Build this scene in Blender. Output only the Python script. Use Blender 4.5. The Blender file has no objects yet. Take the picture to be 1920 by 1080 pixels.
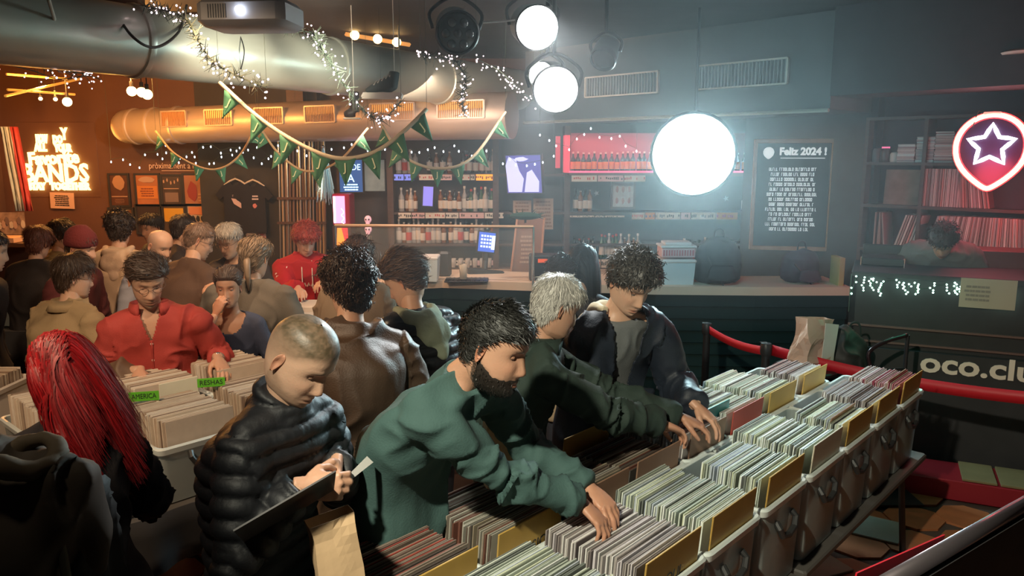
import bpy, bmesh, math, random
import numpy as np
from mathutils import Vector, Matrix
rnd = random.Random(7); nr = np.random.RandomState(11)
SC = bpy.context.scene; COL = SC.collection
PI = math.pi
# ---------------------------------------------------------------- camera
FPX, HOR, CH = 1470.0, 290.0, 2.27
PIT = math.atan((540-HOR)/FPX)
_R = np.array([1.,0,0]); _D = np.array([0,math.cos(PIT),-math.sin(PIT)]); _U = np.array([0,math.sin(PIT),math.cos(PIT)])
_C = np.array([0,0,CH])
def ray(x,y): return _D*FPX+_R*(x-960)-_U*(y-540)
def dep(x,y,d): return _C+ray(x,y)*d/FPX            # a point seen at (x,y), d metres ahead
def atz(x,y,z): r=ray(x,y); return _C+r*(z-CH)/r[2]
def aty(x,y,Y): r=ray(x,y); return _C+r*Y/r[1]
cam = bpy.data.cameras.new('camera'); cam.lens = 36*FPX/1920; cam.sensor_width = 36; cam.clip_start=.05
co = bpy.data.objects.new('camera', cam); COL.objects.link(co)
co.location = _C; co.rotation_euler = (PI/2-PIT,0,0); SC.camera = co
# ---------------------------------------------------------------- world, exposure
W = bpy.data.worlds.new('world'); SC.world = W; W.use_nodes = True
W.node_tree.nodes['Background'].inputs[0].default_value = (.5,.42,.4,1)
W.node_tree.nodes['Background'].inputs[1].default_value = .024
vs = SC.view_settings; vs.view_transform='Standard'; vs.look='None'; vs.gamma=1; vs.exposure=0.0; vs.use_curve_mapping=False
# ---------------------------------------------------------------- lights of the room (ceiling spots out of frame, stage lamps) and added fill lights
def light(kind,name,loc,energy,color,size=.1,target=None,spot=60,blend=.4,size_y=None):
    l=bpy.data.lights.new(name,kind); l.energy=energy; l.color=color
    if kind=='AREA':
        l.size=size
        if size_y: l.shape='RECTANGLE'; l.size_y=size_y
    else: l.shadow_soft_size=size
    if kind=='SPOT': l.spot_size=math.radians(spot); l.spot_blend=blend
    o=bpy.data.objects.new(name,l); COL.objects.link(o); o.location=loc
    if target is not None: o.rotation_euler=(Vector(target)-Vector(loc)).to_track_quat('-Z','Y').to_euler()
    return o
LAMP1=dep(1007,52,4.7); LAMP2=dep(1042,168,4.7); LAMP3=dep(1300,290,6.3)
light('SPOT','ceiling_spot',(-.8,.3,3.3),480,(1,.95,.74),.05,(1.0,2.5,1.0),60,.5)
light('SPOT','ceiling_spot',(-.75,4.7,2.75),300,(1,.96,.78),.10,(-1.75,5.9,3.0),60,.7)  # added spot in mid-air, put there for the streak on the big duct
light('SPOT','ceiling_spot',(-1.3,1.2,3.3),40,(1,.85,.65),.08,(-1.5,2.9,.9),60,.6)  # added fill that brightens the lower-left floor
light('SPOT','ceiling_spot',(-.9,2.9,3.3),95,(1,.74,.5),.08,(-1.75,4.55,1.3),44,.6)  # added warm fill on the woman in navy
light('SPOT','ceiling_spot',(-2.0,1.5,3.3),240,(1,.70,.44),.08,(-1.7,4.3,1.0),70,.6)
light('SPOT','ceiling_spot',(-1.6,4.6,3.3),190,(1,.62,.36),.08,(-1.9,5.9,1.2),90,.7)
light('SPOT','ceiling_spot',(.2,6.0,3.2),120,(1,.78,.62),.08,(-.1,8.9,1.4),100,.7)
light('AREA','counter_lamp',(-1.0,7.3,2.7),22,(1,.75,.6),.8,(-1.0,8.9,1.3))
light('SPOT','stage_beam',LAMP1-np.array([0,.12,0]),170,(.95,1,1),.08,(1.3,2.6,1.0),70,.5)
light('SPOT','stage_beam',LAMP3-np.array([.05,.45,0]),260,(.62,.9,1),.2,(.9,2.6,1.2),95,.6)
light('POINT','stage_glow',LAMP3+np.array([-.05,-.5,.0]),30,(.3,.85,1),.3)
light('SPOT','back_wall_spot',(-3.4,7.6,3.1),55,(1,.42,.16),.1,(-4.0,10,2.0),110,.8)
light('POINT','orange_lamp',(-4.6,7.9,2.95),120,(1,.38,.08),.06)
light('POINT','orange_lamp',(-3.6,7.6,3.0),110,(1,.42,.1),.06)
light('SPOT','stage_beam',LAMP2-np.array([.05,.16,0]),170,(.9,.97,1),.06,(-.45,2.1,1.35),34,.4)
light('POINT','red_glow',tuple(dep(1860,330,5.9)),20,(1,.07,.1),.2)
light('POINT','amber_spill',tuple(dep(222,290,8.6)),16,(1,.5,.1),.1)  # added point, stands in for the neon's reflection on the duct end
light('POINT','green_glow',tuple(dep(1700,560,5.15)),2.0,(.1,1,.55),.15)
# ---------------------------------------------------------------- materials
MATS={}
def mat(name,color=(.5,.5,.5),rough=.6,metal=0,emit=None,es=0,bump=0,bs=40,var=0,vs_=8,attr=None,alpha=1,trans=0,coat=0,sss=0,stretch=None,spec=.5):
    if name in MATS: return MATS[name]
    m=bpy.data.materials.new(name); m.use_nodes=True; nt=m.node_tree; b=nt.nodes['Principled BSDF']
    b.inputs['Base Color'].default_value=(*color,1); b.inputs['Roughness'].default_value=rough; b.inputs['Metallic'].default_value=metal
    b.inputs['Specular IOR Level'].default_value=spec
    if coat: b.inputs['Coat Weight'].default_value=coat; b.inputs['Coat Roughness'].default_value=.15
    if sss: b.inputs['Subsurface Weight'].default_value=sss; b.inputs['Subsurface Radius'].default_value=(.012,.005,.003); b.inputs['Subsurface Scale'].default_value=1
    if emit: b.inputs['Emission Color'].default_value=(*emit,1); b.inputs['Emission Strength'].default_value=es
    if trans: b.inputs['Transmission Weight'].default_value=trans
    if alpha<1: b.inputs['Alpha'].default_value=alpha
    L=nt.links
    src=None
    if attr:
        a=nt.nodes.new('ShaderNodeAttribute'); a.attribute_name=attr; src=a.outputs['Color']
    tc=nt.nodes.new('ShaderNodeTexCoord'); co_=tc.outputs['Object']
    if stretch:
        mp=nt.nodes.new('ShaderNodeMapping'); mp.inputs['Scale'].default_value=stretch; L.new(co_,mp.inputs[0]); co_=mp.outputs[0]
    if var or src:
        n=nt.nodes.new('ShaderNodeTexNoise'); n.inputs['Scale'].default_value=vs_; n.inputs['Detail'].default_value=5; L.new(co_,n.inputs['Vector'])
        mr=nt.nodes.new('ShaderNodeMapRange'); mr.inputs[3].default_value=1-var; mr.inputs[4].default_value=1+var; L.new(n.outputs[0],mr.inputs[0])
        mx=nt.nodes.new('ShaderNodeVectorMath'); mx.operation='SCALE'
        if src: L.new(src,mx.inputs[0])
        else: mx.inputs[0].default_value=color
        L.new(mr.outputs[0],mx.inputs['Scale']); L.new(mx.outputs[0],b.inputs['Base Color'])
    if bump:
        n2=nt.nodes.new('ShaderNodeTexNoise'); n2.inputs['Scale'].default_value=bs; n2.inputs['Detail'].default_value=4; L.new(co_,n2.inputs['Vector'])
        bp=nt.nodes.new('ShaderNodeBump'); bp.inputs['Strength'].default_value=1; bp.inputs['Distance'].default_value=bump; L.new(n2.outputs[0],bp.inputs['Height']); L.new(bp.outputs[0],b.inputs['Normal'])
    MATS[name]=m; return m
def ematt(name,c,s): return mat(name,tuple(x*.3 for x in c),.5,emit=c,es=s)
# ---------------------------------------------------------------- mesh bag
def nrm(v): v=np.asarray(v,float); return v/(np.linalg.norm(v)+1e-12)
def basis(z,hint=(0,0,1)):
    z=nrm(z); h=np.asarray(hint,float)
    if abs(z@nrm(h))>.98: h=np.array([0,1.,0])
    x=nrm(np.cross(h,z)); y=np.cross(z,x); return x,y,z
class MB:
    def __init__(s): s.v=[]; s.f=[]; s.m=[]; s.c=[]; s.n=0
    def add(s,V,F,mi=0,col=None):
        V=np.asarray(V,float).reshape(-1,3); s.v.append(V); o=s.n
        for f in F: s.f.append([i+o for i in f]); s.m.append(mi)
        s.n+=len(V)
        if col is None: col=(1,1,1)
        c=np.asarray(col,float); c=np.tile(c,(len(V),1)) if c.ndim==1 else c
        s.c.append(c); return s
    def box(s,c,size,rz=0,mi=0,M=None,col=None,bev=0):
        x,y,z=[k/2 for k in size]
        if bev:
            b=min(bev,x,y,z)*.999; V=[];F=[]
            # rounded in plan (8-gon), straight in z with chamfered ends
            P=[(x-b,-y),(x,-y+b),(x,y-b),(x-b,y),(-x+b,y),(-x,y-b),(-x,-y+b),(-x+b,-y)]
            lv=[(-z,b*.7),(-z+b*.7,0),(z-b*.7,0),(z,b*.7)]
            for zz,ins in lv:
                for px_,py_ in P: V.append((px_*(1-ins/max(x,1e-6)),py_*(1-ins/max(y,1e-6)),zz))
            for k in range(3):
                for i in range(8): j=(i+1)%8; F.append((k*8+i,k*8+j,k*8+8+j,k*8+8+i))
            F.append(tuple(range(7,-1,-1))); F.append(tuple(range(24,32)))
        else:
            V=[(i*x,j*y,k*z) for k in(-1,1) for j in(-1,1) for i in(-1,1)]
            F=[(0,2,3,1),(4,5,7,6),(0,1,5,4),(2,6,7,3),(0,4,6,2),(1,3,7,5)]
        V=np.array(V)
        if M is not None: V=V@np.asarray(M)[:3,:3].T
        elif rz:
            ca,sa=math.cos(rz),math.sin(rz); V=np.stack([V[:,0]*ca-V[:,1]*sa,V[:,0]*sa+V[:,1]*ca,V[:,2]],1)
        return s.add(V+np.asarray(c),F,mi,col)
    def tube(s,path,r,n=8,mi=0,cap=True,col=None,ry=None,hint=(0,0,1),closed=False):
        P=np.asarray(path,float); k=len(P); r=np.broadcast_to(np.asarray(r,float),(k,)); ry=r if ry is None else np.broadcast_to(np.asarray(ry,float),(k,))
        V=[];a=np.arange(n)*2*PI/n; px_=None
        for i in range(k):
            if closed: t=P[(i+1)%k]-P[i-1]
            else: t=P[min(i+1,k-1)]-P[max(i-1,0)]
            if px_ is None: x,y,z=basis(t,hint)
            else:
                z=nrm(t); x=px_-z*(px_@z); x=nrm(x); y=np.cross(z,x)
            px_=x
            V.append(P[i]+np.outer(np.cos(a)*r[i],x)+np.outer(np.sin(a)*ry[i],y))
        F=[]
        for i in range(k if closed else k-1):
            q=(i+1)%k
            for j in range(n): l=(j+1)%n; F.append((i*n+j,i*n+l,q*n+l,q*n+j))
        if cap and not closed: F.append(tuple(range(n-1,-1,-1))); F.append(tuple((k-1)*n+j for j in range(n)))
        return s.add(np.concatenate(V),F,mi,col)
    def cyl(s,a,b,r,r2=None,n=16,mi=0,col=None): return s.tube([a,b],[r,r if r2 is None else r2],n,mi,col=col)
    def lathe(s,prof,o=(0,0,0),axis=(0,0,1),n=16,mi=0,col=None,mis=None,hint=(0,1,0)):
        x,y,z=basis(axis,hint); a=np.arange(n)*2*PI/n; V=[]
        for r,h in prof: V.append(np.asarray(o)+z*h+np.outer(np.cos(a)*r,x)+np.outer(np.sin(a)*r,y))
        k=len(prof); V=np.concatenate(V)
        F=[];mm=[]
        for i in range(k-1):
            for j in range(n): l=(j+1)%n; F.append((i*n+j,i*n+l,i*n+n+l,i*n+n+j)); mm.append(mis[i] if mis else mi)
        F.append(tuple(range(n-1,-1,-1))); mm.append(mm[0]); F.append(tuple((k-1)*n+j for j in range(n))); mm.append(mm[-2])
        st=len(s.m); s.add(V,F,mi,col); s.m[st:]=mm; return s
    def sph(s,c,r,n=12,k=8,mi=0,col=None,M=None):
        r=np.broadcast_to(np.asarray(r,float),(3,)); V=[];F=[]
        for i in range(1,k):
            t=PI*i/k
            for j in range(n): a=2*PI*j/n; V.append((math.sin(t)*math.cos(a),math.sin(t)*math.sin(a),math.cos(t)))
        V.append((0,0,1));V.append((0,0,-1)); T=len(V)-2;B=T+1
        for i in range(k-2):
            for j in range(n): l=(j+1)%n; F.append((i*n+j,i*n+n+j,i*n+n+l,i*n+l))
        for j in range(n): l=(j+1)%n; F.append((T,j,l)); F.append((B,(k-2)*n+l,(k-2)*n+j))
        V=np.array(V)*r
        if M is not None: V=V@np.asarray(M)[:3,:3].T
        return s.add(V+np.asarray(c),F,mi,col)
    def prism(s,poly,o,ux,uy,th,mi=0,col=None):
        o=np.asarray(o,float);ux=np.asarray(ux,float);uy=np.asarray(uy,float);w=nrm(np.cross(ux,uy))*th; k=len(poly)
        A=np.array([o+ux*a+uy*b for a,b in poly]); V=np.concatenate([A,A+w]); F=[tuple(range(k-1,-1,-1)),tuple(range(k,2*k))]+[(i,(i+1)%k,k+(i+1)%k,k+i) for i in range(k)]
        return s.add(V,F,mi,col)
    def grid(s,G,mi=0,col=None,thick=0):
        G=np.asarray(G,float); a,b=G.shape[:2]; F=[(i*b+j,i*b+j+1,i*b+b+j+1,i*b+b+j) for i in range(a-1) for j in range(b-1)]
        return s.add(G.reshape(-1,3),F,mi,col)
    def mesh(s,name,color=False):
        me=bpy.data.meshes.new(name); V=np.concatenate(s.v) if s.v else np.zeros((0,3))
        me.from_pydata(V.tolist(),[],s.f)
        if color or any((c!=1).any() for c in s.c):
            at=me.color_attributes.new('Col','FLOAT_COLOR','POINT'); C=np.concatenate(s.c); C=np.concatenate([C,np.ones((len(C),1))],1); at.data.foreach_set('color',C.astype(np.float32).ravel())
        me.polygons.foreach_set('material_index',np.array(s.m,dtype=np.int32))
        return me
    def build(s,name,m,parent=None,smooth=False,origin=None,solid=0,world=False):
        if origin is not None:
            s.v=[v-np.asarray(origin) for v in s.v]
        me=s.mesh(name)
        for mm in (m if isinstance(m,(list,tuple)) else [m]): me.materials.append(mm)
        o=bpy.data.objects.new(name,me); COL.objects.link(o)
        if smooth: me.polygons.foreach_set('use_smooth',[True]*len(me.polygons)); 
        if smooth=='auto':
            try: me.set_sharp_from_angle(angle=math.radians(40))
            except Exception: pass
        if solid: md=o.modifiers.new('solid','SOLIDIFY'); md.thickness=solid
        if origin is not None: o.location=origin
        if parent is not None:
            o.parent=parent
            if world: o.matrix_parent_inverse=parent.matrix_basis.inverted()
        return o
def T(o,label=None,cat=None,group=None,kind=None):
    if label: o['label']=label
    if cat: o['category']=cat
    if group: o['group']=group
    if kind: o['kind']=kind
    return o
def empty(name,loc,label,cat,group=None,rz=0,rot=None):
    o=bpy.data.objects.new(name,None); COL.objects.link(o); o.location=tuple(loc); o.rotation_euler=rot if rot else (0,0,rz); o.empty_display_size=.1
    T(o,label,cat,group); return o          # children are given in the thing's own frame
def dup(r,loc=None,rz=None,label=None,group=None,parent=None,scale=None,kids=True):
    c=r.copy(); COL.objects.link(c)
    if parent is not None: c.parent=parent
    if loc is not None: c.location=tuple(loc)
    if rz is not None: c.rotation_euler=(0,0,rz)
    if scale is not None: c.scale=scale
    if label: c['label']=label
    if group: c['group']=group
    if kids:
        for ch in [o for o in list(r.children)]: dup(ch,parent=c)
    return c
def text(s,size,m,M,parent=None,name='lettering',ext=.002,bevel=0,align='CENTER',width=None,label=None,world=False,off=0):
    cu=bpy.data.curves.new('t','FONT'); cu.body=s; cu.size=size; cu.extrude=ext; cu.bevel_depth=bevel; cu.align_x=align; cu.align_y='CENTER'; cu.resolution_u=3; cu.offset=off
    to=bpy.data.objects.new('t',cu); COL.objects.link(to)
    me=bpy.data.meshes.new_from_object(to); bpy.data.objects.remove(to); me.name=name
    if width:
        xs=[v.co.x for v in me.vertices]; w=max(xs)-min(xs); k=width/w
        for v in me.vertices: v.co.x*=k
    me.transform(M); me.materials.clear(); me.materials.append(m)
    o=bpy.data.objects.new(name,me); COL.objects.link(o)
    if parent is not None:
        o.parent=parent
        if world: o.matrix_parent_inverse=parent.matrix_basis.inverted()
    if label: o['label']=label
    return o
def facing(o,right,up):
    """matrix with local x=right, y=up, z towards the viewer"""
    r=Vector(nrm(right)); u=Vector(nrm(up)); n=r.cross(u); M=Matrix((r,u,n)).transposed().to_4x4(); M.translation=Vector(o); return M
def vnoise(P,seed=0):
    P=np.asarray(P,float)+seed*17.3; I=np.floor(P).astype(np.int64); f=P-I; f=f*f*(3-2*f)
    def h(i,j,k):
        n=(i*374761393+j*668265263+k*2147483647)&0xffffffff; n=((n^(n>>13))*1274126177)&0xffffffff; return ((n^(n>>16))&0xffff)/65535.
    out=0
    for a in(0,1):
        for b in(0,1):
            for c in(0,1):
                w=(f[:,0] if a else 1-f[:,0])*(f[:,1] if b else 1-f[:,1])*(f[:,2] if c else 1-f[:,2])
                out=out+w*h(I[:,0]+a,I[:,1]+b,I[:,2]+c)
    return out
TU=np.array([math.sin(math.radians(42)),math.cos(math.radians(42)),0]); TV=np.array([TU[1],-TU[0],0])   # the two directions the tables and ducts run in
def uvp(u,v,z=0): return TU*u+TV*v+np.array([0,0,z])
TRZ=math.atan2(TU[1],TU[0])                             # local x along TU
# ================================================================ THE SETTING
m_black=mat('black_paint',(.03,.028,.03),.7,var=.3,bump=.002,bs=6)
m_ceil=mat('ceiling_black',(.05,.042,.04),.75,var=.35,vs_=3,bump=.004,bs=5)
m_brown=mat('brown_wall',(.13,.06,.04),.65,var=.2,vs_=2,bump=.002,bs=14)
m_dwood=mat('dark_wood',(.09,.045,.032),.5,var=.35,vs_=5,bump=.001,bs=30,stretch=(1,1,6))
m_hull=mat('hull_green',(.010,.032,.034),.38,var=.25,vs_=4)
m_top=mat('pale_counter',(.72,.55,.42),.4,var=.08,vs_=4,stretch=(1,8,1))
m_white=mat('white_plastic',(.75,.72,.7),.45)
m_tile=mat('terracotta',(.42,.15,.06),.45,var=.25,vs_=6,bump=.002,bs=25)
m_grout=mat('grout',(.08,.05,.04),.9,var=.2)
m_steel=mat('galvanised_steel',(.58,.58,.48),.36,metal=.55,var=.12,vs_=5,bump=.0015,bs=9)
m_brass=mat('warm_duct',(.5,.40,.33),.42,metal=.5,var=.15,vs_=5,bump=.001,bs=9)
m_chrome=mat('chrome',(.8,.8,.8),.18,metal=1)
m_dark=mat('dark_plastic',(.02,.02,.023),.4)
m_bulk=mat('bulkhead_grey',(.085,.088,.09),.6,var=.2,vs_=3)
m_cream=mat('cream',(.7,.6,.5),.6)
# floor slab with terracotta tiles set as single pieces
fl=T(MB().box((0,5,-.06),(14,13,.1)).build('floor',m_grout),kind='structure')
proto=None; cnt=0
for i in range(-14,14):
    for j in range(0,19):
        x=i*.34+(.17 if j%2 else 0); y=1.6+j*.34
        # only where the aisles show the floor
        p=Vector((x,y,0)); v=np.array([x,y,0]); u_,v_=v@TU,v@TV
        if not ((-4.5<v_<-2.1 and .3<u_<3.0) or (v_>-2.3 and v_<1.0 and 1.3<u_<5.6)): continue
        cnt+=1
        if cnt>290: continue
        if proto is None:
            mb=MB(); b=.1
            P=[(-.165+b,-.165),(.165-b,-.165),(.165,-.165+b),(.165,.165-b),(.165-b,.165),(-.165+b,.165),(-.165,.165-b),(-.165,-.165+b)]
            mb.prism(P,(0,0,-.01),(1,0,0),(0,1,0),.014)
            proto=mb.build('tile',m_tile,fl); proto.location=(x,y,0)
        else:
            t=proto.copy(); COL.objects.link(t); t.location=(x,y,rnd.uniform(-.001,.002)); t.rotation_euler=(0,0,rnd.choice([0,PI/2])+rnd.uniform(-.01,.01))
T(MB().box((0,5,3.5),(14,13,.1)).build('ceiling',m_ceil),kind='structure')
T(MB().box((-.1,10.15,1.72),(13.8,.1,3.46)).build('wall_back',m_brown),kind='structure')
T(MB().box((-6.55,5,1.72),(.1,13,3.46)).build('wall_left',m_brown),kind='structure')
T(MB().box((6.55,5,1.72),(.1,13,3.46)).build('wall_right',m_black),kind='structure')
# dark panel of the wall between posters and bar
T(MB().box((-3.15,9.98,1.6),(1.5,.2,3.2)).build('trim_1',m_black),kind='structure')
T(MB().box((-2.62,9.8,1.6),(.2,.2,3.2)).build('trim_2',m_dwood),kind='structure')
# ceiling beams of the left bay
for k in range(4):
    T(MB().box((-4.6,6.2+k*.9,3.4),(3.6,.12,.1)).build('trim_%d'%(3+k),m_dwood),kind='structure')
for k,(a,b) in enumerate([((-.9,2.2,3.42),(1.8,5.2,3.42)),((.2,1.9,3.42),(3.2,5.4,3.42)),((1.6,1.7,3.40),(3.6,4.6,3.40)),((3.2,4.1,3.38),(4.6,3.6,3.38))]):
    m=MB(); m.tube([a,b],.03,6); T(m.build('trim_%d'%(7+k),mat('beam_grey',(.12,.1,.1),.6)),kind='structure')
# bulkhead with grilles over the bar
A=dep(985,205,9.0); B=dep(1560,145,6.4); dv=nrm((B-A)*[1,1,0]); nv=np.array([-dv[1],dv[0],0])  # nv points away from camera
zb=2.64
mb=MB(); a=A*[1,1,0]; b=B*[1,1,0]
mb.add([a+[0,0,zb],b+[0,0,zb],b+nv*1.1+[0,0,zb],a+nv*1.1+[0,0,zb],a+[0,0,3.42],b+[0,0,3.42],b+nv*1.1+[0,0,3.42],a+nv*1.1+[0,0,3.42]],[(3,2,1,0),(4,5,6,7),(0,1,5,4),(1,2,6,5),(2,3,7,6),(3,0,4,7)])
bulk=T(mb.build('wall_bulkhead',m_bulk),kind='structure')
mb=MB(); mb.tube([a+[0,0,zb-.01]-nv*.02,b+[0,0,zb-.01]-nv*.02],.018,6); mb.build('edge_strip',m_steel,bulk)
# drop beam on the right above the record shelves
C0=dep(1556,180,6.4); C1=dep(1990,154,5.2); dv2=nrm((C1-C0)*[1,1,0]); nv2=np.array([-dv2[1],dv2[0],0]); z2=(C0[2]+C1[2])/2
mb=MB(); a=C0*[1,1,0]; b=C1*[1,1,0]
mb.add([a+[0,0,z2],b+[0,0,z2],b+nv2*.5+[0,0,z2],a+nv2*.5+[0,0,z2],a+[0,0,3.44],b+[0,0,3.44],b+nv2*.5+[0,0,3.44],a+nv2*.5+[0,0,3.44]],[(3,2,1,0),(4,5,6,7),(0,1,5,4),(1,2,6,5),(2,3,7,6),(3,0,4,7)])
T(mb.build('wall_beam',m_black),kind='structure')
# wall behind the poster board, blue-black, and behind the shelves
P0=dep(1395,300,8.2); P1=dep(1640,300,7.0)
def wallseg(name,p,q,z0,z1,m,th=.1):
    p=np.asarray(p)*[1,1,0]; q=np.asarray(q)*[1,1,0]; d=nrm(q-p); n=np.array([-d[1],d[0],0])*th
    mb=MB(); mb.add([p+[0,0,z0],q+[0,0,z0],q+n+[0,0,z0],p+n+[0,0,z0],p+[0,0,z1],q+[0,0,z1],q+n+[0,0,z1],p+n+[0,0,z1]],[(3,2,1,0),(4,5,6,7),(0,1,5,4),(1,2,6,5),(2,3,7,6),(3,0,4,7)])
    return T(mb.build(name,m),kind='structure')
wallseg('wall_pillar',P0,P1,0,3.4,mat('blue_black',(.03,.045,.055),.5,var=.3))
P2=dep(1600,300,7.3); P3=dep(2050,300,5.9)
wallseg('wall_shelves',P2,P3,0,3.4,mat('plum_wall',(.07,.03,.04),.6,var=.2))
# ================================================================ DUCTS
def duct(name,p,q,r0,r1,m,label,seams=(),cap_round=False,n=32):
    p=np.asarray(p);q=np.asarray(q); root=empty(name,p,label,'duct'); ax=nrm(q-p); L=np.linalg.norm(q-p)
    prof=[(r0,0),(r1,L)]
    if cap_round: prof=[(r0*math.sin(t),-r0*math.cos(t)+r0*.2) for t in np.linspace(.05,PI/2,8)]+[(r1,L)]
    MB().lathe(prof,(0,0,0),ax,n).build('pipe',m,root,smooth='auto')
    for s in seams:
        rr=r0+(r1-r0)*s; MB().lathe([(rr-.004,-.03),(rr+.012,-.02),(rr+.016,0),(rr+.012,.02),(rr-.004,.03)],ax*s*L,ax,n).build('seam_ring',m,root,smooth='auto')
    return root,ax,L
Da=dep(-260,14,4.3)*[1,1,1]; Db=dep(905,160,8.3)
Da[2]=Db[2]=3.0
# refit so that its axis passes the two seen points at z=3.0
def atzz(x,y,z): return atz(x,y,z)
d1=atz(240,76,3.0); d2=atz(900,160,3.0); dd=nrm(d2-d1); Da=d1-dd*2.6; Db=d2+dd*.75
big,bax,bL=duct('ventilation_duct',Da,Db,.225,.225,m_steel,'big silver round ventilation duct crossing under the ceiling',(.12,.36,.6,.8))
for k in (.3,.52,.72):
    c=bax*k*bL; mb=MB(); mb.tube([c+[0,0,.22],c+[0,0,.5]],.008,6); mb.build('hanger',m_steel,big)
s1=dep(238,247,9.4); s2=dep(960,214,7.9)
s1[2]=2.60; s2[2]=2.66
small,sax,sL=duct('ventilation_duct',s1,s2,.2,.235,m_brass,'smaller round duct with square grilles and a rounded orange-lit end',(.03,.09,.16),cap_round=True)
side=nrm(np.cross(sax,[0,0,1])); side=-side if side[1]>0 else side     # towards the camera
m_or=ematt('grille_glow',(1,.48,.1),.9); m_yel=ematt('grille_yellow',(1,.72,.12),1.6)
def grille(parent,c,right,up,w,h,n,mf,mb_,name='grille',lab=None,ms=None):
    """frame, backing and single louvres; c, right, up in parent's space"""
    c=np.asarray(c);out=nrm(np.cross(right,up)); fr=MB()
    for sx in(-1,1): fr.prism([(-.008,-h/2),(.008,-h/2),(.008,h/2),(-.008,h/2)],c+right*sx*w/2,right,up,.03)
    for sy in(-1,1): fr.prism([(-w/2,-.007),(w/2,-.007),(w/2,.007),(-w/2,.007)],c+up*sy*h/2,right,up,.03)
    g=fr.build(name,mf,parent)
    MB().prism([(-w/2,-h/2),(w/2,-h/2),(w/2,h/2),(-w/2,h/2)],c,right,up,.006).build('backing',mb_,g)
    s0=None
    for i in range(n):
        x=-w/2+w*(i+.5)/n
        if s0 is None:
            q=MB(); q.prism([(-.003,-h/2),(.003,-h/2),(.003,h/2),(-.003,h/2)],(0,0,0),right,up,.024); s0=q.build('louvre',ms or mf,g); s0.location=tuple(c+right*x)
        else:
            t=s0.copy(); COL.objects.link(t); t.location=tuple(c+right*x)
    if lab: g['label']=lab
    return g
for k,px_ in enumerate((352,432,528,622,755,880)):
    t=np.linalg.norm(dep(px_,240,8.5)[:2]-s1[:2]); 
    # solve where the axis is seen at this column
    best=min(np.linspace(0,1,200),key=lambda q:abs((lambda P:960+FPX*((P-_C)@_R)/((P-_C)@_D))(s1+(s2-s1)*q)-px_)); r=.2+.035*best
    c=sax*best*sL+side*(r*.93)+np.array([0,0,.06]); w=(.34,.36,.36,.36,.5,.5)[k]
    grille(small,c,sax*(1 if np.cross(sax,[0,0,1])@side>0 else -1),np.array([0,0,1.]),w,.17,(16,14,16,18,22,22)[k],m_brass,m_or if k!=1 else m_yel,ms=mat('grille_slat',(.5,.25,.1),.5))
# square grilles on the bulkhead
for (x0,x1,y,h,dd_) in ((1104,1240,163,.2,8.3),(1313,1482,141,.21,7.15)):
    p=dep(x0,y,1); 
    def hit(x,yy):  # meet the bulkhead face
        r=ray(x,yy); n=nv; t=((A-_C)@n)/(r@n); return _C+r*t
    q0=hit(x0,163 if x0<1200 else 147); q1=hit(x1,156 if x0<1200 else 133); c=(q0+q1)/2-nv*.035; w=np.linalg.norm((q1-q0)[:2])
    root=empty('air_grille',c,'wide slotted air grille in the grey bulkhead, %s'%('nearer the two round stage lamps' if x0<1200 else 'above the dazzling big lamp'),'vent')
    grille(root,(0,0,0),dv,np.array([0,0,1.]),w,h,26,m_cream,m_dark,ms=mat('slat_grey',(.42,.42,.42),.5))
# ================================================================ RECORD TABLES
m_cloth=mat('black_cloth',(.02,.02,.022),.85,var=.3,bump=.003,bs=8)
m_tbl=mat('table_top',(.1,.09,.08),.6)
m_clear=mat('clear_crate',(.36,.40,.39),.3,alpha=.66,bump=.001,bs=20)
m_lip=mat('crate_lip',(.85,.92,.88),.3,alpha=.8)
m_handle=mat('crate_handle',(.03,.03,.03),.5)
m_sleeve=mat('record_sleeve',(1,1,1),.32,attr='Col',var=.12,vs_=30,spec=.6)
m_cardY=mat('ochre_card',(.55,.34,.08),.6,var=.15)
m_cardB=mat('brown_card',(.28,.16,.10),.7,var=.15)
m_cardW=mat('pale_card',(.7,.65,.5),.6,var=.1)
m_ink=mat('ink',(.02,.02,.02),.7)
def table(name,u0,u1,v0,v1,z,label,drop=.35,skirt=True):
    c=uvp((u0+u1)/2,(v0+v1)/2); root=empty(name,c,label,'table',rz=TRZ); L=u1-u0; Wd=v1-v0
    MB().box((0,0,z-.02),(L,Wd,.035),bev=.01).build('tabletop',m_tbl,root)
    lg=MB()
    for k,(sx,sy) in enumerate(((-1,-1),(-1,1),(1,-1),(1,1))):
        MB().tube([(sx*(L/2-.12),sy*(Wd/2-.1),z-.04),(sx*(L/2-.08),sy*(Wd/2-.06),0)],.018,8).build('leg',m_chrome if False else m_dark,root)
    MB().tube([(-L/2+.12,0,.25),(L/2-.12,0,.25)],.012,6).build('stretcher',m_dark,root)
    # black cloth hanging in folds
    if skirt:
        n=int((L+Wd)*2/.03); G=[]; zs=[0,.35,.7,1]
        per=[]
        for i in range(n+1):
            t=i/n*(2*(L+Wd)); 
            if t<L: p=(-L/2+t,-Wd/2,0,-1)
            elif t<L+Wd: p=(L/2,-Wd/2+t-L,1,0)
            elif t<2*L+Wd: p=(L/2-(t-L-Wd),Wd/2,0,1)
            else: p=(-L/2,Wd/2-(t-2*L-Wd),-1,0)
            per.append((t,)+p)
        for q,zz in enumerate(zs):
            row=[]
            for (t,x,y,nx,ny) in per:
                a=(.008+.03*zz)*(1+math.sin(t*19+2*math.sin(t*3)))*(.6+.4*math.sin(t*7)); dz=drop*zz*(1+.12*math.sin(t*2.3))
                row.append((x+nx*(.006+a),y+ny*(.006+a),z+.002-dz))
            G.append(row)
        cl=MB().grid(G).build('table_skirt',m_cloth,root,smooth=True,solid=.004)
    return root
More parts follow.
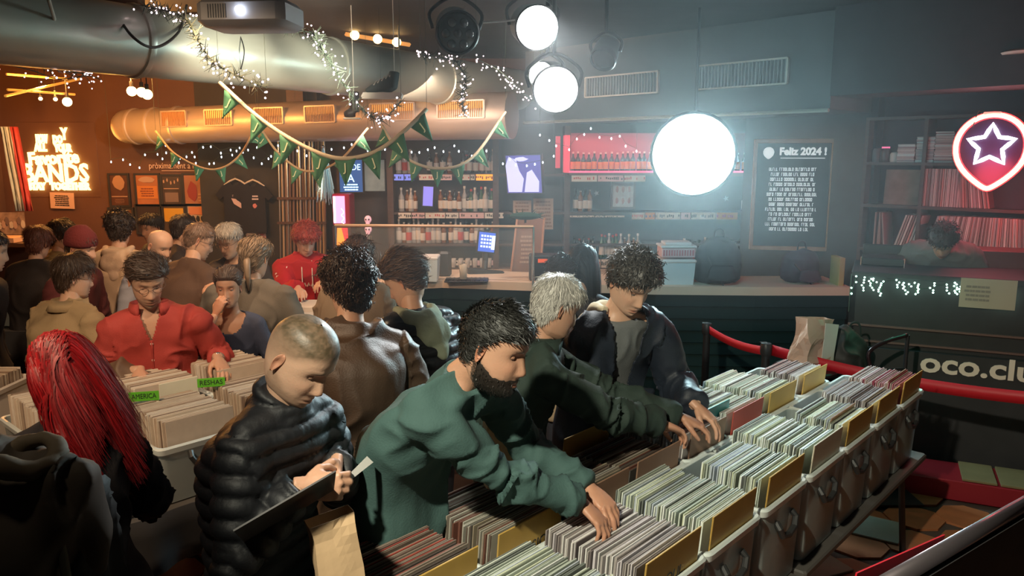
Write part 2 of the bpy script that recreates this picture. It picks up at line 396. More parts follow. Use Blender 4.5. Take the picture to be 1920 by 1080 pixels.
table('folding_table',1.18,2.95,-2.0,-1.08,.60,skirt=False,label='near folding table carrying the front record crates')
table('folding_table',2.98,4.72,-2.0,-1.08,.60,skirt=False,label='farther folding table carrying the crates near the red strap')
table('folding_table',.95,2.5,-4.35,-3.22,.76,'cloth-draped table carrying crates with the bright green genre tags',drop=.22)
# crates -----------------------------------------------------------------
def crate_mesh(w,d,h):
    """open box: w along local x (TU), d along local y, hollow with a rolled lip"""
    t=.006; mb=MB()
    prof=[(1,0),(1.0,h)]
    def ring(z,k,ins):  # rounded rectangle ring of 16 points
        P=[];rx,ry=w/2*k-ins,d/2*k-ins;c=.03
        for (sx,sy,a0) in((1,1,0),(-1,1,90),(-1,-1,180),(1,-1,270)):
            for a in(0,30,60,90): aa=math.radians(a0+a); P.append((sx*(rx-c)+c*math.cos(aa),sy*(ry-c)+c*math.sin(aa),z))
        return P
    R=[ring(0,.92,0),ring(h,1,0),ring(h,1,t),ring(t,.92,t)]; V=[p for r in R for p in r]; F=[]
    for k in range(3):
        for i in range(16): j=(i+1)%16; F.append((k*16+i,k*16+j,k*16+16+j,k*16+16+i))
    F.append(tuple(range(15,-1,-1))); F.append(tuple(48+i for i in range(16)))
    mb.add(V,F)
    lip=MB(); R=[ring(h-.028,1,-.008),ring(h-.004,1,-.012),ring(h+.004,1,-.006),ring(h+.002,1,.004),ring(h-.01,1,.002)]; V=[p for r in R for p in r]; F=[]
    for k in range(4):
        for i in range(16): j=(i+1)%16; F.append((k*16+i,k*16+j,k*16+16+j,k*16+16+i))
    lip.add(V,F); return mb,lip
CR={}; m_fill=mat('filler_card',(.16,.13,.10),.8,var=.2)
def crate(u,v,z,label,w=.375,d=.40,h=.27,rz=0,handle=1,group='clear plastic record crates',fill=0):
    key=(w,d,h)
    if key not in CR:
        a,b=crate_mesh(w,d,h); CR[key]=(a.mesh('box'),b.mesh('rim'))
        CR[key][0].materials.append(m_clear); CR[key][1].materials.append(m_lip)
        hd=MB(); 
        hd.tube([(-.07,0,.0),(-.075,.018,-.02),(-.055,.022,-.055),(0,.024,-.068),(.055,.022,-.055),(.075,.018,-.02),(.07,0,.0)],.013,8); hm=hd.mesh('handle'); hm.materials.append(m_handle); CR[key]+=(hm,)
    root=empty('record_crate',uvp(u,v,z),label,'crate',group,rz=TRZ+rz)
    for me,n in zip(CR[key][:2],('box','rim')):
        o=bpy.data.objects.new(n,me); COL.objects.link(o); o.parent=root
        o['kind']='thing'
        me.polygons.foreach_set('use_smooth',[True]*len(me.polygons))
        try: me.set_sharp_from_angle(angle=math.radians(35))
        except Exception: pass
        del o['kind']
    if fill: MB().box((0,0,.006+fill/2),(w*.84,d*.84,fill),bev=.006).build('filler_box',m_fill,root)
    if handle:
        o=bpy.data.objects.new('handle',CR[key][2]); COL.objects.link(o); o.parent=root; o.location=(0,-d/2+(.004 if h>.3 else -.004),h-(.09 if h>.3 else .04)); o.rotation_euler=(0,0,PI)
    return root
# records ------------------------------------------------------------------
PAL={'bright':[(.78,.82,.74),(.62,.68,.6),(.85,.88,.84),(.5,.55,.48),(.35,.38,.3),(.7,.74,.55),(.55,.6,.66),(.2,.22,.2)],
     'grey':[(.7,.68,.66),(.5,.46,.44),(.82,.8,.78),(.3,.26,.25),(.42,.38,.36),(.62,.58,.6),(.2,.17,.17)],
     'dark':[(.14,.1,.08),(.22,.17,.13),(.1,.09,.08),(.3,.25,.18),(.35,.3,.24),(.4,.38,.32),(.17,.07,.05)],
     'cream':[(.66,.56,.44),(.6,.48,.37),(.4,.3,.22),(.72,.64,.54),(.28,.2,.15),(.52,.42,.33)],
     'pink':[(.7,.55,.56),(.55,.3,.32),(.75,.7,.68),(.4,.1,.14),(.6,.5,.45)],
     'redmix':[(.14,.1,.08),(.3,.06,.05),(.2,.15,.12),(.1,.08,.07),(.45,.4,.32),(.18,.12,.1),(.25,.2,.16),(.38,.08,.06)],
     'red':[(.6,.12,.1),(.7,.5,.4),(.5,.3,.2),(.75,.65,.5),(.35,.08,.08)]}
LPS=.315; RM={}
def rec_mesh(c):
    if c not in RM:
        mb=MB(); t=.0042
        # sleeve with slightly opened mouth, bevelled spine and the disc edge inside
        V=[(-LPS/2,-t/2,0),(LPS/2,-t/2,0),(LPS/2,t/2,0),(-LPS/2,t/2,0),(-LPS/2,-t/2,LPS-.001),(LPS/2,-t/2,LPS-.001),(LPS/2,t/2,LPS-.001),(-LPS/2,t/2,LPS-.001),(-LPS/2+.002,-.0004,LPS+.0004),(LPS/2-.002,-.0004,LPS+.0004)]
        F=[(3,2,1,0),(0,1,5,4),(2,3,7,6),(1,2,6,9,5),(3,0,4,8,7),(4,5,9,8),(8,9,6,7)]
        cols=np.tile(c,(10,1)); cols[8:]=np.clip(np.array(c)*1.15,0,1)
        mb.add(V,F,col=cols); me=mb.mesh('record_sleeve',True); me.materials.append(m_sleeve); RM[c]=me
    return RM[c]
STK=MB(); NREC=0
def cname(c):
    r,g,b=c; l=(r+g+b)/3
    if r>2*g and r>.3: return 'red'
    t='pale' if l>.62 else 'mid-toned' if l>.38 else 'dark' if l>.2 else 'very dark'
    h='greenish' if g>r*1.03 and g>b else 'bluish' if b>r*1.05 else 'pinkish' if r>g*1.2 and b>=g*.97 else 'brown' if r>b*1.35 else 'grey'
    return t+' '+h
def records(u,v0,v1,z,pal,label=None,group=None,tilt=.08,single=True,dz=0,pitch=.0066,skew=0,gap=None,w=0):
    """sleeves standing across u, ranked along v"""
    global NREC
    n=max(1,int((v1-v0)/pitch)); P=PAL[pal]; h0=rnd.uniform(-.01,.01)
    for i in range(n):
        v=v0+(v1-v0)*(i+.5)/n
        if gap and gap[0]<v<gap[1]: continue
        if i%5==0: h0=rnd.uniform(-.005,.005)
        hz=z+dz+h0+rnd.uniform(-.004,.004)+.004*math.sin(i*.7); du=rnd.uniform(-.008,.008)+w; c=rnd.choice(P); tl=tilt+rnd.uniform(-.01,.01)
        if single and NREC<292:
            o=bpy.data.objects.new('vinyl_record',rec_mesh(c)); COL.objects.link(o); o.location=tuple(uvp(u+du,v,hz)); o.rotation_euler=(tl,0,TRZ+rnd.uniform(-.012,.012)); T(o,cname(c)+' '+label,'record',group); NREC+=1
        else:
            M=np.array([[1,0,0],[0,math.cos(tl),-math.sin(tl)],[0,math.sin(tl),math.cos(tl)]])
            me=rec_mesh(c); V=np.array([(q.co.x,q.co.y,q.co.z) for q in me.vertices])@M.T
            V=V[:,:1]*TU+V[:,1:2]*np.array([-TU[1],TU[0],0])+V[:,2:]*np.array([0,0,1.])
            STK.add(V+uvp(u+du,v,hz),[tuple(p.vertices) for p in me.polygons],col=c)
def card(u,v,z,w,h,m,label,txt=None,tilt=.09,tint=None,rz=0):
    root=empty('divider_card',uvp(u,v,z),label,'card',rz=TRZ,rot=(tilt,0,TRZ+rz))
    MB().box((0,0,h/2),(w,.006,h),bev=.002).build('board',m,root)
    if txt:
        M=Matrix(((1,0,0,0),(0,0,-1,-.0045),(0,1,0,h*.55),(0,0,0,1)))
        text(txt,.052,m_ink,M,root,'lettering',.0005)
    return root
ZT=.765
# row A (right-hand row), front crates first: (u, palette, empty-back, card, text)
HA=.225
posn=['nearest the camera','second from the camera in the outer row','third in the outer row under the strongest light','fourth in the outer row','fifth in the outer row','sixth in the outer row','seventh in the outer row','farthest in the outer row, by the red strap']
A_=[(1.57,'bright',0,m_cardW,None),(1.97,'grey',0,m_cardY,'SOUL'),(2.37,'bright',0,m_cardY,None),(2.80,'bright',.10,m_cardY,None),(3.22,'bright',.03,m_cardW,None),(3.62,'bright',.13,m_cardY,None),(4.03,'grey',.10,m_cardY,None),(4.43,'pink',.10,m_cardY,None)]
for k,(u,pal,eb,mc,tx) in enumerate(A_):
    crate(u,-1.32,.605,'deep clear plastic record crate, '+posn[k],w=.385,d=.42,h=HA+.16,fill=.148)
    records(u,-1.515+eb,-1.168,ZT+.006,pal,'sleeve packed in the outer crate '+posn[k].split(' in the')[0].replace('under the strongest light',''),'records in the outer row of crates',single=k in(0,1,2,3),w=.0)
    card(u,-1.132,ZT+.11,.32,.235,mc,'%s divider card standing at the front of the outer crate %s'%('pale' if mc is m_cardW else 'ochre',posn[k].split(' in the')[0]),tx)
for k,u in ((5,3.62),(7,4.43)): card(u,-1.27,ZT+.08,.30,.27,m_cardB,'brown divider card leaning among the records of the %s outer crate'%('sixth' if k==5 else 'farthest'),tilt=.3)
# row B (inner row)
posB=['nearest','second','third','fourth','fifth','sixth','seventh','farthest']
B_=[(1.42,'redmix',0,m_cardY,None),(1.83,'dark',0,m_cardY,'CLASSICA'),(2.24,'dark',.12,m_cardB,None),(2.62,'dark',.06,m_cardB,None),(3.03,'grey',0,m_cardB,None),(3.42,'bright',0,mat('red_card',(.4,.06,.04),.6),None),(3.82,'bright',0,m_cardY,None),(4.25,'grey',.12,m_cardY,None)]
for k,(u,pal,eb,mc,tx) in enumerate(B_):
    crate(u,-1.765,.605,'clear plastic record crate, %s of the inner row beside the browsing men'%posB[k],w=.385,d=.42,h=HA+.16,fill=.148)
    records(u,-1.96+eb,-1.625,ZT+.004-(.03 if k==3 else 0),pal,'record sleeve in the %s crate of the inner row'%posB[k],'records in the inner row of crates',single=k in(0,1),tilt=.1)
    card(u,-1.582,ZT+.10,.32,.235,mc,'divider card at the front of the %s inner-row crate'%posB[k],tx)
card(2.62,-1.94,ZT+.1,.33,.24,m_cardY,'tall yellowish card at the back of the fourth inner-row crate')
card(3.20,-1.66,ZT+.08,.33,.28,mat('teal_card',(.05,.3,.3),.4),'teal album cover pulled up between the browsing hands')
# left table ---------------------------------------------------------------
for k,u in enumerate((1.12,1.56,1.99,2.36)):
    nm=['first','second','third','fourth'][k]
    crate(u,-3.47,ZT,'lidless clear crate, %s of the front row on the green-tag table'%nm,w=.40,d=.44,h=.26)
    records(u,-3.67,-3.27,ZT+(.045 if k else -.0),'cream',single=False,tilt=-.06)
    if k<3:
        crate(u+.12,-4.02,ZT,'lidless clear crate, %s of the back row on the green-tag table'%nm,w=.40,d=.44,h=.26)
        records(u+.12,-4.22,-3.84,ZT+.05,'cream',single=False,tilt=-.06)
m_green=mat('green_tag',(.12,.5,.03),.5)
def tag_card(x,y,z,txt,label,w=.13):
    p=atz(x,y,z); root=empty('genre_tag',p,label,'sign',rz=math.radians(-2)+TRZ*.35)
    MB().box((0,0,0),(w,.004,.045),bev=.001).build('board',m_green,root)
    MB().box((w*.4,.004,-.05),(.02,.003,.07)).build('stick',m_cardW,root)
    text(txt,.034,m_ink,Matrix(((1,0,0,0),(0,0,-1,-.003),(0,1,0,0),(0,0,0,1))),root,ext=.0005,width=w*.82)
tag_card(396,717,1.15,'RESHAS','bright green tag reading RESHAS above the back crate')
tag_card(270,743,1.16,'AMERICA','bright green tag left of the other, second line below it')
p=atz(335,720,1.13); card(float(p@TU),float(p@TV),1.03,.2,.12,m_cardW,'blank buff card between the two green tags',tilt=0)
# crates farther back ---------------------------------------------------------
def far_table(name,c,size,label,rz=0,z=.76):
    root=empty(name,(c[0],c[1],0),label,'table',rz=rz); L,Wd=size
    MB().box((0,0,z-.02),(L,Wd,.035),bev=.01).build('tabletop',m_tbl,root)
    for sx in(-1,1):
        for sy in(-1,1): MB().tube([(sx*(L/2-.08),sy*(Wd/2-.08),z-.03),(sx*(L/2-.05),sy*(Wd/2-.05),0)],.018,6).build('leg',m_dark,root)
    mb=MB(); n=60; G=[]
    for zz in(0,.5,1): G.append([(-L/2+L*i/n,-Wd/2-.01-.02*zz*(1+math.sin(i*.9)),z+.002-.3*zz) for i in range(n+1)])
    mb.grid(G).build('table_skirt',m_cloth,root,smooth=True,solid=.004)
m_whitecr=mat('white_crate',(.78,.7,.62),.45)
def far_crates(c,n,z,pal,label,rz=0,white=False,pitch=.42,d=.4,h=.27):
    for i in range(n):
        x=(i-(n-1)/2)*pitch; p=np.array([c[0]+x*math.cos(rz),c[1]+x*math.sin(rz),z])
        u,v=p@TU,p@TV; cr=crate(u,v,z,label[i] if isinstance(label,list) else label,w=.385,d=d,h=h,rz=rz-TRZ,group='far crates')
        if white:
            for ch in cr.children: ch.data=ch.data.copy(); ch.data.materials[0]=m_whitecr if ch.name.startswith(('box','rim')) else m_handle
        P=PAL[pal]; k=int((d-.06)/.0075)
        for j in range(k):
            y=-d/2+.03+(d-.06)*j/k; ca,sa=math.cos(rz),math.sin(rz); o=p+np.array([-sa*y,ca*y,.006+rnd.uniform(-.006,.006)]); col=rnd.choice(P)
            STK.box(o+[0,0,LPS/2],(LPS,.0045,LPS),rz=rz,col=col)
far_table('folding_table',(-1.55,5.15),(1.3,.5),'table hidden behind the woman in navy, white crates on top')
far_crates((-1.75,5.15),2,.765,'cream',['white crate behind the red-shirted man','white crate behind the woman in navy'],white=True)
T(MB().box((-1.75,5.15,1.12),(.9,.42,.14),bev=.02).build('tray_box',m_whitecr),'low white box stacked over the crates behind the woman in navy','box')
far_table('folding_table',(-3.05,4.0),(1.0,.9),'table at the left edge with white crates, beside the khaki shirt')
far_crates((-3.15,4.12),2,.765,'cream',['white crate on the left edge table','white crate next to the khaki shirt'],white=True,pitch=.44)
far_table('folding_table',(-4.45,6.1),(1.7,.6),'far left table below the band poster, clear crates on top',z=.95)
far_crates((-4.35,6.1),3,.965,'cream',['clear crate at the far left end below the poster','clear crate in the middle of the far left table','clear crate nearest the khaki shirt on the far left table'],pitch=.44)
far_table('folding_table',(-.05,5.55),(1.0,.55),'table in front of the bar hull behind the bearded man')
far_crates((-.15,5.5),2,.765,'red',['crate with red spines just left of the grey-haired man','crate with pale spines behind the bearded man'],pitch=.44)
rp=T(STK.build('record_rows',m_sleeve),'rows of record sleeves filling the farther crates','records',kind='stuff')
# ================================================================ BAR
barpts=[(dep(560,530,6.5)),(dep(700,522,7.15)),(dep(830,527,7.3)),(dep(985,533,7.15)),(dep(1230,541,6.95)),(dep(1420,541,6.9)),(dep(1597,539,6.9))]
barpts=[np.array([p[0],p[1],0]) for p in barpts]; ZB=1.12
bar=empty('bar_counter',barpts[3],'long curved bar with pale top and dark green planked hull front','bar counter')
def offs(pts,d):
    out=[]
    for i,p in enumerate(pts):
        a=pts[max(i-1,0)];b=pts[min(i+1,len(pts)-1)]; t=nrm(b-a); out.append(p+np.array([-t[1],t[0],0])*d)
    return out
def strip(pts,d0,d1,z0,z1):
    a=offs(pts,d0);b=offs(pts,d1);k=len(pts); V=[];F=[]
    for i in range(k): V+= [a[i]+[0,0,z0],b[i]+[0,0,z0],b[i]+[0,0,z1],a[i]+[0,0,z1]]
    for i in range(k-1): o=i*4; F+=[(o,o+4,o+7,o+3),(o+3,o+7,o+6,o+2),(o+2,o+6,o+5,o+1),(o+1,o+5,o+4,o)]
    F+=[(0,3,2,1),tuple((k-1)*4+q for q in(0,1,2,3))]; return V,F
MB().add(*strip(barpts,0,.65,ZB-.075,ZB)).build('counter_top',m_top,bar,world=True)
for i in range(9):   # the hull planks, each its own board, leaning in
    z1=ZB-.08-i*.115; z0=z1-.108; d=.05+.02*i
    MB().add(*strip(barpts,d,d+.05,z0,z1)).build('plank',m_hull,bar,world=True)
MB().add(*strip(barpts,.26,.3,0,ZB-.08)).build('core',m_dark,bar,world=True)
# back bar ------------------------------------------------------------------
YB=9.35
def bx(x): return (x-960)/FPX*(YB)*1.0
def P3(x,y,Y=YB): return aty(x,y,Y)
bb=empty('back_bar_shelf',(0,YB,0),'tall dark wooden back bar with shelves full of bottles','shelf')
xs=[P3(735,400)[0],P3(1062,400)[0],P3(1440,400)[0]]; x0,x1=P3(655,400)[0],P3(1440,400)[0]
zS=[P3(900,y)[2] for y in (325,396,455,498)]
MB().box(((x0+x1)/2,YB+.28,1.5),(x1-x0,.04,3.0)).build('back_panel',mat('back_panel',(.05,.035,.035),.6,var=.3),bb,world=True)
for x in xs+[P3(930,400)[0]]: MB().box((x,YB+.08,1.3),(.07,.36,2.6)).build('upright',m_dwood,bb,world=True)
for z in zS: MB().box(((xs[0]+x1)/2,YB+.1,z-.02),(x1-xs[0],.34,.03)).build('shelf_board',m_dwood,bb,world=True)
MB().box(((x0+x1)/2,YB-.05,.9),(x1-x0,.6,.05)).build('work_top',m_top,bb,world=True)
MB().box(((x0+x1)/2,YB+.05,.44),(x1-x0,.4,.86)).build('base_cabinet',m_dwood,bb,world=True)
# bottles
def bottle(m_glass,m_lab,m_cap,h=.27,r=.035,wine=True):
    k=h
    if wine: prof=[(.001,0),(r*.9,.002),(r,.02*k),(r,.60*k),(r*.85,.66*k),(r*.42,.76*k),(r*.36,.90*k),(r*.42,.92*k),(r*.42,k),(.001,k)]; 
    else: prof=[(.001,0),(r*.9,.002),(r,.02*k),(r,.66*k),(r*.9,.74*k),(r*.4,.80*k),(r*.36,.93*k),(r*.45,.94*k),(r*.45,k),(.001,k)]
    mb=MB(); mb.lathe(prof,n=12,mis=[0]*6+[2]*3)
    mb.lathe([(r+.0006,.14*k),(r+.0012,.15*k),(r+.0012,.5*k),(r+.0006,.51*k)],n=12,mi=1)
    return mb,[m_glass,m_lab,m_cap]
g_dark=mat('dark_glass',(.015,.02,.015),.12,coat=.6); g_green=mat('green_glass',(.02,.09,.03),.12,coat=.6); g_clear=mat('pale_glass',(.45,.42,.4),.12,coat=.6); g_amber=mat('amber_glass',(.25,.09,.02),.12,coat=.6)
l_w=mat('label_white',(.75,.68,.6),.6); l_r=mat('label_red',(.55,.06,.05),.6); l_o=mat('label_orange',(.8,.3,.06),.6); l_k=mat('label_black',(.03,.03,.03),.5)
kinds=[]
for (g,l,c,h,w) in ((g_dark,l_w,l_k,.27,True),(g_green,l_w,l_r,.28,True),(g_clear,l_r,l_k,.26,False),(g_amber,l_w,l_w,.25,False),(g_dark,l_r,l_r,.23,False),(g_clear,l_w,l_w,.29,True),(g_dark,l_o,l_w,.235,True)):
    mb,ms=bottle(g,l,c,h,.034 if h>.25 else .03,w); me=mb.mesh('bottle'); [me.materials.append(q) for q in ms]; me.polygons.foreach_set('use_smooth',[True]*len(me.polygons)); me.set_sharp_from_angle(angle=math.radians(50)); kinds.append(me)
BN=['black-glass','green-glass','clear red-labelled','amber','small red-capped','clear white-labelled','orange-labelled']
def bottles(xa,xb,z,n,ks,label,group,Y=YB,scale=1.0):
    for i in range(n):
        kk=ks[i%len(ks)] if isinstance(ks,list) else ks; o=bpy.data.objects.new('bottle',kinds[kk]); COL.objects.link(o)
        o.location=(xa+(xb-xa)*(i+.5)/n+rnd.uniform(-.006,.006),Y+rnd.uniform(-.02,.03),z-.004); o.rotation_euler=(0,0,rnd.uniform(0,6)); o.scale=(scale,scale,scale*rnd.uniform(.94,1.04)); T(o,(BN[kk]+' '+label.replace('orange-labelled ','') if isinstance(ks,list) and len(set(ks))>1 else label),'bottle',group)
X=lambda x:P3(x,400)[0]
bottles(X(868),X(900),zS[0],6,[0,4],'bottle on the top shelf left of the orange lit strip','top shelf bottles left of the television')
bottles(X(902),X(928),zS[0],4,[0,5],'bottle with pale collar on the top shelf just left of the television','top shelf bottles beside the television')
bottles(X(745),X(785),zS[0],4,[5,2],'bottle standing on the blue lit end of the top shelf','bottles on the blue lit shelf')
bottles(X(800),X(850),zS[0],4,[0,3],'bottle on the top shelf behind the pennants','top shelf bottles behind the bunting')
bottles(X(750),X(784),zS[1],4,[5,3],'bottle on the middle shelf left of the small screen','middle shelf bottles left of the screen')
bottles(X(822),X(866),zS[1],5,[3,0],'bottle on the middle shelf right of the small screen','middle shelf bottles right of the screen')
bottles(X(868),X(926),zS[1],9,[5,0,1],'bottle on the middle shelf above the till','middle shelf bottles above the till')
bottles(X(742),X(835),zS[2],10,[5,3,2,5],'bottle on the lower shelf left, behind the brown rail','lower shelf bottles left')
bottles(X(840),X(928),zS[2],9,[3,5,2,0],'bottle on the lower shelf right of centre above the glasses','lower shelf bottles right')
bottles(X(1125),X(1168),zS[3]+.10,6,[1,1,5],'bottle on the lower shelf behind the tall young man','green bottles behind the tall man')
bottles(X(1170),X(1200),zS[3]+.10,4,[3,5],'bottle right of the green bottles','bottles right of the green ones')
bottles(X(1074),X(1118),zS[3]+.10,5,[0,4],'bottle on the lower shelf left of the green bottles','bottles left of the green ones')
bottles(X(1270),X(1425),zS[3]+.05,16,[0,5,0,2],'bottle in the hazy row under the dazzling lamp','bottles under the big lamp')
bottles(X(1075),X(1110),zS[1],4,[0,3],'bottle beside the dartboard-like round sign','bottles by the round sign')
bottles(X(1390),X(1432),zS[1],4,[0,5],'bottle right of the dazzling lamp on the middle shelf','bottles right of the big lamp')
m_redlit=ematt('red_strip',(1,.06,.14),2.2)
# the red-lit shelf of matching beer bottles
rz0=P3(1060,321)[2]; rs=empty('beer_shelf',(0,YB-.25,0),'red-lit display shelf lined with identical orange-labelled beer bottles','shelf')
xa,xb=X(1062),X(1400)
MB().box(((xa+xb)/2,YB-.2,rz0-.02),(xb-xa,.26,.03)).build('shelf_board',m_dwood,rs,world=True)
MB().box(((xa+xb)/2,YB-.335,rz0+.0),(xb-xa,.01,.018)).build('light_strip',m_redlit,rs,world=True)
MB().box((xa-.02,YB-.2,rz0+.2),(.06,.26,.42)).build('lit_post',ematt('red_post',(1,.05,.1),.8),rs,world=True)
MB().box((X(1043),YB-.2,rz0+.22),(.05,.1,.36)).build('lit_post',ematt('red_post2',(1,.05,.1),.5),rs,world=True)
MB().box(((xa+xb)/2,YB-.06,rz0+.22),(xb-xa,.01,.44)).build('back_board',mat('pinkish_board',(.4,.12,.15),.5),rs,world=True)
bottles(xa+.02,X(1396),rz0,33,6,'orange-labelled beer bottle in the long row on the red-lit shelf','beer bottles on the red-lit shelf',Y=YB-.2,scale=.98)
light('AREA','red_shelf_light',((xa+X(1230))/2,YB-.3,rz0+.42),3.5,(1,.12,.2),1.0,((xa+X(1230))/2,YB-.2,rz0),size_y=.05)
# price strips on shelf fronts, each card a part
def strips(xa,xb,z,h,cols,lab=None,Y=YB-.085):
    x=xa; i=0
    while x<xb-.01:
        w=min(rnd.choice((.16,.24,.3,.12)),xb-x); c=cols[i%len(cols)]; i+=1
        b=MB().box((x+w/2,Y,z),(w-.01,.008,h)).build('price_strip',c,bb,world=True)
        q=MB()
        for k in range(int(w/.022)): 
            if rnd.random()<.7: q.box((x+.014+k*.022,Y-.005,z+rnd.uniform(-.006,.006)),(.013,.003,h*rnd.uniform(.25,.5)))
        if q.n: q.build('print',rnd.choice((m_ink,l_r,m_ink)),b,world=True)
        x+=w
pk=mat('pink_label',(.75,.5,.5),.6); blu=ematt('blue_strip',(.25,.3,1),.8); ora=ematt('orange_strip',(1,.3,.02),1.6)
strips(X(742),X(780),zS[0]-.045,.07,[blu]); strips(X(788),X(850),zS[0]-.045,.065,[l_w,pk]); strips(X(864),X(892),zS[0]-.045,.065,[l_w]); strips(X(893),X(932),zS[0]-.045,.07,[ora])
strips(X(748),X(945),zS[1]-.045,.065,[l_w,pk,l_w]); strips(X(800),X(935),zS[3]-.045+.09,.06,[pk,l_w])
strips(X(1066),X(1170),zS[1]-.055,.02,[l_w]); strips(X(1182),X(1380),zS[1]-.05,.08,[l_w,l_o,l_w,pk]); strips(X(1066),X(1200),rz0-.075,.07,[l_w,pk,l_w],Y=YB-.34); strips(X(1108),X(1160),.99,.1,[m_cream])
# glasses on the work top
gm=MB().lathe([(.001,0),(.026,.001),(.03,.1),(.028,.1),(.024,.006),(.001,.006)],n=10).mesh('tumbler'); gm.materials.append(mat('drinking_glass',(.8,.8,.78),.1,alpha=.45)); gm.polygons.foreach_set('use_smooth',[True]*len(gm.polygons))
for i in range(24):
    o=bpy.data.objects.new('tumbler',gm); COL.objects.link(o); o.location=(X(770)+(i%12)*.085,YB-.12+(i//12)*.08,zS[3]-.005); T(o,'clear tumbler in the rows of glasses behind the bar','glass','tumblers behind the bar')
# ================================================================ PEOPLE
def eval_mods(o):
    dg=bpy.context.evaluated_depsgraph_get(); return bpy.data.meshes.new_from_object(o.evaluated_get(dg))
TMPC=bpy.data.collections.new('work'); 
def remesh(mb,vox,sm=3):
    me=mb.mesh('tmp'); o=bpy.data.objects.new('tmp',me); COL.objects.link(o)
    r=o.modifiers.new('r','REMESH'); r.mode='VOXEL'; r.voxel_size=vox; r.adaptivity=0
    if sm: s=o.modifiers.new('s','SMOOTH'); s.factor=.5; s.iterations=sm
    dg=bpy.context.evaluated_depsgraph_get(); m2=bpy.data.meshes.new_from_object(o.evaluated_get(dg))
    V=np.empty(len(m2.vertices)*3,np.float32); m2.vertices.foreach_get('co',V); V=V.reshape(-1,3).astype(float)
    N=np.empty(len(m2.vertices)*3,np.float32); m2.vertex_normals.foreach_get('vector',N); N=N.reshape(-1,3).astype(float)
    nl=len(m2.loops); lt=np.empty(len(m2.polygons),np.int32); m2.polygons.foreach_get('loop_total',lt); li=np.empty(nl,np.int32); m2.loops.foreach_get('vertex_index',li)
    F=[]; k=0
    if (lt==4).all(): F=li.reshape(-1,4)
    else:
        for t in lt: F.append(li[k:k+t].tolist()); k+=t
        F=[f if len(f)==4 else f for f in F]
    bpy.data.objects.remove(o); bpy.data.meshes.remove(me); bpy.data.meshes.remove(m2)
    return V,N,F
def fast_mesh(name,parts):
    """parts: list of (V,F,color) ; fast builder with smooth faces"""
    V=[];L=[];LT=[];C=[];off=0
    for v,f,c in parts:
        v=np.asarray(v,float)
        if isinstance(f,np.ndarray): L.append((f+off).ravel()); LT.append(np.full(len(f),f.shape[1]))
        else:
            L.append(np.array([i+off for q in f for i in q])); LT.append(np.array([len(q) for q in f]))
        V.append(v); c=np.asarray(c,float); C.append(np.tile(c,(len(v),1)) if c.ndim==1 else c); off+=len(v)
    V=np.concatenate(V);L=np.concatenate(L).astype(np.int32);LT=np.concatenate(LT).astype(np.int32);C=np.concatenate(C)
    me=bpy.data.meshes.new(name); me.vertices.add(len(V)); me.vertices.foreach_set('co',V.astype(np.float32).ravel())
    me.loops.add(len(L)); me.loops.foreach_set('vertex_index',L); me.polygons.add(len(LT))
    me.polygons.foreach_set('loop_start',np.concatenate([[0],np.cumsum(LT)[:-1]]).astype(np.int32)); 
    me.update(calc_edges=True); me.validate()
    at=me.color_attributes.new('Col','FLOAT_COLOR','POINT'); at.data.foreach_set('color',np.concatenate([C,np.ones((len(C),1))],1).astype(np.float32).ravel())
    me.polygons.foreach_set('use_smooth',[True]*len(me.polygons)); return me
def link(name,me,m,parent=None):
    me.materials.append(m); o=bpy.data.objects.new(name,me); COL.objects.link(o)
    if parent is not None: o.parent=parent
    return o
m_skin=mat('skin',(1,1,1),.48,attr='Col',var=.06,vs_=30,bump=.0006,bs=160,sss=.12)
SK={'light':(.62,.38,.26),'warm':(.52,.29,.19),'tan':(.42,.24,.15),'pale':(.68,.45,.34)}
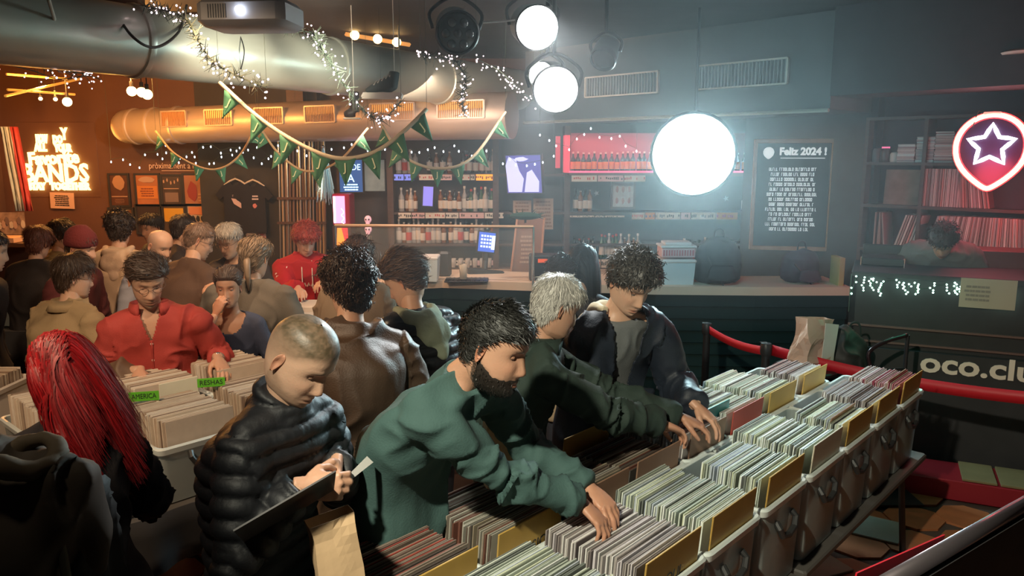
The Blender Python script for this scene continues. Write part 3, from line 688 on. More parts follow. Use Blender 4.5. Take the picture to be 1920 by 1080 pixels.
# ---- head template: rings from chin to crown -------------------------------
PZ=np.array([-.122,-.112,-.095,-.07,-.04,-.01,.02,.05,.08,.10,.114,.1215])
PF=np.array([.052,.076,.088,.090,.088,.085,.088,.089,.078,.058,.03,.0])
PB=np.array([-.0,-.02,-.045,-.066,-.083,-.094,-.100,-.098,-.086,-.066,-.038,.0])
PW=np.array([.014,.034,.050,.060,.066,.069,.073,.075,.070,.058,.034,.001])
def head_mesh(hi=True,female=False,skin=SK['light'],hair=(.05,.03,.02),lids=.7,lips=None,stub=0,buzz=0,old=0,mouth=0):
    na,nz=(88,76) if hi else (44,38)
    zz=np.linspace(0,1,nz); zz=-.1205+(.2415)*(.5-.5*np.cos(zz*PI))
    a=np.linspace(0,2*PI,na,endpoint=False); a=a+ .35*np.sin(2*a+PI)*0-.30*np.cos(a)*.9   # denser towards the face (a=90deg)
    yf=np.interp(zz,PZ,PF);yb=np.interp(zz,PZ,PB);w=np.interp(zz,PZ,PW)
    ker=np.array([1,2,3,2,1])/9
    for q in (yf,yb,w): q[:]=np.convolve(np.pad(q,2,mode='edge'),ker,'valid')
    if female: w*=.95; yf=yf*.97
    A,Z=np.meshgrid(a,zz); YF=yf[:,None];YB_=yb[:,None];W_=w[:,None]
    ca,sa=np.cos(A),np.sin(A); e=.88
    x=W_*np.sign(ca)*np.abs(ca)**e; yc=0.0
    y=np.where(sa>0,YF*np.abs(sa)**e*1.0,YB_*np.abs(sa)**.95)
    # widest slightly behind centre
    y=y-.004*(np.abs(ca)**2)
    fr=np.clip(sa,0,1)
    g=lambda cx,cz,sx,sz: np.exp(-((x-cx)/sx)**2-((Z-cz)/sz)**2)
    nose=np.interp(Z,[-.062,-.048,-.040,-.030,-.01,.012,.028],[0,.006,.021,.023,.015,.006,0])*np.exp(-(x/np.interp(Z,[-.05,-.035,.0,.03],[.0155,.014,.0085,.008]))**2)
    y=y+fr*nose
    for s in(-1,1):
        y=y-fr*.013*g(s*.031,.008,.017,.013); y=y+fr*.005*g(s*.028,.030,.022,.008); y=y+fr*.006*g(s*.043,-.025,.018,.018)
        y=y+fr*.005*g(s*.0125,-.041,.006,.007)                       # nostril wings
        y=y-fr*.004*g(s*.03,-.065,.010,.016)                         # beside the mouth
    wl=.021
    y=y+fr*(.0055*g(0,-.0655,wl,.0055)+.0065*g(0,-.0785,wl*.85,.0058)-.0045*g(0,-.0722,wl*1.1,.0022)-.0035*g(0,-.089,.02,.005)+.006*g(0,-.105,.016,.010))
    if old: 
        for s in(-1,1): y=y-fr*.003*g(s*.027,-.052,.004,.018)
    V=np.stack([x,y,Z],-1).reshape(-1,3); n=na
    i,j=np.meshgrid(np.arange(nz-1),np.arange(na),indexing='ij'); l=(j+1)%na
    F=np.stack([i*n+j,i*n+l,(i+1)*n+l,(i+1)*n+j],-1).reshape(-1,4)
    # colours; shade of mouth crease, nostrils and eye sockets painted in
    S=np.array(skin); C=np.tile(S,(len(V),1)); X_,Y_,Z_=V.T; frv=(Y_>.03)
    def blend(m,c,k): m=np.clip(m*k,0,1)[:,None]; C[:]=C*(1-m)+np.array(c)*m
    lc=lips or (S*np.array([.85,.5,.48])); blend(frv*np.exp(-(X_/.021)**4-((Z_+.072)/.0105)**4),lc,.8)
    blend(frv*np.exp(-(X_/.02)**4-((Z_+.0722)/.0017)**2),S*.25,.9)
    for s in(-1,1):
        blend(frv*np.exp(-((X_-s*.031)/.0185)**4-((Z_-.0295-.10*(.031-abs(X_-s*.006))*0)/.0045)**2),hair,.85)
        blend(frv*np.exp(-((X_-s*.031)/.02)**2-((Z_-.010)/.012)**2),S*np.array([.72,.6,.55]),.5)
        blend(frv*np.exp(-((X_-s*.04)/.02)**2-((Z_+.025)/.018)**2),S*np.array([1.05,.8,.75]),.35)
        blend(frv*np.exp(-((X_-s*.008)/.003)**2-((Z_+.047)/.003)**2),S*.2,.8)
    blend(frv*np.exp(-(X_/.016)**2-((Z_+.037)/.014)**2),S*np.array([1.02,.75,.7]),.3)
    if stub:
        m=(Y_>-.03)*np.clip((np.interp(Y_,[-.03,.0,.035,.06,.085],[.0,-.028,-.052,-.056,-.044])-Z_+.02*(vnoise(V*90,3)-.4))/.022,0,1)*(1-np.exp(-(X_/.017)**4-((Z_+.072)/.007)**4)*frv); m*=1-.6*np.exp(-(X_/.02)**2-((Z_+.04)/.012)**2)*frv
        blend(m,hair,stub)
    if buzz: blend(np.clip((Z_-hairline(V,.056,.006,-.07))/.028,0,1)*np.clip(.25+(Z_)/.10,0,1)*(.85+.3*vnoise(V*160,2)),hair,buzz)
    parts=[(V,F,C)]
    # eyes with lids
    for s in(-1,1):
        mb=MB(); mb.sph((0,0,0),.0125,12,10); E=np.concatenate(mb.v); c=np.tile(S*np.array([.8,.72,.68]),(len(E),1)); q=E[:,2]/.0125
        op=q<(lids*-.9+.45) ; op&=(q>-.42); c[op]=(.42,.39,.37)
        iris=op&(np.hypot(E[:,0],E[:,2]+.002)<.0055)&(E[:,1]>0); c[iris]=(.03,.02,.015)
        edge=np.abs(q-(lids*-.9+.5))<.14; c[edge&(E[:,1]>0)]=np.array(hair)*.6
        parts.append((E+np.array([s*.031,.0620,.007]),mb.f,c))
        # ear: curved shell with rim and hollow
        nu,nv=14,10; U_,Vv=np.meshgrid(np.linspace(-.99,.99,nu),np.linspace(0,2*PI,nv,endpoint=False),indexing='ij')
        ez=.031*U_; prof=np.sqrt(1-U_**2)*(.72+.28*U_); ey=-.017*prof*np.cos(Vv)*1.0; ex=.006*prof**.5*np.sin(Vv)
        P=np.stack([ex,ey+.004*U_,ez],-1); rim=np.clip(np.abs(np.cos(Vv))*1,0,1)
        P[...,0]+=.004*rim**2+np.where(np.sin(Vv)>0,-.009*np.exp(-((ey)/.009)**2-((ez)/.016)**2),0)
        P=P.reshape(-1,3); th=math.radians(24); R=np.array([[math.cos(th),-math.sin(th),0],[math.sin(th),math.cos(th),0],[0,0,1]]); P=P@R.T
        fe=[(q*nv+r,q*nv+(r+1)%nv,(q+1)*nv+(r+1)%nv,(q+1)*nv+r) for q in range(nu-1) for r in range(nv)]+[tuple(range(nv-1,-1,-1)),tuple((nu-1)*nv+r for r in range(nv))]
        P=P*[1,1,1]+[.0755,-.014,-.002]; P[:,0]*=s*(.95 if female else 1)
        if s<0: fe=[tuple(reversed(q)) for q in fe]
        ce=np.tile(S*np.array([1,.78,.72]),(len(P),1)); parts.append((P,[tuple(q) for q in fe],ce))
    return parts,V,F
def hairline(V,front=.058,side=.012,back=-.075):
    return np.interp(V[:,1],[-.11,-.05,-.022,-.004,.03,.062,.085],[back,back+.005,-.03,side,side+.022,front-.008,front])
def vertex_normals(V,F):
    N=np.zeros_like(V); a,b,c,d=(V[F[:,k]] for k in range(4)); n=np.cross(c-a,d-b)
    for k in range(4): np.add.at(N,F[:,k],n)
    return N/(np.linalg.norm(N,axis=1,keepdims=True)+1e-12)
def strips_mesh(P,Wd,width,taper=True):
    """P: (n,k,3) paths, Wd: (n,3) width directions -> V,F"""
    n,k,_=P.shape; t=np.linspace(0,1,k); w=(width*(1-.85*t**2) if taper else width*np.ones(k))[None,:,None]*.5
    A=P-Wd[:,None]*w; B=P+Wd[:,None]*w; mid=P.copy(); V=np.stack([A,B],2).reshape(-1,3)
    i=np.arange(n)[:,None]*k*2; j=np.arange(k-1)[None]*2; o=(i+j); F=np.stack([o,o+1,o+3,o+2],-1).reshape(-1,4); return V,F
def hair_mesh(HV,HF,style,color,seed=1,hi=True):
    """returns parts in head space"""
    r=np.random.RandomState(seed); HN=vertex_normals(HV,HF)
    if HN[np.argmax(HV[:,2])][2]<0: HN=-HN
    st=dict(len=.04,vol=.012,curl=.2,comb=(0,-.4,-.5),nrm=.6,n=2600,w=.0035,front=.058,side=.012,back=-.075,lump=.004,grav=0); st.update(style)
    line=hairline(HV,st['front'],st['side'],st['back']); m=np.clip((HV[:,2]-line)/.018,0,1)
    if st.get('mask') is not None: m=st['mask'](HV)
    up=np.clip((HV[:,2]+.02)/.1,0,1)
    ls=st.get('lumpscale',26); lump=vnoise(HV*ls,seed)*2-1
    off=(st['vol']*(.45+.55*up)+st['lump']*lump)*m-.002*(1-m)
    CV=HV+HN*off[:,None]; keep=(m[HF]>0.02).any(1); parts=[]
    col=np.array(color); cc=np.clip(col[None]*(1+.35*(vnoise(HV*60,seed+3)-.5)[:,None]),0,1)
    parts.append((CV,HF[keep],cc))
    n=st['n'] if hi else st['n']//3
    cand=np.where(m>.35)[0]; idx=r.choice(cand,n); P0=CV[idx]-HN[idx]*.001+r.normal(0,.0025,(n,3)); N=HN[idx]
    comb=np.array(st['comb']); side=np.sign(P0[:,:1])*np.array([[1,0,0]])*.25
    cw=P0-np.array([0.01,-.035,.115]); cw/=np.linalg.norm(cw,axis=1,keepdims=True); Tg=comb+cw*st.get('crown',.6); Tg=Tg-N*(Tg*N).sum(1,keepdims=True); Tg/=np.linalg.norm(Tg,axis=1,keepdims=True)+1e-6
    D=N*st['nrm']+Tg+r.normal(0,st['curl'],(n,3)); D/=np.linalg.norm(D,axis=1,keepdims=True)
    L=st['len']*r.uniform(.6,1.25,n)*(.55+.45*np.clip((P0[:,2]+.03)/.09,0,1)); k=5 if st['len']>.03 else 3
    P=[P0]; d=D
    for i in range(k-1):
        P.append(P[-1]+d*(L/(k-1))[:,None]); d=d+r.normal(0,st['curl']*.6,(n,3))+np.array([0,0,-st['grav']])-N*st.get('hug',.3); d/=np.linalg.norm(d,axis=1,keepdims=True)
    P=np.stack(P,1)
    # keep outside the skull
    e=np.array([.078,.101,.124]); 
    rr=np.linalg.norm(P/e,axis=2,keepdims=True); zone=(P[...,2:]>line.min()); P=np.where((rr<1.02)&zone,P/rr*1.03,P)
    Wd=np.cross(D,N)+r.normal(0,.35,(n,3)); Wd/=np.linalg.norm(Wd,axis=1,keepdims=True)
    V,F=strips_mesh(P,Wd,st['w']*(1 if hi else 1.8)); c=np.repeat(np.clip(col[None]*(.75+.7*r.rand(n,1)),0,1),2*k,0); parts.append((V,F,c))
    return parts
def long_hair(HV,HF,color,Hm,Hc,length,seed=3,n=2600,width=.007,push=None,spread=.03,world_dir=(0,0,-1),sway=.02,swing=(0,0,0)):
    """strands simulated in world space: from the scalp down under gravity, kept off head and body"""
    r=np.random.RandomState(seed); HN=vertex_normals(HV,HF)
    if HN[np.argmax(HV[:,2])][2]<0: HN=-HN
    line=hairline(HV,.062,-.01,-.085); m=np.clip((HV[:,2]-line)/.02,0,1); cand=np.where(m>.3)[0]; idx=r.choice(cand,n)
    P=HV[idx]+HN[idx]*.014+r.normal(0,.003,(n,3)); N=HN[idx]
    # comb: away from the parting, tangential, backwards and down
    D=np.stack([np.sign(P[:,0])*.9,-.45-0*P[:,1],-.55+0*P[:,2]],1); D-=N*(D*N).sum(1,keepdims=True)*1.0; D/=np.linalg.norm(D,axis=1,keepdims=True)
    Pw=P@Hm.T+Hc; Dw=D@Hm.T; k=16; step=length/k*r.uniform(.75,1.1,n)[:,None]; path=[Pw]; g=np.array(world_dir,float)+np.array(swing)
    e=np.array([.088,.112,.132])
    for i in range(k-1):
        Dw=Dw*.72+g*.34+r.normal(0,spread,(n,3)); Dw/=np.linalg.norm(Dw,axis=1,keepdims=True); Q=path[-1]+Dw*step
        ql=(Q-Hc)@Hm; rr=np.linalg.norm(ql/e,axis=1,keepdims=True); ql=np.where(rr<1,ql/np.maximum(rr,1e-3),ql); Q=ql@Hm.T+Hc
        if push: 
            for (a,b,ra) in push:
                a=np.asarray(a);b=np.asarray(b); t=np.clip(((Q-a)@(b-a))/((b-a)@(b-a)),0,1)[:,None]; c=a+(b-a)*t; v=Q-c; dl=np.linalg.norm(v,axis=1,keepdims=True); Q=np.where(dl<ra,c+v/np.maximum(dl,1e-4)*ra,Q)
        path.append(Q)
    P=np.stack(path,1); t=P[:,-1]-P[:,0]; out=P[:,5]-Hc; Wd=np.cross(t,out)+r.normal(0,.25,(n,3))*.02; Wd/=np.linalg.norm(Wd,axis=1,keepdims=True)
    V,F=strips_mesh(P,Wd,width); col=np.array(color); c=np.repeat(np.clip(col[None]*(.45+.9*r.rand(n,1)),0,1),2*k,0); return [(V,F,c)]
# ---- hands -----------------------------------------------------------------
HAND={}
def hand(curl=.35,spread=.06,thumb=.5):
    key=(curl,spread,thumb)
    if key in HAND: return HAND[key]
    mb=MB()
    # palm: two lofted layers
    mb.tube([(0,-.03,0),(0,0,0),(0.001,.03,.001),(.0,.06,.002),(-.001,.088,0)],[.024,.026,.036,.040,.037],12,ry=[.019,.018,.017,.015,.012],hint=(0,0,1))
    mb.sph((-.026,.034,-.008),(.018,.028,.014),10,7)
    for i,(x,y,l,rr) in enumerate(((-.029,.084,.070,.0093),(-.0095,.090,.078,.0095),(.0105,.087,.072,.009),(.029,.078,.057,.0078))):
        ang=0; az=(i-1.4)*spread; p=np.array([x,y,0.0]); pts=[p-np.array([0,.03,0]),p]; seg=(.46,.30,.24)
        c=curl*(1+.08*i)
        for q,s in enumerate(seg):
            ang+=c*(.85,1.15,.7)[q]; d=np.array([math.sin(az)*math.cos(ang),math.cos(az)*math.cos(ang),-math.sin(ang)]); p=p+d*l*s; pts.append(p)
        mb.tube(pts,[rr*1.02,rr*1.08,rr*1.0,rr*.92,rr*.72],8); mb.sph(pts[-1],rr*.74,8,6); mb.sph(pts[1]+np.array([0,0,.003]),rr*1.12,8,6)
    p0=np.array([-.022,.012,-.006]); d=nrm([-math.sin(.75),math.cos(.75),-thumb*.6]); p1=p0+d*.038; d2=nrm([-math.sin(.5-thumb*.5),math.cos(.5),-thumb*.9]); p2=p1+d2*.034; d3=nrm([-math.sin(.15-thumb*.7),math.cos(.3),-thumb*1.1]); p3=p2+d3*.026
    mb.tube([p0,p1,p2,p3],[.014,.0125,.0108,.008],8); mb.sph(p3,.0083,8,6)
    HAND[key]=remesh(mb,.0042,2); return HAND[key]
def place_hand(side,PC,fd,pn,size,curl,spread=.06,thumb=.5):
    V,N,F=hand(curl,spread,thumb); V=V.copy(); F=F if isinstance(F,np.ndarray) else F
    if side=='L': V[:,0]*=-1; F=F[:,::-1] if isinstance(F,np.ndarray) else [f[::-1] for f in F]
    y=nrm(fd); z=-(np.asarray(pn,float)); z=nrm(z-y*(z@y)); x=np.cross(y,z); V=(V-[0,.05,0])*size
    return V[:,:1]*x+V[:,1:2]*y+V[:,2:]*z+PC,F,PC-y*.058*size
# ---- person ----------------------------------------------------------------
def tilt(ang,F,side=0,Rt=None):
    a=math.radians(ang); v=np.array([0,0,1.])*math.cos(a)+F*math.sin(a)
    if side: v=v+Rt*math.sin(math.radians(side))
    return nrm(v)
def ik(S,Wp,l1,l2,pole):
    d=Wp-S; L=np.linalg.norm(d); mx=(l1+l2)*.985
    if L>mx: s=L/mx; l1*=s; l2*=s
    n=d/L; a=(l1*l1-l2*l2+L*L)/(2*L); h=math.sqrt(max(l1*l1-a*a,0)); p=pole-n*(pole@n); return S+n*a+nrm(p)*h
def seg_near(V,bones):
    best=np.full(len(V),1e9); bi=np.zeros(len(V),int); bt=np.zeros(len(V))
    for k,(a,b,ty) in enumerate(bones):
        t=np.clip(((V-a)@(b-a))/((b-a)@(b-a)),0,1); d=np.linalg.norm(V-(a+(b-a)*t[:,None]),axis=1)
        d=d-(.14 if ty=='torso' else 0); m=d<best; best[m]=d[m]; bi[m]=k; bt[m]=t[m]*np.linalg.norm(b-a)
    return bi,bt
PEOPLE={}
def person(key,label,Hc,yaw,lean=6,nf=12,k=1.0,wd=1.0,hy=None,hp=15,hr=0,skin='light',haircol=(.04,.025,.018),hair={},head={},
           top=None,bottom=(.03,.03,.04),L=None,R=None,hi=False,shoe=(.03,.03,.03),belly=0,sidelean=0,female=False,extra=None,vox=None,armpole=None,sh_drop=0,seat=False):
    Fw=np.array([math.sin(math.radians(yaw)),math.cos(math.radians(yaw)),0]); Rt=np.array([Fw[1],-Fw[0],0]); Zu=np.array([0,0,1.])
    Hc=np.asarray(Hc,float); hs=k*(.96 if female else 1)
    un=tilt(lean+nf,Fw,sidelean,Rt); NB=Hc-un*.182*k-Fw*.012
    HP=NB-tilt(lean*.8,Fw,sidelean,Rt)*.55*k
    sp=lambda s: HP+(NB-HP)*s-Fw*.035*math.sin(PI*min(max(s,0),1))*(1+lean/40)+(Fw*.03*max(0,s-.8)*5*math.sin(math.radians(lean+nf)))
    # head frame
    y_=math.radians(yaw if hy is None else hy); p_=math.radians(hp); r_=math.radians(hr)
    hf=np.array([math.sin(y_)*math.cos(p_),math.cos(y_)*math.cos(p_),-math.sin(p_)]); hx=nrm(np.cross(hf,Zu)); hz=np.cross(hx,hf)
    hx,hz=hx*math.cos(r_)+hz*math.sin(r_),-hx*math.sin(r_)+hz*math.cos(r_); Hm=np.stack([hx,hf,hz],1)*hs
    S=np.array([0,0,0])
    # joints
    sw=(.168 if not female else .148)*k*wd; SJ={s:sp(.90)+Rt*sg*sw-Zu*sh_drop for s,sg in(('L',-1),('R',1))}
    for s,spec in(('L',L),('R',R)):
        if spec and spec.get('c') is not None: v=np.asarray(spec['c'],float)-SJ[s]; SJ[s]=SJ[s]+nrm(v*[1,1,.2])*.045*k
    l1,l2=.285*k,.25*k; HD={};HW={}
    for s,spec,sg in(('L',L,-1),('R',R,1)):
        sp_=dict(c=None,fd=None,pn=None,curl=.4,thumb=.5,spread=.06); sp_.update(spec or {})
        if sp_['c'] is None:
            c=HP+Rt*sg*.27*k*wd+Fw*.10*k-Zu*.13*k; sp_['fd']=nrm(-Zu+Fw*.25); sp_['pn']=-Rt*sg; 
        else: c=np.asarray(sp_['c'],float)
        fd=sp_['fd']; 
        if fd is None: fd=nrm(nrm((c-SJ[s])*[1,1,.3])+np.array([0,0,-.55]))
        pn=sp_['pn']
        if pn is None: pn=nrm(-Zu*1.0-Fw*.2-Rt*sg*.4)
        V,Fh,wr=place_hand(s,c,fd,pn,k*(.9 if female else 1.0),sp_['curl'],sp_['spread'],sp_['thumb']); HD[s]=(V,Fh); HW[s]=wr
        HD[s+'fd']=nrm(fd)
    pole=lambda sg: nrm(-Zu*.8+Rt*sg*.55-Fw*.35)
    EL={s:ik(SJ[s],HW[s],l1,l2,(armpole or {}).get(s) if (armpole or {}).get(s) is not None else pole(sg)) for s,sg in(('L',-1),('R',1))}
    feet={}; hipj={};kn={}
    for s,sg in(('L',-1),('R',1)):
        hipj[s]=HP+Rt*sg*.085*k; f=HP*[1,1,0]+Rt*sg*.11*k-Fw*(.04+lean*.002); f[2]=.09; feet[s]=f; kn[s]=(hipj[s]+f)/2+Fw*.035+Zu*.0
    st=np.array([-.16,0,.2,.42,.62,.80,.92,1.0,1.06])
    wx=np.array([.150,.168,.152,.150,.168,.178,.160,.085,.060]) if not female else np.array([.165,.176,.140,.130,.146,.152,.138,.075,.050])
    wy=np.array([.100,.118,.105,.108,.122,.122,.098,.070,.055]) if not female else np.array([.105,.118,.092,.090,.118,.108,.085,.060,.048])
    wy=wy+belly*np.array([.2,.8,1,.9,.4,.1,0,0,0])
    def torso(mb,off,s0=-.16,flare=0,s1=1.06,n=20):
        ss=np.linspace(s0,s1,n); P=[];a=[];b=[]
        for s in ss:
            f=(belly*.5 if 0<=s<.7 else 0); P.append(sp(s) if s>=0 else HP+tilt(lean*.2,Fw)*s*.55*k); 
            ex=flare*max(0,(.35-s)); a.append(np.interp(s,st,wx)*k*wd+off+ex); b.append(np.interp(s,st,wy)*k*(.5+.5*wd)+off+ex)
        # explicit frames: x along Rt
        a_=np.arange(24)*2*PI/24; V=[]
        for i,p in enumerate(P):
            ca,sa=np.cos(a_),np.sin(a_); V.append(p+np.outer(np.sign(ca)*np.abs(ca)**.85*a[i],Rt)+np.outer(np.sign(sa)*np.abs(sa)**.85*b[i]+belly*.6*np.clip(sa,0,1)*np.interp(ss[i],[-.1,.2,.6],[.3,1,0]),Fw))
        F=[(i*24+j,i*24+(j+1)%24,i*24+24+(j+1)%24,i*24+24+j) for i in range(n-1) for j in range(24)]+[tuple(range(23,-1,-1)),tuple((n-1)*24+j for j in range(24))]
        mb.add(np.concatenate(V),F)
    def arms(mb,off,cuff=1.0,sides='LR'):
        for s in sides:
            A,B,C_=SJ[s],EL[s],HW[s]; C2=B+(C_-B)*cuff; f=wd**.5*k*(.9 if female else 1)
            r=lambda q:q*f+off
            pts=[A+(sp(.8)-A)*.45,A,A+(B-A)*.35,A+(B-A)*.8,B,B+(C2-B)*.3,B+(C2-B)*.75,C2]
            mb.tube(pts,[r(.050),r(.054),r(.051),r(.043),r(.041),r(.042),r(.034),r(.028)+.002],14); mb.sph(A-Zu*.008*k,r(.053),14,10); mb.sph(B,r(.042),12,8)
            mb.tube([sp(.98),(sp(.98)+A)*.5+Zu*.006*k,A+Zu*.006*k],[r(.052),r(.050),r(.046)],12)
    neck=[sp(.93),NB,NB+(Hc-NB)*.45,Hc+Hm@np.array([0,-.022,-.035])]; nr_=.052*k*(.86 if female else 1)
    # ---------------- body: one continuous surface (trunk, neck, arms, legs) + head, hands
    mb=MB(); torso(mb,-.012,-.1); arms(mb,-.003); mb.tube(neck,[nr_*1.25,nr_*1.12,nr_,nr_*.95],16)
    for s in 'LR': mb.tube([hipj[s],kn[s],feet[s]],[.078*k,.052*k,.036*k],12)
    V,N,F=remesh(mb,.012 if hi else .018,2); sk=np.array(SK[skin]) if isinstance(skin,str) else np.array(skin)
    hk=dict(hi=hi,female=female,skin=tuple(sk),hair=haircol); hk.update(head); hp_parts,HV,HF=head_mesh(**hk)
    parts=[(V,F,sk*np.array([.95,.92,.9]))]
    for (v,f,c) in hp_parts: parts.append((v@Hm.T+Hc,f,c))
    for s in 'LR': parts.append((HD[s][0],HD[s][1],sk*np.array([1,.9,.86])))
    me=fast_mesh('person',parts); body=link('person',me,m_skin); T(body,label,'person')
    # ---------------- hair
    hh=[]
    if hair.get('kind')=='long':
        push=[(sp(.1),sp(.85),.115*k*wd+.02),(SJ['L'],SJ['R'],.066*k)]+hair.get('push',[])
        hh=hair_mesh(HV,HF,dict(vol=.016,lump=.003,n=10,side=-.01,back=-.085),haircol,5,hi); hh=[(v@Hm.T+Hc,f,c) for v,f,c in hh]
        hh+=long_hair(HV,HF,haircol,Hm/ hs,Hc,hair.get('length',.45)*k,n=hair.get('n',2400),width=hair.get('w',.007),push=push,swing=hair.get('swing',(0,0,0)),spread=hair.get('spread',.03))
    elif hair.get('kind')!='none' and not head.get('buzz'):
        hh=[(v@Hm.T+Hc,f,c) for v,f,c in hair_mesh(HV,HF,hair,haircol,hair.get('seed',3),hi)]
    if hh: link('hair',fast_mesh('hair',hh),mat('hair',(1,1,1),.5,attr='Col',spec=.5),body)
    if hair.get('beard'):
        bm=lambda P:np.clip((np.interp(P[:,1],[-.03,.0,.035,.06,.085],[.0,-.028,-.052,-.056,-.046])-P[:,2]+.016*(vnoise(P*95,3)-.5))/.016,0,1)*np.clip((P[:,1]+.030)/.02,0,1)*(1-.97*np.exp(-(P[:,0]/.021)**4-((P[:,2]+.072)/.0085)**4)*(P[:,1]>.03))*(1-.95*np.exp(-(P[:,0]/.016)**4-((P[:,2]+.036)/.012)**4)*(P[:,1]>.03))
        bh=hair_mesh(HV,HF,dict(mask=bm,len=.010,vol=hair['beard']*.6,lump=.001,n=2600,w=.0020,comb=(0,.3,-.9),crown=0,nrm=.45,curl=.25),hair.get('bcol',haircol),8,hi); link('beard',fast_mesh('beard',[(v@Hm.T+Hc,f,c) for v,f,c in bh]),mat('hair',(1,1,1),.42,attr='Col'),body)
    # ---------------- clothes
    t=dict(col=(.1,.1,.12),off=.016,style='shirt',hem=-.22,flare=.05,cuff=.97,fold=1.0,rough=.8,name='shirt',collar=.0,cut=None,under=None,fabric='cloth'); t.update(top or {})
    bones=[(HP-Zu*.2,sp(.5),'torso'),(sp(.5),sp(1.0),'torso')]
    for s in 'LR': bones+=[(SJ[s],EL[s],'uarm'),(EL[s],HW[s],'farm')]
    def garment(name,col,off,style,hem,flare,cuff,fold,rough,cut,vx,sleeves=True,collar=0,sheen=0,cutf=None):
        mb=MB(); torso(mb,off,hem,flare,.99); 
        if sleeves: arms(mb,off*.85+.004,cuff)
        if collar: mb.tube([sp(.9),NB-un*.01,NB+un*t.get('ch',.045)*k],[nr_*1.45+off*.5,nr_*1.3+collar,nr_*1.26+collar*.9],18)
        V,N,F=remesh(mb,vx,12)
        bi,bt=seg_near(V,bones); d=np.zeros(len(V)); ax=np.array([nrm(b-a) for a,b,_ in bones])[bi]
        L0=np.array([np.linalg.norm(b-a) for a,b,_ in bones])[bi]; ty=np.array([0 if q[2]=='torso' else (1 if q[2]=='uarm' else 2) for q in bones])[bi]
        org=np.array([a for a,_,_ in bones])[bi]; al=((V-org)*ax).sum(1)
        n1=vnoise(V*7,3); n2=vnoise(V*[16,16,9],5); n3=vnoise(V*34,9)
        if style=='puffer':
            pt=.056; s_=np.where(ty==0,(V-HP)@nrm(NB-HP)+.5,al+.5); s_=s_+.004*(n1-.5)*2
            ph=np.abs(np.sin(PI*s_/pt)); d+=.017*(ph**.55-.75)+.004*(vnoise(V*[60,60,20],9)-.5)*ph+.008*(n1-.5)
        else:
            rid=lambda q:(1-np.abs(2*q-1))**3
            fa=.016*fold
            d+=fa*(rid(vnoise(V*[6,6,3]+n1[:,None]*1.2,11))-.35)*(ty==0)+.006*fold*(n2-.5)
            el=np.exp(-((al-L0)/.09)**2)*(ty==1)+np.exp(-(al/.11)**2)*(ty==2)+.55*np.exp(-((al-L0)/.07)**2)*(ty==2)
            d+=fold*.016*el*(rid(vnoise(np.stack([al*26,n1*3,n2*2],1),4))-.3)
            d+=fold*.011*(rid(vnoise(np.stack([al*11+n1*3,V@Rt*4,V@Fw*4],1),6))-.3)*(ty>0)
        V=V+N*d[:,None]
        if isinstance(F,list): Fq=F
        else: Fq=F
        if cut or cutf:
            lx=(V-HP)@Rt; ly=(V-HP)@Fw; lz=(V-HP)@nrm(NB-HP)/(np.linalg.norm(NB-HP))
            msk=np.zeros(len(V),bool)
            if cut=='open': msk|=(np.abs(lx-.0)<np.interp(lz,[-.3,.2,.7,1.05],[.10,.055,.05,.09]))&(ly>.02)&(ty==0)
            if cut=='vneck': msk|=(np.abs(lx)<np.interp(lz,[.80,1.05],[.0,.048]))&(ly>.0)&(lz>.80)
            if cut=='scoop': msk|=((lx/.085)**2+((lz-1.03)/.20)**2<1)&(ly>.0)&(lz<1.2)
            if isinstance(Fq,np.ndarray): Fq=Fq[~msk[Fq].any(1)]
            else: Fq=[q for q in Fq if not any(msk[i] for i in q)]
        me=fast_mesh(name,[(V,Fq,(1,1,1))])
        mk='%s_%s'%(style,'_'.join('%02d'%int(c*99) for c in col)); mm=mat(mk,col,rough,var=.18,vs_=9,bump=.0012 if style!='puffer' else .0022,bs=150 if style!='puffer' else 45,spec=.35 if rough>.6 else .6,stretch=(1,1,1))
        o=link(name,me,mm,body)
        if cut=='open' or cut=='vneck' or cut=='scoop':
            md=o.modifiers.new('solid','SOLIDIFY'); md.thickness=.006; md.offset=-1
        return o
    vx=vox or (.0085 if hi else .0135)
    if t['under'] is not None: garment('undershirt',t['under'],.004,'shirt',-.18,.03,.9,.6,.85,None,vx*1.3,sleeves=False)
    tn={'shirt':'shirt','puffer':'puffer_jacket','jacket':'jacket','hoodie':'hoodie'}[t['style']]
    garment(tn,t['col'],t['off'],t['style'],t['hem'],t['flare'],t['cuff'],t['fold'],t['rough'],t['cut'],vx,collar=t['collar'])
    if t.get('hood'):   # hood lying on the back and round the neck
        hb=MB(); c0=NB+un*.01*k
        ring=[];rr=[]
        for i in range(13):
            a=math.radians(-205+ (230)*i/12)  # open at the front
            a=PI*(.10-1.20*i/12); 
            back=max(0,-math.sin(a)); ring.append(c0+Rt*math.cos(a)*.088*k+Fw*(math.sin(a)*.095*k)-Zu*.0+un*(.02-.02*back+.02*(1-back))); rr.append(.022+.026*back)
        hb.tube(ring,rr,12); hb.sph(c0-Fw*.115*k-un*.055*k,(.095*k,.055*k,.085*k),16,12,M=np.stack([Rt,Fw,un],1)); hb.sph(c0-Fw*.13*k-un*.13*k,(.05*k,.03*k,.06*k),12,10,M=np.stack([Rt,Fw,un],1))
        V,N,F=remesh(hb,.008,3); V=V+N*((vnoise(V*22,3)-.5)*.016)[:,None]; link('hood',fast_mesh('hood',[(V,F,(1,1,1))]),mat('hood_%02d%02d'%(int(t['hood'][0]*99),int(t['hood'][2]*99)),t['hood'],.85,var=.15,bump=.002,bs=60),body)
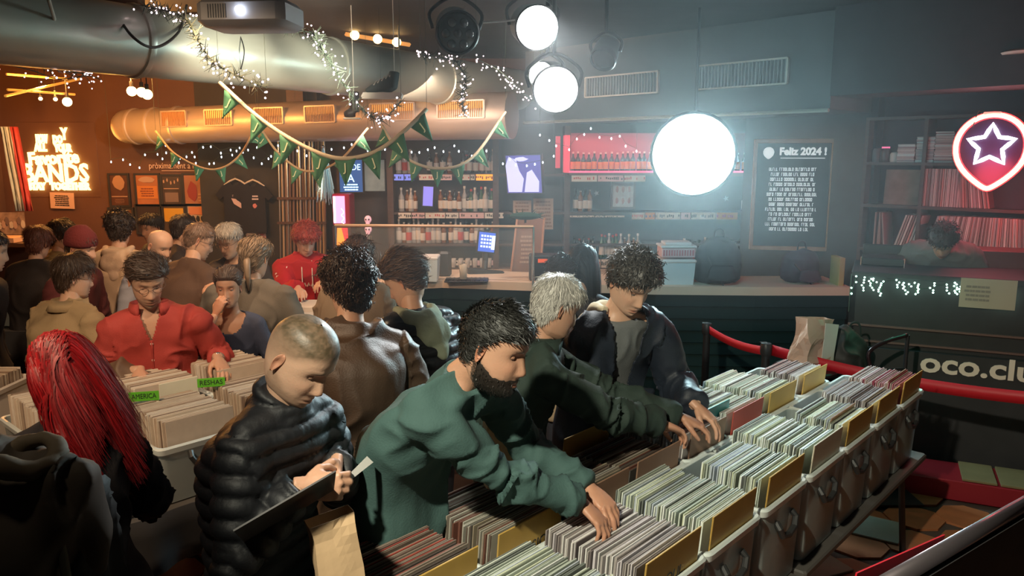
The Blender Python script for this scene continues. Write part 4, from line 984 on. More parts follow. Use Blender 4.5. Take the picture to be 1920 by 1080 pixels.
    if t.get('lapel'):  # pointed shirt collar
        cb=MB()
        for i in range(2):
            sg=1 if i else -1; ring=[]
        pts=[];
        for i in range(21):
            a=PI*(.5+.16)+ (2*PI-.32*PI)*i/20; R1=nr_*1.28+.026; c0=NB+un*.012*k
            up=c0+Rt*math.cos(a)*R1+Fw*math.sin(a)*R1*1.05+un*.052*k; lo=c0+Rt*math.cos(a)*(R1+.020)+Fw*math.sin(a)*(R1+.022)-un*(.008+.035*(abs(i-10)/10)**6)*k
            pts.append([c0+Rt*math.cos(a)*(R1-.004)+Fw*math.sin(a)*R1-un*.01*k,up,lo])
        cb.grid(pts); o=cb.build('collar',MATS.get('%s_%s'%(t['style'],'_'.join('%02d'%int(c*99) for c in t['col']))),body,smooth=True,solid=.004)
    if t.get('buttons'):
        for i in range(6):
            s=.74-.16*i; p=sp(s)+Fw*(np.interp(s,st,wy)*k*(.5+.5*wd)+t['off']+belly*.6*np.interp(s,[-.1,.2,.6],[.3,1,0])+.006)
            b=MB(); b.lathe([(.001,-.002),(.007,-.002),(.0075,.001),(.005,.002),(.001,.001)],p,Fw,10); b.build('button',m_cream,body,smooth=True)
        pl=MB(); pl.tube([sp(s)+Fw*(np.interp(s,st,wy)*k*(.5+.5*wd)+t['off']+belly*.6*np.interp(s,[-.1,.2,.6],[.3,1,0])+.001) for s in np.linspace(.76,-.1,12)],.014,8,ry=.004,hint=Rt); pl.build('placket',MATS['%s_%s'%(t['style'],'_'.join('%02d'%int(c*99) for c in t['col']))],body,smooth=True)
    # trousers
    mb=MB(); torso(mb,.004,-.16,0,.12,8)
    for s in 'LR': mb.tube([hipj[s],(hipj[s]+kn[s])/2,kn[s],(kn[s]+feet[s])/2,feet[s]-Zu*.03],[.098*k*wd,.088*k,.070*k,.062*k,.06*k],14)
    V,N,F=remesh(mb,.018,2); V=V+N*((vnoise(V*[14,14,7],2)-.5)*.016)[:,None]
    link('trousers',fast_mesh('trousers',[(V,F,(1,1,1))]),mat('trousers_%02d%02d%02d'%tuple(int(c*99) for c in bottom),bottom,.85,var=.25,bump=.001,bs=120),body)
    for s in 'LR':
        sb=MB(); f=feet[s]*[1,1,0]
        sb.tube([f-Fw*.06+Zu*.035,f+Fw*.02+Zu*.045,f+Fw*.10+Zu*.035,f+Fw*.19+Zu*.026],[.036,.044,.044,.03],12,ry=[.034,.045,.034,.024],hint=(0,0,1)); sb.tube([f+Zu*.04,f+Zu*.12],[.042,.045],12)
        V,N,F=remesh(sb,.014,1); o=link('shoe',fast_mesh('shoe',[(V,F,(1,1,1))]),mat('shoe_dark',(.03,.03,.03),.5),body)
    if extra: extra(dict(body=body,Hm=Hm,Hc=Hc,NB=NB,HP=HP,Rt=Rt,Fw=Fw,un=un,sp=sp,EL=EL,HW=HW,SJ=SJ,k=k))
    PEOPLE[key]=dict(body=body,Hm=Hm,Hc=Hc,NB=NB,HP=HP,Rt=Rt,Fw=Fw,sp=sp,EL=EL,HW=HW,SJ=SJ,hd=HD)
    return body
def glasses(d,col=(.02,.02,.02),r=.021):
    g=MB(); Hm,Hc=d['Hm'],d['Hc']; L=lambda p:Hm@np.array(p)+Hc
    for s in(-1,1):
        ring=[L((s*.031+r*math.cos(a),.093-.1*abs(r*math.cos(a))**1.1,.004+r*.8*math.sin(a))) for a in np.arange(16)*2*PI/16]; g.tube(ring,.0014,6,closed=True); g.tube([L((s*.052,.091,.008)),L((s*.074,.06,.008)),L((s*.079,-.01,.006))],.0014,6)
    g.tube([L((-.011,.095,.006)),L((0,.101,.008)),L((.011,.095,.006))],.0014,6); g.build('glasses',mat('glasses_frame',col,.3),d['body'])
STY=dict(short=dict(len=.026,vol=.009,curl=.16,n=3800,w=.0026,nrm=.30,comb=(0,.1,-.2),crown=.9),
 curly=dict(len=.034,vol=.022,curl=.55,n=4200,w=.0045,lump=.011,lumpscale=40,nrm=.35,comb=(0,0,-.3),hug=.5),
 swept=dict(len=.055,vol=.017,curl=.22,n=4800,w=.0032,lump=.008,lumpscale=24,comb=(.2,-.8,.1),nrm=.32,crown=.3))
def sty(st_,**kw): d=dict(STY[st_]); d.update(kw); return d
# ---------------------------------------------------------------- the people, nearest first
dk=(.012,.012,.016)
V_dir=TV; 
person('teal','bearded man in a dark green sweatshirt flicking through the front crates',dep(928,655,2.3),122,lean=33,nf=14,hy=112,hp=17,hr=5,k=1.03,hi=True,
  skin='warm',haircol=(.022,.022,.020),hair=sty('short',len=.022,vol=.016,n=7500,beard=.006,front=.058,side=.024,back=-.062,comb=(.3,.6,.2),crown=.4,nrm=.55,curl=.25,w=.0026,lump=.006,bcol=(.02,.015,.012)),head=dict(stub=.8,lids=.95),
  top=dict(col=(.052,.104,.096),off=.016,style='hoodie',hem=-.12,flare=.02,fold=1.8,rough=.85,collar=.008),bottom=dk,
  R=dict(c=atz(1112,965,1.14),fd=nrm(V_dir*.8+TU*.15-np.array([0,0,.62])),pn=nrm(-TU*.25-V_dir*.5-np.array([0,0,.8])),curl=.45,spread=.05),
  L=dict(c=atz(1128,938,1.15),fd=nrm(V_dir*.9-TU*.1-np.array([0,0,.45])),pn=nrm(-V_dir*.4-np.array([0,0,.9])),curl=.4))
person('puffer','crop-haired man in a black quilted jacket looking down at a record',dep(562,672,2.14),118,lean=8,nf=20,hy=112,hp=38,hr=0,k=1.03,wd=1.0,hi=True,
  skin='light',haircol=(.075,.055,.030),hair=dict(kind='none'),head=dict(buzz=.9,stub=.3,lids=1.05),
  top=dict(col=(.010,.011,.014),off=.020,style='puffer',hem=-.20,flare=0,rough=.58,collar=.014,ch=.075),bottom=dk,
  R=dict(c=dep(608,912,2.12),fd=nrm((.72,.25,-.12)),pn=nrm((-.3,.9,-.3)),curl=.62,thumb=.8),L=dict(c=dep(628,898,2.22),fd=nrm((.1,-.75,-.3)),pn=nrm((-.8,-.1,.3)),curl=.75,thumb=.8))
person('leather','man with dark curls and a brown leather jacket, seen from behind',dep(655,540,3.25),-12,lean=7,nf=10,hy=-38,hp=14,k=1.04,wd=1.1,hi=True,
  skin='light',haircol=(.045,.025,.016),hair=sty('curly',vol=.030,len=.042,n=6000,back=-.10,side=-.03,lump=.014),
  top=dict(col=(.09,.055,.034),off=.030,style='jacket',hem=-.34,flare=.06,fold=2.1,rough=.52,collar=.022),bottom=dk,
  L=dict(c=dep(628,690,3.75),fd=(-.2,.8,-.5),pn=(0,0,-1)),R=dict(c=dep(720,800,3.6)))
person('redhair','woman with long bright red hair, black coat, seen from behind',dep(112,700,2.50),-35,lean=5,nf=16,hy=-48,hp=26,hr=-10,k=.98,female=True,hi=True,wd=.92,
  skin='pale',haircol=(.30,.006,.010),hair=dict(kind='long',length=.37,n=6500,w=.006,swing=(.55,-.1,0),spread=.05,back=-.1),
  top=dict(col=(.016,.014,.016),off=.028,style='jacket',hem=-.36,flare=.03,fold=1.6,rough=.85,collar=.015),bottom=(.03,.04,.07),R=dict(c=dep(222,915,2.85),fd=(.3,.8,-.3),pn=(0,0,-1)),L=dict(c=dep(90,880,3.0),fd=(-.1,.8,-.3),pn=(0,0,-1)))
person('grey','grey-haired man in a dark green shirt reaching into the crates',dep(1042,577,3.08),88,lean=12,nf=10,hy=66,hp=24,k=1.0,hi=True,
  skin='warm',haircol=(.42,.40,.36),hair=sty('short',len=.032,vol=.014,n=5200,curl=.22,lump=.005,lumpscale=34,back=-.085),head=dict(old=1),
  top=dict(col=(.024,.040,.032),off=.024,style='shirt',hem=-.3,flare=.03,fold=1.5,rough=.8,collar=.012,lapel=1),bottom=dk,
  R=dict(c=atz(1262,803,1.16),fd=nrm((.85,.2,-.45)),pn=nrm((-.2,-.3,-1)),curl=.5),L=dict(c=atz(1300,792,1.16),fd=nrm((.9,-.1,-.4)),pn=(0,0,-1),curl=.4))
person('tall','tall curly-haired young man in an open navy jacket over a beige hood',dep(1183,530,3.42),152,lean=13,nf=18,hy=150,hp=36,k=1.08,wd=1.05,hi=True,
  skin='light',haircol=(.045,.042,.038),hair=sty('curly',vol=.024,len=.036,n=5200,side=.0,front=.06),
  top=dict(col=(.012,.018,.030),off=.030,style='jacket',hem=-.28,flare=.05,fold=1.5,rough=.6,cut='open',under=(.16,.17,.17),collar=.012,hood=(.55,.47,.33)),bottom=dk,
  L=dict(c=atz(1325,778,1.15),fd=nrm((.55,-.35,-.45)),pn=nrm((-.1,-.1,-1)),curl=.35,spread=.12),R=dict(c=atz(1250,770,1.14),fd=nrm((.7,-.4,-.4)),pn=(0,0,-1),curl=.4))
person('blackpuff','brown-haired man with a sage hood over a black padded jacket',dep(760,528,3.85),-45,lean=5,nf=16,hy=-72,hp=30,k=1.02,wd=1.05,hi=True,
  skin='light',haircol=(.10,.055,.035),hair=sty('swept',len=.07,vol=.026,n=4200,front=.055,side=.02),
  top=dict(col=(.014,.015,.018),off=.034,style='puffer',hem=-.3,flare=.02,rough=.4,collar=.015,hood=(.33,.36,.25)),bottom=dk,
  L=dict(c=dep(735,700,4.3),fd=(-.3,.8,-.4),pn=(0,0,-1)))
def watch(d):
    a=d['HW']['L']; b=d['EL']['L']; ax=nrm(b-a); g=MB(); g.lathe([(.029,-.008),(.033,-.006),(.033,.006),(.029,.008)],a+ax*.03,ax,16); g.sph(a+ax*.03+np.array([0,-.012,.031]),(.017,.017,.006),12,6); g.build('wristwatch',m_chrome,d['body'],smooth=True)
def rs_extra(d): glasses(d,(.12,.06,.04)); watch(d)
person('redshirt','man in glasses and a rust red shirt browsing beside the green tags',dep(276,528,4.14),158,lean=9,nf=14,hy=146,hp=24,k=1.07,wd=1.14,hi=True,belly=.02,
  skin='light',haircol=(.05,.028,.018),hair=sty('swept',len=.05,vol=.020,n=3600,comb=(.6,-.5,.1),front=.062),head=dict(stub=.55,lids=.95),
  top=dict(col=(.42,.055,.045),off=.020,style='shirt',hem=-.22,flare=.03,fold=1.5,rough=.75,cut='vneck',cuff=.62,lapel=1,buttons=1),bottom=(.06,.05,.05),
  L=dict(c=atz(415,685,1.15),fd=nrm((.6,-.75,-.55)),pn=nrm((-.1,-.2,-1)),curl=.35,spread=.1),R=dict(c=atz(262,708,1.12),fd=nrm((.35,-.8,-.35)),pn=(.0,0,-1),curl=.35),extra=rs_extra,armpole=dict(L=np.array([.05,.6,-.7])))
person('khaki','dark-haired man in glasses and a khaki shirt seen from behind',dep(138,520,4.5),25,lean=4,nf=8,hy=48,hp=12,k=1.0,wd=1.15,hi=True,skin='light',haircol=(.05,.03,.02),
  hair=sty('short',len=.05,vol=.022,n=2600,back=-.09),top=dict(col=(.34,.24,.13),off=.024,style='shirt',hem=-.25,flare=.03,fold=1.5,rough=.85,lapel=1,collar=.006),extra=lambda d:glasses(d,(.1,.05,.03)))
dw=4.68; wh=dep(428,540,dw)
person('navy','woman in a navy scoop-neck top with her hand at her mouth',wh,176,lean=3,nf=6,hy=172,hp=6,k=.98,female=True,hi=True,skin='warm',haircol=(.05,.028,.02),
  hair=sty('swept',len=.03,vol=.012,n=2600,comb=(0,-1,.2),curl=.1,front=.068,side=.0),head=dict(lids=.45,lips=(.5,.16,.13)),
  top=dict(col=(.045,.055,.095),off=.006,style='shirt',hem=-.15,flare=.01,fold=.5,rough=.8,cut='scoop'),
  R=dict(c=wh+np.array([-.012,-.135,-.085]),fd=nrm((.35,.15,.85)),pn=nrm((.35,.9,.1)),curl=.8,thumb=.6))
person('ponytail','broad man in an olive grey coat with a grey ponytail, from behind',dep(478,485,5.05),12,lean=5,nf=12,hy=10,hp=16,k=1.06,wd=1.3,skin='light',haircol=(.20,.14,.09),
  hair=sty('short',len=.05,vol=.018,comb=(0,-1,-.2),curl=.1,nrm=.3,back=-.09,side=-.02),top=dict(col=(.11,.10,.085),off=.03,style='jacket',hem=-.4,flare=.05,fold=1.0,rough=.85,collar=.015),
  extra=lambda d:link('ponytail',fast_mesh('ponytail',[(lambda m:(np.concatenate(m.v),m.f,(.20,.14,.09)))(MB().tube([d['Hm']@np.array(p)+d['Hc'] for p in((.01,-.10,-.02),(.02,-.13,-.035),(.03,-.135,-.09),(.035,-.12,-.16),(.04,-.115,-.21))],[.015,.022,.02,.014,.004],10))]),mat('hair',(1,1,1),.42,attr='Col'),d['body']))
person('oldglass','grey-haired man in glasses and a dark jacket facing the camera',dep(430,452,5.75),192,lean=10,nf=14,hy=196,hp=22,k=1.0,skin='light',haircol=(.42,.38,.33),
  hair=sty('short',len=.035,vol=.018),head=dict(old=1,stub=.25),top=dict(col=(.04,.03,.028),off=.024,style='jacket',hem=-.3,fold=1.2,rough=.8,collar=.012,cut='vneck',under=(.05,.05,.06)),extra=lambda d:glasses(d),
  R=dict(c=dep(398,535,5.2),fd=(-.3,-.8,-.2),pn=(0,0,-1)))
person('brownjacket','balding man with glasses in a brown jacket, turned away',dep(372,452,5.4),30,lean=10,nf=12,hy=62,hp=24,k=1.02,wd=1.12,skin='light',haircol=(.16,.10,.07),
  hair=sty('short',len=.02,vol=.007),top=dict(col=(.10,.055,.035),off=.026,style='jacket',hem=-.4,fold=1.2,rough=.75,collar=.012),extra=lambda d:glasses(d))
def check_shirt(d): pass
person('bald','bald man with a short white beard looking down',dep(300,462,5.75),130,lean=9,nf=12,hy=118,hp=20,k=1.0,skin='pale',haircol=(.55,.5,.45),
  hair=dict(kind='none',beard=.006,bcol=(.6,.55,.5)),head=dict(old=1,stub=.3),top=dict(col=(.35,.36,.42),off=.02,style='shirt',hem=-.25,lapel=1,collar=.006))
person('hooded','black-haired person with a cream hood down their back',dep(224,432,5.9),-10,lean=5,nf=10,hy=-20,hp=10,k=1.02,skin='light',haircol=(.03,.02,.016),
  hair=sty('curly',vol=.028,len=.04),top=dict(col=(.55,.40,.27),off=.03,style='hoodie',hem=-.3,fold=1.4,rough=.85,hood=(.62,.46,.33)))
def beanie(d):
    Hm,Hc=d['Hm'],d['Hc']; mb=MB(); mb.lathe([(.094,-.0),(.100,.012),(.100,.035),(.097,.05),(.088,.085),(.065,.115),(.03,.135),(.002,.14)],Hc+Hm@np.array([0,-.008,.018]),Hm@np.array([0,-.12,1]),28); V=np.concatenate(mb.v); 
    V=V+((vnoise(V*30,3)-.5)*.008)[:,None]; mb.v=[V]; mb.build('beanie',mat('beanie_red',(.14,.02,.02),.95,bump=.003,bs=90),d['body'],smooth=True)
person('beanie','person in a dark red beanie and dark coat',dep(152,466,5.15),95,lean=5,nf=10,hy=92,hp=14,k=.98,skin='light',haircol=(.05,.03,.02),
  hair=sty('short',len=.02,vol=.005),top=dict(col=(.09,.02,.02),off=.03,style='jacket',hem=-.35,fold=1.2,rough=.9,collar=.012),extra=beanie)
person('farauburn','auburn-haired person in black at the far left crates',dep(72,456,6.1),10,lean=4,nf=12,hy=5,hp=18,k=.97,skin='light',haircol=(.13,.05,.035),hair=sty('short',len=.05,vol=.024,back=-.1,side=-.05),top=dict(col=(.03,.025,.025),off=.03,style='jacket',hem=-.35,fold=1,collar=.012))
person('fardark','dark-haired person in a mustard scarf behind the red beanie',dep(116,442,6.7),70,lean=4,nf=8,hy=75,hp=10,k=1.0,skin='light',haircol=(.03,.02,.018),hair=sty('short',len=.05,vol=.026,back=-.1,side=-.04),top=dict(col=(.30,.20,.08),off=.03,style='jacket',hem=-.35,fold=1,collar=.02))
person('farorange','person with a face lit orange below the posters',dep(285,428,7.1),215,lean=3,nf=8,hy=215,hp=12,k=.98,skin='warm',haircol=(.02,.015,.012),hair=sty('short',len=.04,vol=.02),top=dict(col=(.03,.03,.035),off=.02,hem=-.25))
person('farback','dark-haired person in dark clothes behind the balding man in glasses',dep(343,432,6.9),60,lean=5,nf=10,hy=48,hp=14,k=1.0,skin='light',haircol=(.025,.016,.014),hair=sty('short',len=.04,vol=.022,back=-.09),top=dict(col=(.04,.03,.03),off=.024,style='jacket',hem=-.3,collar=.01))
Vv_=lambda z:np.array([0,0,z])
def snow(d):
    # white frosted print on both sleeves and strings of the hood
    q=MB(); r=random.Random(3)
    for s in 'LR':
        a,b=d['SJ'][s],d['EL'][s]
        for i in range(34):
            t=r.random()*.9; p=a+(b-a)*t; out=nrm(-_D*.9+d['Rt']*(r.random()-.5)*1.3+np.array([0,0,r.random()*.5])); c=p+out*.083; x,y,z=basis(out); w=r.uniform(.006,.02)
            q.prism([(w*math.cos(g)*r.uniform(.5,1),w*math.sin(g)*r.uniform(.5,1)) for g in np.arange(6)*PI/3],c,x,y,.002)
    T(q.build('sleeve_print',mat('print_white',(.8,.7,.66),.8),d['body']),kind='stuff')
    for sg in(-1,1):
        st=MB(); base=d['NB']+d['Rt']*sg*.04+d['Fw']*.10; st.tube([base,base+d['Fw']*.05-np.array([0,0,.08]),base+d['Fw']*.065-np.array([0,0,.22])],.004,6); st.build('drawstring',m_cream,d['body'])
    c=d['sp'](.62)+d['Fw']*.175; q=MB()
    for i in range(5): q.tube([c+d['Rt']*(.06-.03*i)+Vv_(0),c+d['Rt']*(.05-.03*i)+Vv_(.03),c+d['Rt']*(.042-.03*i)+Vv_(.002*i)],.004,4)
    q.build('chest_print',m_cream,d['body'])
person('redhood','red-haired person in a red hoodie with frosted sleeves behind the counter',dep(573,450,6.35),165,lean=7,nf=16,hy=150,hp=30,k=1.0,wd=1.12,skin='pale',haircol=(.30,.035,.03),hi=True,
  hair=sty('curly',vol=.032,len=.05,side=-.01,n=3200),top=dict(col=(.42,.012,.02),off=.034,style='hoodie',hem=-.2,fold=1.4,rough=.8,hood=(.42,.014,.022)),extra=snow,
  L=dict(c=dep(606,528,6.1),fd=(-.5,-.6,-.3),pn=(0,0,-1)),R=dict(c=dep(560,545,6.0),fd=(.3,-.8,-.2),pn=(0,0,-1)))
person('trench','long-haired person in a taupe trench coat behind the leather jacket',dep(672,486,4.75),10,lean=5,nf=8,hy=15,hp=12,k=.98,wd=1.12,female=True,skin='pale',haircol=(.14,.07,.045),
  hair=sty('swept',len=.06,vol=.02,comb=(0,-.8,-.6),back=-.11,side=-.04),top=dict(col=(.24,.17,.11),off=.03,style='jacket',hem=-.6,flare=.05,fold=1.7,rough=.8,collar=.015))
person('blackhair','person with smooth long black hair at the bar behind the tall young man',dep(1092,500,4.75),15,lean=3,nf=6,hy=12,hp=5,k=.99,female=True,skin='pale',haircol=(.008,.010,.014),
  hair=dict(kind='long',length=.42,n=2600,w=.009,spread=.008,swing=(0,-.05,0)),top=dict(col=(.05,.05,.06),off=.02,style='jacket',hem=-.3,fold=1.1,collar=.01))
person('brownhair','woman with pinned-up dark hair behind the grey-haired man',dep(1052,520,4.65),60,lean=3,nf=8,hy=62,hp=10,k=.95,female=True,skin='pale',haircol=(.05,.03,.022),
  hair=sty('swept',len=.05,vol=.018,curl=.3,side=-.01),top=dict(col=(.40,.28,.17),off=.02,style='shirt',hem=-.25,collar=.01))
person('dj','dark-haired person in a grey sweater bent over the booth desk',dep(1768,452,5.85),207,lean=30,nf=38,hy=207,hp=52,k=1.05,wd=1.2,skin='warm',haircol=(.03,.018,.018),hair=sty('curly',vol=.022,len=.04),
  top=dict(col=(.16,.16,.15),off=.03,style='hoodie',hem=-.25,fold=1.4,rough=.85))
person('edge','person in black at the left edge of the room',dep(-22,470,4.6),60,lean=6,nf=8,hy=60,hp=15,k=1.0,wd=1.1,skin='light',haircol=(.03,.02,.02),hair=sty('short'),top=dict(col=(.016,.013,.013),off=.034,style='jacket',hem=-.4,fold=1.3,rough=.85,collar=.012))
# ================================================================ WALL AND CEILING DETAILS
Xv=np.array([1.,0,0]);Zv=np.array([0,0,1.])
def bezier(P,n=24):
    """smooth curve through points (Catmull-Rom)"""
    P=[np.asarray(p,float) for p in P]; P=[2*P[0]-P[1]]+P+[2*P[-1]-P[-2]]; out=[]
    m=max(2,n//(len(P)-3))
    for i in range(1,len(P)-2):
        for t in np.linspace(0,1,m,endpoint=False):
            a,b,c,d=P[i-1],P[i],P[i+1],P[i+2]; out.append(.5*((2*b)+(-a+c)*t+(2*a-5*b+4*c-d)*t*t+(-a+3*b-3*c+d)*t**3))
    out.append(P[-2]); return np.array(out)
m_bulbw=ematt('fairy_bulb',(1,.72,.80),8); m_bulbc=ematt('cool_bulb',(.8,.9,1),5); m_wire=mat('green_wire',(.03,.05,.03),.6); m_cable=mat('black_cable',(.02,.02,.02),.5)
m_hot=ematt('lamp_face',(1,1,.96),30); m_hotc=ematt('lamp_face_cool',(.7,1,1),60); m_rim=ematt('lamp_rim_cyan',(.15,.9,1),2.2)
Y0=10.07
def W_(x,y,Y=Y0): return aty(x,y,Y)
# ---- neon sign -------------------------------------------------------------
m_neon=ematt('neon_amber',(1,.62,.16),5.5); m_neon2=ematt('neon_amber_rim',(1,.22,.02),1.8)
c=W_(107,300); sg=empty('neon_sign',c,'glowing amber neon sign reading HOW DO ALL YOUR Favorite BANDS STAY TOGETHER','sign')
px1=Y0/FPX
MB().box((0,.035,0),(1.02,.02,.95),bev=.01).build('backboard',m_brown,sg)
for (s,x,y,w,h,rz) in (('HOW',78,261,22,14,0),('DO',108,262,18,13,0),('Y',120,252,14,20,0),('ALL',76,277,24,13,0),('YOUR',118,278,34,13,0),('Favorite',100,297,94,22,.05),('BANDS',104,326,122,32,0),('STAY',69,350,34,12,0),('TOGETHER',131,350,76,12,0)):
    p=W_(x,y)-c; M=facing(p,(math.cos(rz),0,math.sin(rz)),(-math.sin(rz),0,math.cos(rz)))
    cu=bpy.data.curves.new('t','FONT'); cu.body=s; cu.size=h*px1*1.45; cu.align_x='CENTER'; cu.align_y='CENTER'; cu.extrude=.006; cu.bevel_depth=.006; cu.offset=.004; cu.resolution_u=2
    to=bpy.data.objects.new('t',cu); COL.objects.link(to); me=bpy.data.meshes.new_from_object(to); bpy.data.objects.remove(to)
    xs=[v.co.x for v in me.vertices]; kx=w*px1/(max(xs)-min(xs)); [setattr(v.co,'x',v.co.x*kx) for v in me.vertices]; me.transform(M); me.materials.clear(); me.materials.append(m_neon); me.name='neon_word'
    o=bpy.data.objects.new('neon_word',me); COL.objects.link(o); o.parent=sg
light('AREA','neon_light',W_(105,300)-[0,.25,0],26,(1,.36,.06),1.0,W_(105,300)-[0,2,.3])
light('POINT','neon_spill',W_(105,300)-[0,.5,0],9,(1,.34,.05),.3)
def sheet(name,label,cat,x0,y0,x1,y1,m,Y=Y0-.02,tiltz=0,group=None,frame=None,wave=.004):
    a,b=W_(x0,y0,Y),W_(x1,y1,Y); c=(a+b)/2; w=abs(b[0]-a[0]);h=abs(b[2]-a[2]); root=empty(name,c,label,cat,group,rot=(0,tiltz,0)); G=[]
    for i in range(7): G.append([(-w/2+w*j/5,-.004-wave*math.sin(j*1.3)*(i/6),h/2-h*i/6) for j in range(6)])
    MB().grid(G).build('sheet',m,root,solid=.0015)
    if frame:
        for s in(-1,1): MB().box((s*(w/2+.01),0,0),(.025,.03,h+.045)).build('frame_side',frame,root); MB().box((0,0,s*(h/2+.01)),(w,.03,.025)).build('frame_rail',frame,root)
    return root,w,h
def blob(root,x,z,w,h,m,name='print',y=-.012,n=10,seed=0):
    r=random.Random(seed+int(x*100)); P=[(w/2*math.cos(a)*r.uniform(.8,1.1),h/2*math.sin(a)*r.uniform(.8,1.1)) for a in np.arange(n)*2*PI/n]
    return MB().prism(P,(x,y,z),Xv,Zv,.002).build(name,m,root)
def bars(root,x,z,w,h,n,m,name='print',y=-.012,seg=5,seed=1):
    """lines of unreadable small print as raised dashes"""
    r=random.Random(seed); q=MB()
    for i in range(n):
        zz=z+h/2-h*(i+.5)/n; ln=w*r.uniform(.8,1); xx=x-ln/2
        while xx<x+ln/2-.01:
            l=min(r.uniform(.08,.22)*w,x+ln/2-xx); q.box((xx+l/2,y,zz),(l*.86,.002,h/n*.5)); xx+=l
    o=q.build(name,m,root); T(o,kind='stuff'); return o
paper=mat('pink_paper',(.7,.45,.33),.7)
s_,w,h=sheet('notice','pinkish paper notice taped under the amber neon sign','paper',93,361,141,391,paper,tiltz=.03); bars(s_,0,0,w*.7,h*.7,6,m_ink)
# band photo board at the left edge
s_,w,h=sheet('photo_board','collage of band photos in a board at the left edge','poster',-20,398,50,440,mat('collage',(.35,.25,.2),.6,var=.9,vs_=14),Y=8.6); 
for i in range(9): blob(s_,-w/2+w*(i+.5)/9,.03*math.sin(i*2),.05,.09,mat('photo_%d'%(i%3),[(.5,.35,.3),(.2,.15,.15),(.6,.55,.5)][i%3],.5),seed=i,name='photo')
mb=MB(); mb.box((0,0,0),(.8,.5,.04)); mb.box((0,.2,-.35),(.8,.04,.7)); sh=empty('display_rack',W_(10,455,8.4),'dark rack holding sheets under the band photo collage','rack'); mb.build('rack_body',m_dwood,sh); MB().box((0,-.1,.05),(.5,.3,.05)).build('paper_stack',paper,sh)
# coloured flags at the far left edge
for k,(x,cc,nm) in enumerate(((4,(.5,.6,.62),'pale blue'),(13,(.6,.62,.6),'silvery'),(21,(.45,.05,.05),'red'))):
    G=[]; a=W_(x,238,9.0); b=W_(x+7,395,9.0)
    for i in range(8): G.append([(a[0]+(.09)*j/8+(i*.012),8.95+.03*math.sin(j*1.7+i*.3),a[2]+(b[2]-a[2])*i/7) for j in range(9)])
    T(MB().grid(G).build('hanging_scarf',mat('scarf_%d'%k,cc,.6,var=.3),smooth=True,solid=.004),'%s scarf hanging at the left edge of the frame'%nm,'scarf')
# posters
PO=[('portrait',205,328,243,385,(.10,.04,.025)),('orange',254,328,300,384,(.42,.15,.06)),('dark',303,330,341,383,(.06,.04,.035)),('redpink',344,328,388,383,(.38,.16,.10)),('green',393,332,424,383,(.07,.07,.045)),
    ('wood',205,392,250,425,(.15,.07,.04)),('night',256,386,301,436,(.045,.03,.03)),('yellow',306,386,349,440,(.08,.05,.03)),('peach',351,385,393,440,(.5,.38,.3)),('white',396,388,424,450,(.62,.5,.42))]
LB={'portrait':'dark poster with a glowing face','orange':'orange and brown poster with an oval heading','dark':'dark poster with small pale figures and a grey block','redpink':'red and pink poster with a figure','green':'dark green poster, last of the upper row','wood':'small poster with a pale sketch, lowest left','night':'nearly black poster behind the lit orange face','yellow':'poster with a bright yellow upper half','peach':'pale poster with orange top and black figures','white':'narrow white banner with a small dark plate'}
for (n,x0,y0,x1,y1,cc) in PO:
    s_,w,h=sheet('poster',LB[n],'poster',x0,y0,x1,y1,mat('poster_'+n,cc,.5,var=.25,vs_=5),Y=Y0,group='posters on the brown wall',frame=m_black if n!='white' else None)
    cr=mat('poster_cream',(.5,.3,.2),.6)
    if n=='portrait': blob(s_,0,.10,.15,.2,mat('face_print',(.45,.24,.13),.6)); MB().box((0,-.012,-.08),(.2,.002,.012)).build('print',cr,s_); bars(s_,0,-.14,.14,.06,3,mat('poster_dim',(.25,.12,.08),.6))
    if n=='orange': blob(s_,0,.13,.2,.08,cr,n=16); MB().box((0,-.012,-.03),(w*.9,.002,.16)).build('print',mat('orange_print',(.6,.2,.04),.6),s_); bars(s_,0,-.03,w*.7,.12,4,mat('poster_redbrown',(.25,.06,.03),.6),y=-.015)
    if n=='dark':
        for i in range(5): blob(s_,-.09+.045*i,.11+.02*math.sin(i*2),.02,.05,cr,seed=i)
        MB().box((0,-.012,-.09),(.17,.002,.12)).build('print',mat('grey_print',(.22,.15,.13),.6),s_); MB().box((0,-.012,.02),(.19,.002,.01)).build('print',cr,s_)
    if n=='redpink': blob(s_,-.03,-.02,.13,.26,mat('crimson_print',(.3,.04,.04),.6)); blob(s_,.09,.13,.07,.09,mat('orange_print',(.6,.2,.04),.6)); bars(s_,.08,-.1,.1,.12,3,cr)
    if n=='green': blob(s_,0,-.03,.12,.18,mat('olive_print',(.14,.14,.09),.6)); MB().box((0,-.012,.14),(.18,.002,.014)).build('print',cr,s_)
    if n=='yellow': MB().box((0,-.012,.07),(w*.92,.003,h*.46)).build('print',mat('yellow_print',(.62,.33,.03),.6),s_)
    if n=='peach': MB().box((0,-.012,.12),(w*.85,.003,.1)).build('print',mat('orange_print2',(.6,.22,.1),.6),s_); [blob(s_,-.06+.06*i,.02,.05,.08,m_ink,seed=i) for i in range(3)]
    if n=='wood': blob(s_,.03,.02,.18,.1,cr,n=8)
    if n=='white':
        MB().box((0,-.012,.15),(.11,.003,.04),bev=.01).build('plate',mat('plate_maroon',(.08,.02,.03),.5),s_); bars(s_,0,.15,.08,.02,1,cr,y=-.016)
t_=empty('wall_lettering',W_(345,311),'thin pale lettering on the wall reading properament a la sala, with a line below','lettering')
text('pròximament a l\'escenari',.11,mat('pale_letter',(.75,.52,.42),.6),facing((0,-.03,0),Xv,Zv),t_,width=.86); MB().box((.03,-.02,-.06),(.62,.005,.006)).build('underline',MATS['pale_letter'],t_)
t_['label']='thin pale lettering across the wall above the posters, with a line below'
